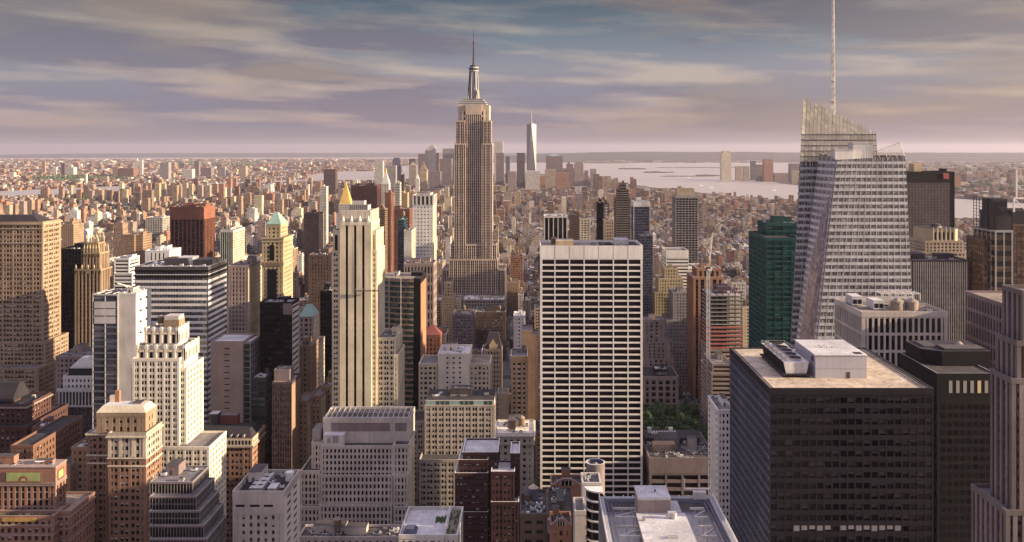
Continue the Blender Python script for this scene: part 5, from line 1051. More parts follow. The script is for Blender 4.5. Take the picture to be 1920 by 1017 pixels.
H('apartment_tower', 'pinkish apartment tower rising behind the broad tan stone tower', 1500, [(114, 138, 421, 0, 34), (120, 136, 415, 3, 20)], S('tan', 'glass', pitch=3.4, pier=1.8), vb=450, cl=1)
mini(273, 305, 408, 2100, 'offwhite', 'glass_dark', 'dark and white gridded office slab left of the orange ribbed tower', 'office_building', 40, 424, pitch=4, pier=1, floor=4, span=.8)

# ------------------------------------------------------------ right foreground
# near dark tower
Yn = 330.0
T = H('dark_office_tower', 'large near black office block with cream gravel roof, plant box and cooling tower', Yn, [(1443, 1750, 728, 0, 67, {'b': 0, 'cap': 2.6, 'par': .5})],
  S('plum_dark', 'glass_near', pitch=2.92, pier=.5, floor=3.95, span=1.75, deep=.4, so=.03, po=.0, sp='plum_dark'), S('bluegrey', 'glass_black', pitch=3.0, pier=.6, floor=3.95, span=1.2, deep=.5, so=.1, sp='bluegrey'), vb=1017, cl=0, finish=False, roof='roof_cream', coping='slate', short='the near black office block', wins=100)
x0, x1, y0, y1, z1 = T.t[0]; zr_ = z1 - .5
b = T.add('plant_box', 'pale grey metal plant box with white roof'); px0, px1, py0, py1, pz = X(1529, 346), X(1625, 346), 346, 373, Z(666, 346)
b.box(px0, px1, py0, py1, zr_, pz, 'bluegrey' if False else 'steel_pale', 'roof_white'); b.box(px0 - .2, px1 + .2, py0 - .2, py1 + .2, pz - .35, pz + .12, 'roof_white'); b.box(px0 - .03, px1 + .03, py0 - .03, py1 + .03, zr_ + 3.6, zr_ + 3.75, 'grey')
b.box(px0 + 12, px0 + 13.3, py0 - .08, py0, zr_, zr_ + 2.4, 'plum'); b.box(px1 - 4, px1 - 1, py0 + 1, py0 + 4.5, pz + .12, pz + .2, 'slate'); b.box(px0 - .08, px0, py0 + 2, py0 + 5, pz - 3, pz - 1, 'plum')
for k in range(5): b.cyl(px0 + 6 + 2.2 * (k % 3), py0 + 12 + 3 * (k % 2), .22, .22, pz + .12, pz + .7, 'grey', 6)
T.parts_ct = c_ = T.add('cooling_tower', 'long white cooling tower with four fans on dark legs'); ya, yb = 347.0, 381.0; xa, xb = X(1470, 347), X(1516, 347); zt_ = Z(679, 347); zlo = zr_ + 1.6
A = [(xa + .8, ya, zlo), (xb - .8, ya, zlo), (xb - .8, yb, zlo), (xa + .8, yb, zlo)]; B = [(xa - .2, ya, zt_), (xb + .2, ya, zt_), (xb + .2, yb, zt_), (xa - .2, yb, zt_)]
for i in range(4): j = (i + 1) % 4; c_.face([A[i], A[j], B[j], B[i]], 'roof_white' if i % 2 == 0 else 'blackred')
c_.cap(B, 'roof_white'); c_.cap(A[::-1], 'grey_dark'); c_.box(xa - .8, xb + .8, ya - .6, yb, zlo - .6, zlo - .05, 'slate', bottom=True)
for i in range(7):
    for q in (xa, xb): c_.box(q - .15, q + .15, ya + 5.4 * i, ya + 5.4 * i + .3, zr_, zlo - .5, 'slate')
for i in range(5): f = T.add('fan_cowl', None, c_); yy = ya + 4.2 + 6.4 * i; xx = (xa + xb) / 2 + .8; f.cyl(xx, yy, 2.4, 2.3, zt_, zt_ + .9, 'grey', 20, 'black'); f.cyl(xx, yy, .5, .5, zt_ + .9, zt_ + 1.0, 'grey', 8); [f.bar((xx - 2.2 * math.cos(a), yy - 2.2 * math.sin(a), zt_ + .93), (xx + 2.2 * math.cos(a), yy + 2.2 * math.sin(a), zt_ + .93), .12, 'plum') for a in (.3, 1.3, 2.4)]
for i in range(5): f = T.add('motor_box', None, c_); yy = ya + 3 + 6.4 * i; f.box(xa + .2, xa + 2, yy, yy + 1.6, zt_, zt_ + 1.5, 'grey', 'steel')
r = T.add('railing', None, c_)
for q in (ya, yb): r.bar((xa - .2, q, zt_ + 1), (xb + .2, q, zt_ + 1), .05, 'silver')
for q in (xa - .2, xb + .2): r.bar((q, ya, zt_ + 1), (q, yb, zt_ + 1), .05, 'silver')
for i in range(12):
    for q in (xa - .2, xb + .2): r.bar((q, ya + (yb - ya) * i / 11, zt_), (q, ya + (yb - ya) * i / 11, zt_ + 1), .05, 'silver')
g = T.p('roof_edge_track')
for q in (x0 + 1.5, x1 - 1.5, x1 - 3.2): g.bar((q, y0 + 1, zr_ + .2), (q, y1 - 1, zr_ + .2), .12, 'slate')
for i in range(14):
    if i == 5: continue
    a = x0 + (x1 - x0) * (3 + i) / 21; lw = T.add('lit_window'); lw.box(a + .4, a + 2.5, y0 + .36, y0 + .40, Z(997 - (i * 7 % 5) * .9, Yn), Z(986, Yn), 'dim_window')
T.finish()
# second dark tower
T = H('dark_office_tower', 'second black tower with clipped corner, raised roof block and a row of lit top windows', 372, [(1757, 1866, 700, 0, 38, {'b': 0, 'cap': 9, 'par': .5, 'st': BLANK('black'), 'sst': S('blackred', 'glass_black', pitch=3, pier=.8, floor=3.9, span=1.8)})],
  BLANK('black'), vb=1017, cl=0, finish=False, roof='roof_tar', coping='grey', short='the second black tower')
x0, x1, y0, y1, z1 = T.t[0]
for i in range(6): a = X(1779 + 13.4 * i, 372); lw = T.add('lit_window'); lw.box(a, a + 1.4, y0 - .2, y0 - .13, Z(737, 372), Z(714, 372), 'lit_white' if i != 4 else 'lit_window')
for j in range(18):
    for i in range(8): a = X(1766 + 12.2 * i, 372); wp = T.add('window') if j < 12 else T.p('window'); wp.box(a, a + 1.6, y0 - .06, y0 - .02, Z(768 + 16 * j, 372), Z(759 + 16 * j, 372), 'glass_black')
b = T.add('roof_block'); bx0, bx1, by0, by1, bz = X(1766, 386), X(1858, 386), 386, 408, Z(659, 386); zz = z1 - .5
Ar = [(bx0, by0), (bx1, by0), (bx1, by1), (bx0 - 1, by1), (bx0 - 7, by1 - 1), (bx0 - 7, by0 + 5)]
b.loft([(*p, zz) for p in Ar], [(*p, bz) for p in Ar], 'blackred'); b.cap([(*p, bz - .0) for p in Ar], 'slate'); b.box(bx0 + 2, bx1 - 1.5, by0 + 1.5, by0 + 10, bz, bz + .8, 'slate', 'roof_tar'); b.box(bx0 - 4, bx0 + 2, by0 + 8, by1 - 3, bz, bz + .5, 'grey_dark'); b.cyl(bx1 - 7, by0 + 14, 1.8, .1, bz, bz + 1.6, 'roof_tan', 10, cap=False); T.finish()
# right edge towers
Yr = 600.0
T = H('glass_skyscraper', 'dark glass tower with open lattice screen and rooftop frames, cut by the picture edge', Yr, [(1844, 1866, 448, 6, 24, {'b': 0, 'st': S('brown', 'glass_bronze', pitch=3, pier=.2, floor=4, span=.5)}), (1866.4, 1899, 432, 0, 30, {'b': 0, 'st': S('steel', 'glass_bronze', pitch=5.6, pier=.8, floor=7, span=3.2, sp='blackred', deep=.5)}), (1899.4, 1990, 420, 4, 34, {'b': 0, 'st': S('brown', 'glass_bronze', pitch=3, pier=.2, floor=4, span=.6)}), (1868, 1897, 398, 1, 22, {'b': Z(433, Yr), 'st': BLANK('slate')}), (1898, 1985, 395, 8, 24, {'b': Z(421, Yr), 'st': BLANK('slate')})],
  S('slate', 'glass_bronze'), vb=560, cl=0, finish=False, roof='roof_dark', short='the lattice-topped dark tower')
m = T.p('lattice_screen'); xa, xb = X(1853, Yr - 2), X(1888, Yr - 2); za, zb = Z(430, Yr), Z(371, Yr)
for i in range(9): q = xa + (xb - xa) * i / 8; zz0 = za if i < 4 else za + (i - 3) * 1.8; m.bar((q, Yr - 2, zz0), (q, Yr - 2, zb), .16, 'slate')
for j in range(11): z = za + (zb - za) * j / 10; m.bar((xa, Yr - 2, z), (xb, Yr - 2, z), .16, 'slate')
for i in range(6): q = Yr - 2 + 4 * i; m.bar((xa, q, za), (xa, q, zb), .16, 'slate')
for j in range(11): z = za + (zb - za) * j / 10; m.bar((xa, Yr - 2, z), (xa, Yr + 18, z), .14, 'slate')
m.box(xa + 5, xb + 2, Yr + 2, Yr + 16, za, zb - 1, 'slate')
m = T.add('roof_frame'); a, b = X(1901, Yr), X(1950, Yr); zf, zg = Z(398, Yr), Z(372, Yr)
m.bar((a, Yr, zf), (a, Yr, zg), .5, 'white'); m.bar((a, Yr, zg), (b, Yr, zg), .45, 'white'); m.bar((a, Yr, zg), (a + 9, Yr, zf), .35, 'white'); m.bar((a + 9, Yr, zf), (b, Yr, zg), .35, 'white'); m.bar((a + 5, Yr + 6, zg), (a + 5, Yr + 6, Z(318, Yr)), .45, 'white'); T.finish()
T = H('stone_office_building', 'grey stone building of tall paired windows below the lattice-topped dark tower', 420, [(1890, 1990, 572, 0, 42, {'cap': 1.5})], S('mauve', 'glass_dark', pitch=2.8, pier=1.1, floor=7, span=1.5, deep=.6), vb=700, cl=0, roof='roof_tan', short='the tall-windowed stone building')
mini(1800, 1846, 640, 640, 'brick_tan', 'glass', 'small brick block between the close-ribbed office block and the tall-windowed stone building', 'office_building', 26, 700, pitch=3)
Yq = 262.0; gs = S('edge_stone', 'glass_dark', pitch=2.8, pier=1.25, floor=3.4, span=1.2, deep=.7, so=.5, sp='plum', pm='mauve')
T = H('gothic_office_tower', 'pinkish stone tower of stepped vertical piers at the picture edge, beside the second black tower', 262, [(1886, 2010, 957, -10, 20, {'b': 0}), (1897, 2010, 710, -8, 12, {'b': 0}), (1907, 2010, 640, -7.5, 11.5, {'b': 0}), (1917, 2010, 545, -7, 11, {'b': 0}), (1905, 2010, 660, 4.5, 12, {'b': 0})], gs, vb=1017, cl=0, finish=False, short='the pinkish stepped-pier tower')
T.finish()
# white slim building
H('white_slim_building', 'slim white windowed building squeezed against the near black office block', 460, [(1346, 1375, 768, 0, 26, {'par': .9})], S('white', 'glass_dark', pitch=2.1, pier=1.0, floor=3.4, span=1.7, deep=.3, sp='white'), S('white', 'glass_dark', pitch=3.4, pier=2.2, floor=3.4, span=1.8, deep=.25), vb=950, coping='white', cl=1.2, wins=40, short='the slim white building', tanks=0)
# grey civic block in front of the park
T = H('concrete_office_block', 'low grey concrete block with blank upper band in front of the park trees', 545, [(1218, 1342, 859, 0, 50, {'cap': 9.5, 'par': 1})], S('mauve', 'glass_dark', pitch=9, pier=1.2, floor=4.6, span=1.9, deep=.7), vb=925, cl=3, finish=False, roof='roof_tar', short='the low concrete block', wins=30)
x0, x1, y0, y1, z1 = T.t[0]; b = T.add('roof_house'); b.box(x0 + 4, x0 + 18, y0 + 14, y0 + 21, z1 - 1, z1 + 3.6, 'roof_tan', 'tan'); b = T.add('roof_house'); b.box(x0 + 27, x0 + 32, y0 + 18, y0 + 24, z1 - 1, z1 + 6, 'grey', 'roof_tar')
b = T.add('roof_house'); b.box(x0 + 1, x1 - 4, y0 + 30, y0 + 47, z1 - 1, z1 + 2.4, 'slate', 'roof_dark')
for i in range(10): b = T.add('skylight'); a = x0 + 6 + 1.7 * i; b.box(a, a + 1.0, y0 + 37, y0 + 42, z1 + 2.4, z1 + 3.4, 'roof_white')
for i in range(2): T.add('roof_house').box(x0 + 4 + 14 * i, x0 + 6.5 + 14 * i, y0 + 40, y0 + 43, z1 + 2.4, z1 + 5.5, 'roof_white')
T.finish()
# ----- foreground centre: truss roof
Zr = 150.0; T = Thing('truss_roof_building', 'near white roof with central plant house and open steel trusses around it', 'office building', (X(1230, 283), 262, 0)); ry1, ry0 = 283.0, 232.0
rx0, rx1 = X(1122, ry1), X(1337, ry1)
for sd_ in 'NESW': facade(T, sd_, rx0, rx1, ry0, ry1, 0, Zr, S('grey', 'glass_dark', pitch=3, pier=1), 1)
T.p('roof').box(rx0 + .6, rx1 - .6, ry0 + .6, ry1 - .6, Zr - 5, Zr - 4.2, 'steel_pale')
T.p('roof').box(rx0 + 2.5, rx1 - 2.5, ry0 + 3, ry1 - 4, Zr - 4.2, Zr - 4.1, 'roof_white')
m = T.p('edge_beam')
for a, b, c_, d in ((rx0, rx1, ry1 - 1.6, ry1), (rx0, rx1, ry0, ry0 + 1.6), (rx0, rx0 + 1.6, ry0 + 1.6, ry1 - 1.6), (rx1 - 1.6, rx1, ry0 + 1.6, ry1 - 1.6)): m.box(a, b, c_, d, Zr - 5, Zr, 'grey', 'steel')
rl = T.p('railing')
for i in range(40):
    t = i / 39; yy = ry0 + (ry1 - ry0) * t
    for q in (rx0 + .2, rx1 - .2): rl.bar((q, yy, Zr), (q, yy, Zr + 1.0), .09, 'white')
for q in (rx0 + .2, rx1 - .2):
    for h_ in (.4, 1.0): rl.bar((q, ry0, Zr + h_), (q, ry1, Zr + h_), .09, 'white')
for i in range(12): q = rx0 + 2 + (rx1 - rx0 - 4) * i / 11; rl.cyl(q, ry1 - .5, .22, .22, Zr, Zr + .5, 'white', 6)
tk = T.p('cleaning_track')
for q in (rx0 + 2.4, rx0 + 3.6, rx1 - 2.4, rx1 - 3.6): tk.bar((q, ry0 + 3, Zr - .4), (q, ry1 - 3.5, Zr - .4), .22, 'bluegrey')
for q in (ry1 - 2.6, ry1 - 3.8): tk.bar((rx0 + 3, q, Zr - .4), (rx1 - 3, q, Zr - .4), .22, 'bluegrey')
hx0, hx1 = X(1208, 268), X(1300, 268)
for i in range(7):
    yy = ry0 + 5 + i * 6.6
    for a, b in ((rx0 + 4, hx0 - .5), (hx1 + .5, rx1 - 4)):
        bm = T.add('truss_beam'); bm.box(a, b, yy - .3, yy + .3, Zr - 1.6, Zr - 1.0, 'offwhite', bottom=True)
        if i % 2: bm.bar((a, yy, Zr - 1.2), (b, yy + 5, Zr - 1.3), .22, 'silver')
        for k in (.35, .7): bm.bar((a + (b - a) * k, yy, Zr - 4), (a + (b - a) * k, yy, Zr - 1.4), .2, 'silver')
ph = T.add('plant_house'); ph.box(X(1197, 268), X(1257, 268), 268, 278, Zr - 4, Zr + 5, 'pinkstone', 'roof_white'); ph.box(X(1197, 268) - .15, X(1257, 268) + .15, 267.85, 278.15, Zr + 4.7, Zr + 5.3, 'offwhite'); ph.box(X(1197, 268) + .4, X(1257, 268) - .4, 268.4, 277.6, Zr + 5.3, Zr + 5.35, 'roof_white')
ph.cyl(X(1228, 273), 273, .25, .25, Zr + 5.3, Zr + 6, 'grey_dark', 8)
ph = T.add('plant_house'); ph.box(X(1209, 248), X(1306, 248), 246, 267.8, Zr - 4, Zr + .6, 'pinkstone', 'roof_white'); ph.box(X(1209, 248) - .15, X(1306, 248) + .15, 245.85, 268, Zr + .4, Zr + .9, 'offwhite', 'roof_white'); ph.box(X(1262, 262), X(1285, 262), 268.2, 277, Zr - 4, Zr + 1, 'offwhite', 'roof_white')
ft = T.add('exhaust_pipe'); fx = X(1252, 264); ft.cyl(fx, 264, .5, .5, Zr + .9, Zr + 2.4, 'silver', 12); ft.cyl(fx + 1.8, 264, .9, .9, Zr + .9, Zr + 2.6, 'silver', 14); ft.bar((fx, 264, Zr + 2.3), (fx + 2.4, 264, Zr + 2.3), .55, 'silver')
for i in range(2): T.add('roof_vent').box(X(1252, 250), X(1272, 250), 250 + i * .9, 250.5 + i * .9, Zr + .9, Zr + 1.5, 'silver')
T.add('roof_vent').box(X(1205, 262), X(1210, 262), 262, 263, Zr + .9, Zr + 2, 'grey')
cr = T.add('window_cleaning_cradle'); cx_ = X(1312, ry1); cr.box(cx_ - 2.4, cx_ + 1.6, ry1 - 2.6, ry1 - .8, Zr, Zr + 2.2, 'silver', 'offwhite'); cr.bar((cx_ - 4.8, ry1, Zr + 2.4), (cx_ + 3.4, ry1, Zr + 2.4), .16, 'white')
for q in (-4.8, 3.4): cr.bar((cx_ + q, ry1, Zr + 2.4), (cx_ + q, ry1, Zr + 5.6), .13, 'white')
T.finish(); reg(rx0, rx1, ry0, ry1, 'truss'); HERO.append((1120, 1390, 928, 1017, 232, 'the truss-roofed building', T))
# round tank enclosure on beige building with curved balconies
Yk2 = 322.0; T = Thing('curved_balcony_building', 'beige tower with curved white balcony bands and a round concrete tank enclosure on top', 'apartment building', (X(1105, Yk2), Yk2 + 8, 0))
bx0, bx1 = X(1092, Yk2), X(1127, Yk2); zz = Z(905, Yk2)
block(T, bx0, bx1, Yk2, Yk2 + 10, 0, zz, S('offwhite', 'glass_dark', pitch=7, pier=6, floor=3.6, span=2), cap=1); clutter(T, bx0, bx1, Yk2 + 1, Yk2 + 9, zz - 1, 3, 2, tanks=0, house=False)
te = T.add('tank_enclosure'); tx, ty = X(1116.5, Yk2 + 14), Yk2 + 14; te.cyl(tx, ty, 3.5, 3.5, Z(925, ty), Z(866, ty), 'mauve', 28, cap=False); te.cyl(tx, ty, 3.1, 3.1, Z(880, ty), Z(866, ty), 'bluegrey', 28, cap=False)
zt_ = Z(866, ty)
for i in range(28): a0, a1 = 6.28318 * i / 28, 6.28318 * (i + 1) / 28; te.face([(tx + 3.6 * math.cos(a0), ty + 3.6 * math.sin(a0), zt_), (tx + 3.6 * math.cos(a1), ty + 3.6 * math.sin(a1), zt_), (tx + 3.1 * math.cos(a1), ty + 3.1 * math.sin(a1), zt_), (tx + 3.1 * math.cos(a0), ty + 3.1 * math.sin(a0), zt_)], 'white')
wt = T.add('water_tank', None, te); wt.cyl(tx, ty, 2.7, 2.7, zt_ - 5, zt_ - 1.6, 'wood', 16); wt.cyl(tx, ty, 2.85, .05, zt_ - 1.6, zt_ - .2, 'roof_tan', 16, cap=False)
ybk = 306.0; gx0, gx1 = X(1078, ybk), X(1124, ybk); zb_ = Z(948, ybk)
block(T, gx0, X(1098, ybk), ybk, ybk + 12, 0, Z(958, ybk), S('limestone', 'glass_dark', pitch=3.6, pier=2.4, floor=3.4, span=1.4), cap=1.5); clutter(T, gx0, X(1098, ybk), ybk + 1, ybk + 11, Z(958, ybk) - 1, 6, 3, tanks=0, house=False)
gl_ = T.p('glazing'); bd = T.p('balcony'); R0 = X(1124, ybk) - X(1098, ybk)
cxk, cyk = X(1124, ybk) + .5, ybk + 5.5
def arcp(r): return [(cxk - r * math.cos(1.5708 * k / 8), cyk - r * math.sin(1.5708 * k / 8)) for k in range(9)] + [(cxk + .8, cyk - r), (cxk + .8, cyk), ]
Ai = arcp(R0 * .95 + .3)[::1]
def ccw(P): 
    s_ = sum(P[i][0] * P[(i + 1) % len(P)][1] - P[(i + 1) % len(P)][0] * P[i][1] for i in range(len(P))); return P if s_ > 0 else P[::-1]
Ai = ccw(Ai); Ao = ccw(arcp(R0 * .95 + .9)); gl_.loft([(*p, 0) for p in Ai], [(*p, Z(925, ybk)) for p in Ai], 'glass_black')
z = Z(926, ybk)
while z > 20: bd.loft([(*p, z) for p in Ao], [(*p, z + .5) for p in Ao], 'white'); bd.cap([(*p, z + .5) for p in Ao], 'white'); bd.cap([(*p, z) for p in Ao][::-1], 'white'); z -= 3.4
T.finish(); reg(gx0, bx1, ybk, Yk2 + 12, 'curvbal'); HERO.append((1078, 1135, 858, 1017, ybk, 'the curved-balcony tower', T))
# brick buildings with arched gables
def gabled(name, label, Y, xl, xr, yt, dep, wall, archw, rows, vb, zbot=0, short=None):
    T = H(name, label, Y, [(xl, xr, yt, 0, dep)], S(wall, 'glass_blind', pitch=2.6, pier=1.5, floor=3.4, span=1.6) if rows else S(wall, pitch=30, pier=29, floor=80, span=79), vb=vb, cl=1, finish=False, roof='roof_tar', tanks=0, short=short)
    x0, x1, y0, y1, z1 = T.t[0]; g = T.add('arched_gable'); xm = (x0 + x1) / 2; hw = (x1 - x0) / 2; pts = []
    for k in range(13):
        t = -1 + k / 6; zz = z1 + archw * (math.cos(t * math.pi / 2) if abs(t) < .45 else .76 * (1 - (abs(t) - .45) / .55) ** 1.4); pts.append((xm + hw * t, zz))
    poly = [(x0, z1 - .5), (x1, z1 - .5)] + pts[::-1]; g.face([(q[0], y0 - .35, q[1]) for q in poly], wall); g.face([(q[0], y0 + .3, q[1]) for q in poly[::-1]], wall)
    for i in range(12): a, b = pts[i], pts[i + 1]; g.face([(a[0], y0 - .5, a[1] + .1), (b[0], y0 - .5, b[1] + .1), (b[0], y0 + .4, b[1] + .1), (a[0], y0 + .4, a[1] + .1)], 'pinkstone'); g.face([(a[0], y0 - .5, a[1] - .4), (b[0], y0 - .5, b[1] - .4), (b[0], y0 - .5, b[1] + .1), (a[0], y0 - .5, a[1] + .1)], 'pinkstone')
    g.box(xm - hw * .35, xm + hw * .35, y0 - .45, y0 - .36, z1 - .3, z1 + archw * .62, 'glass_black'); [g.box(xm + hw * q - .12, xm + hw * q + .12, y0 - .5, y0 - .45, z1 - .3, z1 + archw * .62, 'offwhite') for q in (-.35, -.12, .12, .35)]
    T.finish(); return T
gabled('brick_building', 'orange-brown brick building with blank wall and arched gable before the white gridded slab', 395, 1033, 1092, 909, 12, 'brick_orange', 2.9, False, 960)
gabled('brick_building', 'small brick building with rounded gable and white windows at the picture bottom', 325, 1032, 1072, 984, 12, 'brick_orange', 2.4, True, 1017)
T = H('brick_building', 'dark brick building with conical water tank on tar roof beside the maroon stepped building', 355, [(975, 1027, 964, 0, 26)], S('brown', 'glass_dark', pitch=3, pier=1.9, floor=3.8, span=2.4), vb=1017, cl=2.2, finish=False, roof='roof_tar', tanks=0, seed=6)
x0, x1, y0, y1, z1 = T.t[0]; m = T.add('water_tank', 'round grey water tank with tan conical roof'); m.cyl(X(1000, 372), 372, 2.0, 2.0, z1 - 1, z1 + 4, 'bluegrey', 18); m.cyl(X(1000, 372), 372, 2.15, .05, z1 + 4, z1 + 5.6, 'roof_cream', 18, cap=False); m = T.add('water_tank'); m.cyl(X(1034, 345), 345, 1.6, 1.6, z1 - 3, z1 + 2.2, 'mauve', 18, 'grey'); T.finish()
H('brick_building', 'low dark roof with pipes and a fan unit between the two arched gables', 352, [(1029, 1078, 975, 0, 34)], S('brown', 'glass_dark', pitch=3), vb=1017, cl=3, roof='roof_tar', tanks=0)
T = H('terraced_roof_building', 'low pale roof with metal ducts and planted terrace at the picture bottom', 330, [(748, 832, 1003, 0, 26, {'b': 0, 'roof': 'roof_white'}), (833, 858, 1003, 1, 26, {'b': 0, 'roof': 'roof_tan'})], S('offwhite', 'glass', pitch=3), vb=1017, cl=2.6, finish=False, tanks=0, coping='offwhite')
x0, x1, y0, y1, z1 = T.t[0]; gr = random.Random(8); pl = T.p('roof_garden')
for i in range(90): a, b = gr.choice(((gr.uniform(x0 + 12, x1 - .5), gr.uniform(y0 + 13, y0 + 18)), (gr.uniform(x1 + .6, x1 + 4.5), gr.uniform(y0 + 2, y0 + 24)))); r = gr.uniform(.2, .55); pl.cyl(a, b, r, r * .3, z1 - 1, z1 - 1 + r * 2, 'leaf', 5)
sk = T.add('skylight'); sk.hip(x0 + 1, x0 + 6, y0 + 2, y0 + 9, z1 - 1, z1 + .6, x0 + 2, x0 + 5, y0 + 3.5, y0 + 7.5, 'bluegrey', 'glass_pale'); T.finish()
# ------------------------------------------------------------ ground, water, hills
def drop(x, y): return (x * x + y * y) / 1.48e7
def newsimple(name, build):
    b = newmat(name); build(b)
def g_ground(b):
    a = objnoise(.0045, 6, .7); c1 = ramp(a, [(.3, (.08, .065, .06)), (.5, (.15, .12, .105)), (.7, (.07, .08, .055))])
    L(mixc(1, c1, ramp(objnoise(.03, 4, .7), [(.3, (.5,) * 3), (.7, (1.4,) * 3)]), 'MULTIPLY'), b.inputs['Base Color']); val(b, 'Roughness', .9)
newsimple('ground', g_ground)
def g_road(b):
    L(ramp(objnoise(.25, 4, .7), [(.3, (.045, .042, .043)), (.7, (.085, .08, .08))]), b.inputs['Base Color']); val(b, 'Roughness', .8)
newsimple('road', g_road)
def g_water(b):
    val(b, 'Base Color', (.46, .41, .37, 1)); val(b, 'Roughness', .35); val(b, 'Specular IOR Level', .9)  # pale base colour stands in for sky glow reflected on the water
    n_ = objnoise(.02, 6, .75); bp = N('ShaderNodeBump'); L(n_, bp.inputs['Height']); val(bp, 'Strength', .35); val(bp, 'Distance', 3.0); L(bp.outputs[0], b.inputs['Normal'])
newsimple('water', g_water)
def g_hill(b):
    L(ramp(objnoise(.0012, 5, .7), [(.3, (.02, .028, .03)), (.7, (.05, .05, .05))]), b.inputs['Base Color']); val(b, 'Roughness', .95)
newsimple('hill', g_hill)
m = MB(); ys = [-1500, -500, 0, 300, 600, 1000, 1600, 2400, 3400, 5000, 7000, 9500, 13000, 17000, 22000, 28000, 34000, 41000, 49000, 58000]
xs = [-58000, -44000, -33000, -24000, -17000, -12000, -8000, -5500, -3500, -2000, -1000, -400, 0, 400, 1000, 2000, 3500, 5500, 8000, 12000, 17000, 24000, 33000, 44000, 58000]
for i in range(len(ys) - 1):
    for j in range(len(xs) - 1):
        m.face([(x, y, -drop(x, y)) for x, y in ((xs[j], ys[i]), (xs[j + 1], ys[i]), (xs[j + 1], ys[i + 1]), (xs[j], ys[i + 1]))], 'ground')
single('ground', m, kind='structure')

HUD = [(-1500, 1750, 3300), (2000, 1720, 3100), (3190, 1600, 2600), (4000, 1330, 2380), (4600, 1130, 2200), (5300, 980, 2050), (6000, 800, 1950), (6500, 700, 1830), (7400, 600, 1900), (8400, 480, 2300), (9200, 300, 2500)]
BAY = [(9200, -650, 2500), (9800, -1150, 3000), (11000, -1750, 3700), (12500, -2100, 4600), (14500, -1900, 5600), (17000, -1700, 6200)]
EAST = [(4350, -4300, -3600), (4700, -3700, -2820), (5300, -3300, -2600), (6000, -2950, -2250), (7000, -2250, -1450), (8000, -1600, -900), (9200, -1300, -650)]
LOWER = [(23500, -14500, -900), (26000, -19000, 0), (31000, -24000, 3500)]
INLET = [(6900, -1700, -1100), (8000, -2050, -1250), (9000, -2250, -850), (10300, -2150, -1100)]
WATER = {'river': HUD, 'harbour': BAY, 'east_river': EAST, 'lower_bay': LOWER, 'inlet': INLET}
def interp(P, y):
    if y < P[0][0] or y > P[-1][0]: return None
    for a, b in zip(P, P[1:]):
        if a[0] <= y <= b[0]:
            t = (y - a[0]) / (b[0] - a[0]); return a[1] + (b[1] - a[1]) * t, a[2] + (b[2] - a[2]) * t
def in_water(x, y, mg=15):
    for P in WATER.values():
        q = interp(P, y)
        if q and q[0] - mg < x < q[1] + mg: return True
    return False
wr = random.Random(4)
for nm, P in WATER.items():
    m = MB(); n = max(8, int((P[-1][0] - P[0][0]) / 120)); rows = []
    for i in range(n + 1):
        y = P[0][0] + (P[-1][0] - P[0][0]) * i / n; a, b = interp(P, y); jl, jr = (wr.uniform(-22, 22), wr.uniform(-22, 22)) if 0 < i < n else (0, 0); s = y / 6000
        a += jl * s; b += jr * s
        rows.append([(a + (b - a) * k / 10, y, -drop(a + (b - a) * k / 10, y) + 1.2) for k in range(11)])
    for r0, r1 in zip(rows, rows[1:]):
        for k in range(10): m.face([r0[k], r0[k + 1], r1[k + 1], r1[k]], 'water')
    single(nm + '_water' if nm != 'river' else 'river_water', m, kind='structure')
# islands, piers and low banks in the harbour
def island(name, pxa, pxb, py, w_, h, mat='hill', seed=0):
    Yi = 436800 / (py - PY); Yi = Yi * (1 + Yi / 1.48e7 * Yi / 260); rd = random.Random(seed); n = 26; x0, x1 = X(pxa, Yi), X(pxb, Yi); m = MB(); A = []; B = []
    for k in range(n):
        a = 6.28318 * k / n; r = 1 + rd.uniform(-.18, .18); A.append(((x0 + x1) / 2 + (x1 - x0) / 2 * math.cos(a) * r, Yi + w_ * math.sin(a) * r, -drop(x0, Yi) + .5))
    c_ = (sum(p[0] for p in A) / n, sum(p[1] for p in A) / n); B = [(c_[0] + (p[0] - c_[0]) * .86, c_[1] + (p[1] - c_[1]) * .86, p[2] + h * rd.uniform(.6, 1.4)) for p in A]
    m.loft(A, B, mat); m.cap(B, mat); single(name, m, kind='structure'); return (x0 + x1) / 2, Yi, -drop(x0, Yi) + h
isl = island('island', 1160, 1212, 317.5, 130, 11, seed=1); island('island', 1206, 1262, 324, 120, 9, seed=2); island('island', 1238, 1345, 331.5, 60, 6, 'ground', 3); island('island', 1300, 1352, 330, 110, 7, 'hill', 4)
island('breakwater', 1095, 1180, 306.5, 200, 6, 'ground', 5); island('breakwater', 1230, 1400, 315, 120, 5, 'hill', 6); island('pier', 1790, 1850, 372.5, 40, 6, 'ground', 7); island('island', 1120, 1200, 305.5, 260, 9, 'ground', 8); island('island', 1380, 1500, 338, 90, 7, 'hill', 9)
T = Thing('statue_monument', 'tiny robed statue on a tall pedestal on the harbour island', 'statue', (X(1167.5, isl[1]), isl[1], isl[2])); sx, sy, sz = T.loc
T.p('pedestal').hip(sx - 14, sx + 14, sy - 14, sy + 14, sz, sz + 44, sx - 7, sx + 7, sy - 7, sy + 7, 'offwhite'); q = T.p('figure'); q.cyl(sx, sy, 5.5, 3.6, sz + 44, sz + 74, 'copper', 10); q.cyl(sx, sy, 2.0, 1.8, sz + 74, sz + 80, 'copper', 8); q.bar((sx + 3, sy, sz + 70), (sx + 5, sy, sz + 90), 1.0, 'copper'); T.finish()
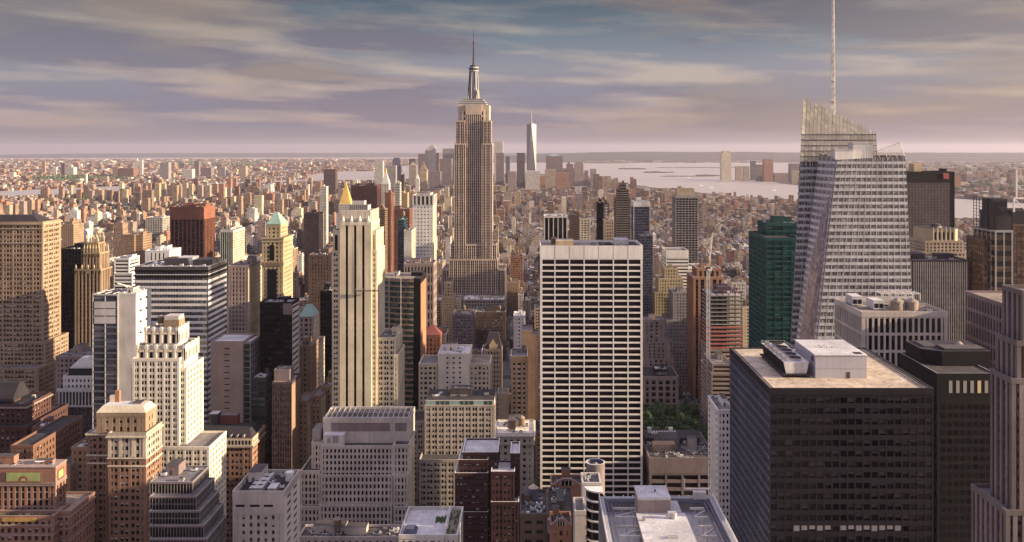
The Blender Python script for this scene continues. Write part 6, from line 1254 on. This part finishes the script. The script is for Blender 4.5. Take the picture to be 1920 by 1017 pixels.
# hills on the horizon
def hills(name, pts, Yh, dep, seed, mat='hill'):
    rd = random.Random(seed); m = MB(); n = 90; xa, xb = X(pts[0][0], Yh), X(pts[-1][0], Yh); R_ = []
    for i in range(n + 1):
        px = pts[0][0] + (pts[-1][0] - pts[0][0]) * i / n
        for a, b in zip(pts, pts[1:]):
            if a[0] <= px <= b[0]: py = a[1] + (b[1] - a[1]) * (px - a[0]) / (b[0] - a[0] + 1e-9)
        x = X(px, Yh); z = Z(py, Yh) + rd.uniform(-1, 1) * Yh / 1680 * .35; R_.append((x, z))
    zb = -drop(0, Yh) - 260
    for (x0, z0), (x1, z1) in zip(R_, R_[1:]):
        m.face([(x0, Yh - dep, zb + 250), (x1, Yh - dep, zb + 250), (x1, Yh - dep * .4, (z1 + zb + 250) / 2 + 10), (x0, Yh - dep * .4, (z0 + zb + 250) / 2 + 10)], mat)
        m.face([(x0, Yh - dep * .4, (z0 + zb + 250) / 2 + 10), (x1, Yh - dep * .4, (z1 + zb + 250) / 2 + 10), (x1, Yh, z1), (x0, Yh, z0)], mat)
        m.face([(x0, Yh, z0), (x1, Yh, z1), (x1, Yh + dep, zb), (x0, Yh + dep, zb)], mat)
    single(name, m, kind='structure')
hills('hills', [(-900, 292), (-100, 292), (60, 289.5), (200, 287.5), (500, 286.8), (900, 287), (1300, 287), (2300, 288), (3000, 289)], 38000, 6000, 1)
hills('hills', [(930, 292), (1030, 289), (1120, 285.5), (1200, 285), (1400, 285.2), (1480, 286), (1750, 286.5), (2600, 287)], 21000, 3500, 2)

# ------------------------------------------------------------ streets and blocks
AVE = [-2600, -2330, -2060, -1790, -1520, -1250, -1000, -780, -590, -440, -300, -155, 167, 440, 715, 990, 1265, 1540]
STW, AVW = 9.0, 13.0
def sty(k): return 290 + 80.4 * k
m = MB(); r_ = MB(); nb = 0
r_.face([(-2700, 150, .12), (1720, 150, .12), (1590, 3150, .12 - drop(1500, 3150)), (-2700, 3150, .12 - drop(2700, 3150))], 'road')
# keep the sheet following the curve of the ground
r_.f.clear(); r_.v.clear(); r_.m.clear(); r_.uv.clear(); r_.c.clear()
for k in range(-2, 38):
    y0, y1 = sty(k), sty(k + 1)
    for j in range(len(AVE) - 1): r_.face([(x, y, -drop(x, y) + .15 + .25) for x, y in ((AVE[j], y0), (AVE[j + 1], y0), (AVE[j + 1], y1), (AVE[j], y1))], 'road')
single('road', r_, kind='structure')
m = MB()
for k in range(-2, 37):
    for j in range(len(AVE) - 1):
        x0, x1, y0, y1 = AVE[j] + AVW, AVE[j + 1] - AVW, sty(k) + STW, sty(k + 1) - STW
        if in_water((x0 + x1) / 2, y0): continue
        z = -drop((x0 + x1) / 2, y0) + .75
        m.box(x0, x1, y0, y1, z - 1.2, z, 'pavement')
single('pavement', m, kind='structure')
m = MB()
for k in range(4, 14):
    for ln in (-4, 0, 4):
        for q in range(9): yy = sty(k) + 10 + q * 7; m.box(167 + ln - .12, 167 + ln + .12, yy, yy + 3, .2, .5 , 'white') if True else 0
    for q in range(12): m.box(167 - 11 + q * 2, 167 - 10 + q * 2, sty(k) + 9.5, sty(k) + 12.5, .2, .5, 'white')
single('road_markings', m, kind='structure')
# park lawn
PK = (-60, 150, 652, 838)
m = MB(); m.box(PK[0], PK[1], PK[2], PK[3], .3, 1.0, 'ground'); single('park_path', m, kind='structure')
m = MB(); m.box(PK[0] + 30, PK[1] - 28, PK[2] + 30, PK[3] - 30, 1.0, 1.1, 'leaf'); o = single('grass', m, kind='stuff')

# trees of the park
def crown_mesh(seed):
    rd = random.Random(seed); m = MB(); cl = []
    for _ in range(26):
        a = rd.uniform(0, 6.283); r = rd.uniform(0, 4.4) ** 1; z = rd.uniform(7, 17); r *= (1.0 if z < 13 else .7); cl.append((r * math.cos(a), r * math.sin(a), z, rd.uniform(1.1, 2.1)))
    for cx_, cy_, cz_, cr_ in cl:
        mt = 'leaf' if rd.random() < .4 else 'leaf_dark'
        for _ in range(34):
            v = Vector((rd.gauss(0, 1), rd.gauss(0, 1), rd.gauss(0, .8))); v.normalize(); p = Vector((cx_, cy_, cz_)) + v * cr_ * rd.uniform(.6, 1.1)
            s = rd.uniform(.28, .6); n_ = (v + Vector((rd.uniform(-.6, .6), rd.uniform(-.6, .6), rd.uniform(-.2, .8)))).normalized(); a = n_.orthogonal().normalized(); b_ = n_.cross(a)
            m.face([tuple(p + a * s), tuple(p + b_ * s), tuple(p - a * s), tuple(p - b_ * s)], mt)
    return m.mesh('crown')
def trunk_mesh(seed):
    rd = random.Random(seed); m = MB(); m.cyl(0, 0, .42, .24, 0, 9, 'bark', 8)
    for _ in range(6):
        a = rd.uniform(0, 6.28); z = rd.uniform(5, 9); m.bar((0, 0, z), (2.8 * math.cos(a), 2.8 * math.sin(a), z + rd.uniform(2.5, 5)), .12, 'bark')
    return m.mesh('trunk')
CR = [crown_mesh(s) for s in range(4)]; TR = [trunk_mesh(s) for s in range(2)]
def tree(x, y, z, s, lab, k, grp):
    o = bpy.data.objects.new('tree', None); COL.objects.link(o); o.location = (x, y, z); o.scale = (s, s, s * random.uniform(.9, 1.1)); o.rotation_euler = (0, 0, random.uniform(0, 6))
    o['label'] = lab; o['category'] = 'tree'; o['group'] = grp
    link('crown', CR[k % 4], o); link('trunk', TR[k % 2], o)
tr = random.Random(12); k = 0; spots = []
for i in range(22):
    for j in range(13):
        x, y = 58 + 7.2 * j + tr.uniform(-2, 2), 655 + 8.4 * i + tr.uniform(-2, 2)
        if x > 149: continue
        px = PX + x * F / y; py = Z2(14, y)
        if px < 1200: continue
        spots.append((y, x))
spots.sort()
rows_ = ['nearest the low concrete block', 'in the near half of the park', 'in the middle of the park', 'in the far half of the park', 'at the far end of the park by the brownstone block']
for n_, (y, x) in enumerate(spots):
    row = rows_[min(4, int((y - 652) / 38))]
    tree(x, y, 1.0, tr.uniform(1.05, 1.5), 'leafy dark green park tree, %s' % row, n_, 'park trees, %s' % row)
for i in range(14):
    y = 880 + i * 26; tree(150 + tr.uniform(-.5, .5), y, .7, tr.uniform(.5, .75), 'small street tree on the avenue pavement beyond the park', i, 'street trees along the avenue')

# cars on the avenue
def car_parts(col, i):
    b = MB(); b.hip(-.95, .95, -2.3, 2.3, .35, .85, -.92, .92, -2.2, 2.2, col); b.hip(-.85, .85, -1.3, 1.6, .85, 1.45, -.7, .7, -.8, 1.1, 'glass_black', col)
    w_ = MB(); q = []
    for x in (-.85, .85):
        for y in (-1.45, 1.45):
            A = [(x - .1, y + .33 * math.cos(a * .785), .33 + .33 * math.sin(a * .785)) for a in range(8)]; B = [(x + .1, p[1], p[2]) for p in A]; w_.loft(A, B, 'black'); w_.cap(B, 'black'); w_.cap(A[::-1], 'black')
    return b.mesh('body'), w_.mesh('wheel')
CP = {c_: car_parts(c_, 0) for c_ in ('yellow_car', 'white', 'slate', 'red_car', 'silver')}
cr_ = random.Random(21); n_ = 0; nmz = {'yellow_car': 'yellow taxi', 'white': 'white car', 'slate': 'black car', 'red_car': 'red car', 'silver': 'silver car'}
for lane in (-7.5, -3, 2, 6.5, 10):
    y = 850 + cr_.uniform(0, 20)
    while y < 1180:
        c_ = cr_.choice(('yellow_car', 'yellow_car', 'white', 'slate', 'silver', 'red_car')); n_ += 1
        o = bpy.data.objects.new('taxi' if c_ == 'yellow_car' else 'car', None); COL.objects.link(o); o.location = (167 + lane, y, .42 - drop(167, y))
        o['label'] = '%s driving on the avenue beyond the park' % nmz[c_]; o['category'] = 'car'; o['group'] = '%ss on the avenue' % nmz[c_]
        link('body', CP[c_][0], o); link('wheels', CP[c_][1], o); y += cr_.choice((7, 8, 9, 14, 24))
# boats
for n_, (px, py, L_, lab) in enumerate(((1185, 338, 40, 'white ferry crossing the river nearest the downtown bank'), (1290, 334, 46, 'white ferry between the islands and the cream tower'), (1246, 321, 60, 'white ferry beside the second island'), (1313, 349, 30, 'small grey boat near the tall cream tower across the river'), (1332, 353, 34, 'small white boat leaving a wake on the river'), (1200, 309, 90, 'pale cargo ship anchored in the far bay'), (1450, 358, 30, 'small white boat in front of the riverside towers'))):
    Yi = 436800 / (py - PY); Yi *= 1 + Yi * Yi / 1.48e7 / 260; T = Thing('boat', lab, 'boat', (X(px, Yi), Yi, -drop(X(px, Yi), Yi) + 1), 'boats on the water'); x, y, z = T.loc; m = T.p('hull')
    A = [(x - L_ / 2, y - 4, z), (x + L_ * .3, y - 4, z), (x + L_ / 2, y, z), (x + L_ * .3, y + 4, z), (x - L_ / 2, y + 4, z)]; m.loft(A, [(p[0], p[1], z + 4) for p in A], 'white'); m.cap([(p[0], p[1], z + 4) for p in A], 'grey'); T.p('cabin').box(x - L_ * .3, x + L_ * .15, y - 3, y + 3, z + 4, z + 9, 'white'); T.finish()

# ------------------------------------------------------------ middle-distance blocks
def overlaps(x0, x1, y0, y1, mg=1.5):
    for a, b, c_, d, _ in FOOT:
        if x0 < b + mg and x1 > a - mg and y0 < d + mg and y1 > c_ - mg: return True
    return False
HV = [h for h in HERO if h[3] > h[2] + 3]
def clip_h(x0, x1, y, h, yk=None):
    """lower a filler block so it never rises above the lowest visible row of a landmark behind it"""
    pa, pb = PX + x0 * F / y, PX + x1 * F / y
    for xl, xr, yt, yb, Yh, s_, T_ in HV:
        if Yh > y and pb > xl - 1 and pa < xr + 1:
            lim = Z(yb, yk or y + 20) - (4 if y < 1600 else 0)
            if h > lim: h = lim
    return h
PAL = [('brick_tan', 5, 'tan brick'), ('brown', 4, 'brown brick'), ('sand', 4, 'sandy stone'), ('brick_red', 3, 'red brick'), ('pinkstone', 4, 'pinkish stone'), ('offwhite', 4, 'off-white'), ('limestone', 4, 'grey stone'),
       ('tan', 4, 'pale tan'), ('mauve', 3, 'mauve-grey'), ('cream', 2, 'cream'), ('grey_dark', 1, 'dark grey'), ('brick_orange', 2, 'orange brick'), ('white', 2, 'white')]
PW = [p[1] for p in PAL]
fr = random.Random(99); cand = []
for k in range(-1, 36):
    for j in range(len(AVE) - 1):
        bx0, bx1, by0, by1 = AVE[j] + AVW + 1, AVE[j + 1] - AVW - 1, sty(k) + STW + .8, sty(k + 1) - STW - .8
        if by0 < 300: continue
        for half in (0, 1):
            ya, yb = (by0, (by0 + by1) / 2 - .4) if half == 0 else ((by0 + by1) / 2 + .4, by1)
            x = bx0
            while x < bx1 - 7:
                w_ = min(fr.choice((7, 8, 9, 11, 13, 16, 20, 27)) * (1.0 if ya < 1500 else .95), bx1 - x)
                if bx1 - x - w_ < 7: w_ = bx1 - x
                xm, y = x + w_ / 2, ya; px0, px1 = PX + x * F / y, PX + (x + w_) * F / y
                x2 = x; x += w_ + .25
                if px1 < -260 or px0 > 2150: continue
                if in_water(xm, y): continue
                if PK[0] - 2 < xm < PK[1] + 2 and PK[2] - 4 < (ya + yb) / 2 < PK[3] + 4: continue
                d = yb - ya - (fr.uniform(0, 9) if fr.random() < .5 else 0)
                if overlaps(x2, x2 + w_, ya, ya + d): continue
                west = xm > 250 and y > 1000
                h = fr.choice((14, 16, 18, 22, 26, 32, 40, 54)) if y < 1500 else fr.choice((12, 14, 16, 19, 22, 26, 34, 46)) if y < 2300 else fr.choice((11, 12, 13, 14, 16, 18, 22, 32))
                if y < 800: h += 10
                if fr.random() < (.10 if y < 1700 else .05): h += fr.uniform(20, 55)
                if west: h = min(h, 30) if fr.random() < .85 else h
                h0 = h; h = clip_h(x2, x2 + w_, y, h, ya + d)
                if h < 7: continue
                pal = fr.choices(PAL, PW)[0]
                cand.append([x2, x2 + w_, ya, ya + d, h, pal, 0])
# which of them show: rasterise fronts and roofs, near ones last
import numpy as np
BW, BH = 640, 340; sc = 3.0; buf = np.full((BH, BW), -1, np.int32)
items = [('c', i, c_[2], (PX + c_[0] * F / c_[2], PX + c_[1] * F / c_[2], Z2(c_[4], c_[3]), Z2(0, c_[2]))) for i, c_ in enumerate(cand)]
items += [('h', -2, h[4], (h[0], h[1], h[2], Z2(0, h[4]))) for h in HERO if h[5] is not None or h[3] > 0]
items.sort(key=lambda t: -t[2])
for kd, i, y, (a, b, t, bt) in items:
    a, b, t, bt = int(a / sc), int(b / sc) + 1, int(t / sc), int(bt / sc) + 1
    a, b, t, bt = max(0, a), min(BW, b), max(0, t), min(BH, bt)
    if a < b and t < bt: buf[t:bt, a:b] = i if kd == 'c' else -2
ids, cnt = np.unique(buf, return_counts=True); vis = {int(i): int(c_) for i, c_ in zip(ids, cnt) if i >= 0}
order = sorted(vis, key=lambda i: -vis[i]); pick = set(order[:285])
LMK = [h for h in HERO if h[5]]
def feature(fr_): return None
cnts = {}; ranked = sorted(pick, key=lambda i: cand[i][2])
ORD = ['', 'second ', 'third ', 'fourth ', 'fifth ', 'sixth ', 'seventh ', 'eighth ', 'ninth ', 'tenth ', 'eleventh ', 'twelfth ']
wb = MB()
for i in ranked:
    x0, x1, y0, y1, h, pal, _ = cand[i]; q = random.Random(i); mat, _, word = pal
    xm = PX + (x0 + x1) / 2 * F / y0; ym = Z2(h, y0); best = None
    for L_ in LMK:
        dxp = max(L_[0] - xm, xm - L_[1], 0); dyp = max(L_[2] - ym, ym - L_[3], 0); dd = math.hypot(dxp, dyp)
        if best is None or dd < best[0]: best = (dd, L_)
    L_ = best[1]; rel = 'behind' if y0 > L_[4] + 15 else 'in front of' if y0 < L_[4] - 60 and L_[0] < xm < L_[1] else 'beside'
    tall = h > 46; setb = q.random() < .35 and h > 24 and x1 - x0 > 12; hasT = q.random() < .4
    desc = '%s %s%s' % (word, 'tower' if tall else 'block' if x1 - x0 > 16 else 'building', ' with roof tank' if hasT else ' with stepped top' if setb else '')
    key = (desc, rel, L_[5]); cnts[key] = cnts.get(key, 0) + 1; n = cnts[key]
    lab = '%s%s %s %s' % (ORD[n - 1] if n <= 12 else 'farther ', desc, rel, L_[5]); lab = ' '.join(lab.split()[:16])
    T = Thing('city_building', lab, 'building', ((x0 + x1) / 2, (y0 + y1) / 2, 0), 'ordinary buildings filling the midtown blocks')
    st = S(mat, q.choice(('glass', 'glass_blind', 'glass_dark')), pitch=q.uniform(2.7, 3.8), pier=q.uniform(1.3, 1.9), floor=q.uniform(3.3, 3.8), span=q.uniform(1.5, 2.1), deep=.35, group=q.choice((1, 1, 2)), mull=.8)
    roof = q.choice(('roof_grey', 'roof_tar', 'roof_dark', 'roof_white', 'roof_tan', 'roof_tar', 'roof_grey')); side = st if q.random() < .5 else S(q.choice((mat, 'brick_tan', 'brown')), st['glass'], pitch=7, pier=5.6, floor=3.5, span=1.8, deep=.3)
    dr = -drop(x0, y0)
    if y0 < 1900:
        if setb:
            zb = h * q.uniform(.65, .85); block(T, x0, x1, y0, y1, dr, zb, st, side, cap=1.2, roof=roof, par=.9); e = (x1 - x0) * .13; X0, X1, Y0_, Y1_ = x0 + e, x1 - e, y0 + 3, y1 - 3; block(T, X0, X1, Y0_, Y1_, zb - .9, h, st, side, cap=1.2, roof=roof, par=.9)
        else: X0, X1, Y0_, Y1_ = x0, x1, y0, y1; block(T, x0, x1, y0, y1, dr, h, st, side, cap=1.3, roof=roof, par=.9)
        clutter(T, X0, X1, Y0_, Y1_, h - .9, i, 1.1, mat if q.random() < .6 else 'brick_tan', tanks=1.0 if hasT else 0)
    else:
        cbox(T.p('facade'), x0, x1, y0, y1, dr - 1, h, WALLS[mat], q.uniform(2.8, 4), 3.5, WALLS[roof]); e = (x1 - x0) * .3; T.p('roof_house').box(x0 + e, x1 - e, y0 + 6, y1 - 6, h, h + 4, mat, roof)
        if hasT: tank(T.add('water_tank'), x0 + 4, y0 + 4, h)
    T.finish()
m = MB()
ROOFC = [WALLS[k] for k in ('roof_grey', 'roof_tar', 'roof_dark', 'roof_white', 'roof_tan', 'roof_tar', 'concrete')]
def jit(c_, q, a=.2):
    s = 1 + q.uniform(-a, a); return tuple(min(.85, v * s * (1 + q.uniform(-.05, .05))) for v in c_)
for i, c_ in enumerate(cand):
    if i in pick: continue
    x0, x1, y0, y1, h, pal, _ = c_; q = random.Random(i); dr = drop(x0, y0); cc = jit(WALLS[pal[0]], q); rc = jit(q.choice(ROOFC), q)
    cbox(m, x0, x1, y0, y1, -dr - 1, h - dr, cc, q.uniform(2.8, 4), 3.5, rc)
    w_, d = x1 - x0, y1 - y0
    for _ in range(2 if w_ > 14 else 1):
        a, b = x0 + q.uniform(.05, .6) * w_, y0 + q.uniform(.1, .6) * d; cbox(m, a, a + q.uniform(2.5, .35 * w_ + 2.6), b, b + q.uniform(3, .35 * d + 3), h - dr, h - dr + q.uniform(2, 5), jit(q.choice((cc, (.5, .47, .45), (.2, .17, .15), WALLS['brick_tan'])), q), 30, 30, jit(q.choice(ROOFC), q))
    if q.random() < .35 and y0 < 2300: m.cyl(x0 + w_ * .3, y0 + d * .4, 1.9, 1.8, h - dr + 2, h - dr + 5.5, 'wood', 8); m.cyl(x0 + w_ * .3, y0 + d * .4, 2, .1, h - dr + 5.5, h - dr + 7, 'roof_tan', 8, cap=False)
# ------------------------------------------------------------ the far city as one mass
m2 = MB(); fr = random.Random(31)
FARP = [WALLS[k] for k in ('brick_tan', 'brown', 'sand', 'brick_red', 'pinkstone', 'brick_orange', 'tan', 'mauve', 'brick_tan', 'brick_orange', 'offwhite', 'brown', 'brick_red', 'cream')]
def scatter(ya, yb, n, pxa, pxb, wmin, wmax, hs, green=0.0):
    for _ in range(n):
        y = math.sqrt(fr.uniform(ya * ya, yb * yb)); px = fr.uniform(pxa, pxb); x = X(px, y)
        if in_water(x, y, 25): continue
        if green and (math.sin(x * .0021 + y * .0013) + math.sin(x * .0007 - y * .0019)) > 1.25: continue
        w_ = fr.uniform(wmin, wmax); d = fr.uniform(wmin, wmax) * 1.1; h = fr.choice(hs) * fr.uniform(.8, 1.25); h = clip_h(x, x + w_, y, h + 1)
        if h < 4 or overlaps(x, x + w_, y, y + d, 2): continue
        dr = drop(x, y); cbox(m2, x, x + w_, y, y + d, -dr - 1, h - dr, jit(fr.choice(FARP), fr), 3.5, 3.6, jit(fr.choice(ROOFC), fr, .35))
scatter(3120, 4600, 6500, -260, 2200, 8, 22, (11, 12, 13, 14, 15, 16, 18, 20, 24, 34))
scatter(3120, 5600, 420, 250, 1250, 16, 28, (45, 55, 65, 75))
scatter(4600, 6400, 7000, -260, 1300, 10, 34, (9, 10, 11, 12, 12, 13, 15, 18, 24), .3)
scatter(3900, 5200, 60, -100, 560, 18, 30, (38, 48, 55))
scatter(5200, 6600, 260, 760, 1140, 20, 40, (50, 60, 80, 100))
scatter(6400, 9800, 9000, -300, 760, 14, 50, (7, 8, 8, 9, 9, 10, 11, 12, 14, 20), .5)
scatter(6400, 9800, 160, -300, 620, 22, 60, (20, 26, 34, 44), .5)
scatter(9800, 17500, 9000, -350, 830, 24, 90, (7, 8, 9, 10, 12, 16), .5)
scatter(9800, 15000, 140, -300, 620, 40, 90, (30, 40, 55), .5)
scatter(17500, 23000, 2500, -400, 1000, 50, 220, (10, 14, 20, 30))
scatter(6700, 7700, 110, 1374, 1500, 20, 50, (14, 20, 30, 45, 70))
scatter(6000, 9000, 1300, 1375, 2300, 16, 60, (9, 12, 16, 24, 40, 60))
scatter(3000, 6000, 1500, 1790, 2700, 16, 60, (8, 12, 16, 22, 34), .5)
scatter(9000, 17500, 3200, 1500, 2300, 24, 120, (8, 10, 12, 18, 28), .5)
scatter(13500, 20000, 1800, 1080, 2300, 40, 260, (8, 12, 16, 26), .4)
o = single('city_buildings', m2, kind='stuff'); o['label'] = 'distant mass of city buildings fading to the horizon'; o['category'] = 'buildings'
o = single('city_blocks', m, kind='stuff'); o['label'] = 'mass of smaller buildings filling the blocks between the landmark towers'; o['category'] = 'buildings'
# far woods and parks
m = MB(); fr = random.Random(41)
def grove(pxa, pxb, py, dy, n, s0, s1):
    for _ in range(n):
        p = py + fr.uniform(-dy, dy); y = 436800 / (p - PY); x = X(fr.uniform(pxa, pxb), y)
        if in_water(x, y) or overlaps(x, x + 10, y, y + 10): continue
        s = fr.uniform(s0, s1); z = -drop(x, y); k = 7
        mt = 'leaf_dark' if fr.random() < .6 else 'leaf'
        A = [(x + s * math.cos(6.283 * i / k) * fr.uniform(.8, 1.2), y + s * math.sin(6.283 * i / k) * fr.uniform(.8, 1.2), z + s * .4) for i in range(k)]; B = [(x + (a - x) * .65, y + (b - y) * .65, z + s * 1.0 + fr.uniform(0, 3)) for a, b, c_ in A]
        m.loft([(a, b, z) for a, b, c_ in A], A, mt); m.loft(A, B, mt); m.loft(B, [(x, y, z + s * 1.35)] * k, mt)
grove(165, 290, 394, 4, 420, 6, 11); grove(560, 580, 362, 4, 70, 6, 10); grove(40, 250, 333, 6, 420, 8, 15); grove(250, 620, 309, 3, 260, 10, 22); grove(120, 230, 372, 5, 200, 6, 10); grove(-50, 600, 303, 4, 400, 12, 26)
grove(0, 1000, 345, 40, 1000, 6, 12); grove(1180, 1500, 400, 24, 160, 5, 8); grove(1790, 1920, 352, 8, 240, 10, 20); grove(1700, 2000, 312, 8, 400, 10, 22); grove(940, 1260, 470, 70, 160, 4, 6)
o = single('woodland', m, kind='stuff'); o['label'] = 'scattered dark green trees and parks far across the city'; o['category'] = 'trees'

# ------------------------------------------------------------ haze
nt_b = newmat('haze'); nt.nodes.clear()
o_ = N('ShaderNodeOutputMaterial'); pv = N('ShaderNodeVolumePrincipled'); L(pv.outputs[0], o_.inputs['Volume'])
pv.inputs['Color'].default_value = (.80, .765, .93, 1); pv.inputs['Density'].default_value = 2.0e-5; pv.inputs['Anisotropy'].default_value = 0.25
m = MB(); m.box(-60000, 60000, -1600, 60000, -1200, 470, 'haze', bottom=True); o = single('haze', m, kind='stuff')
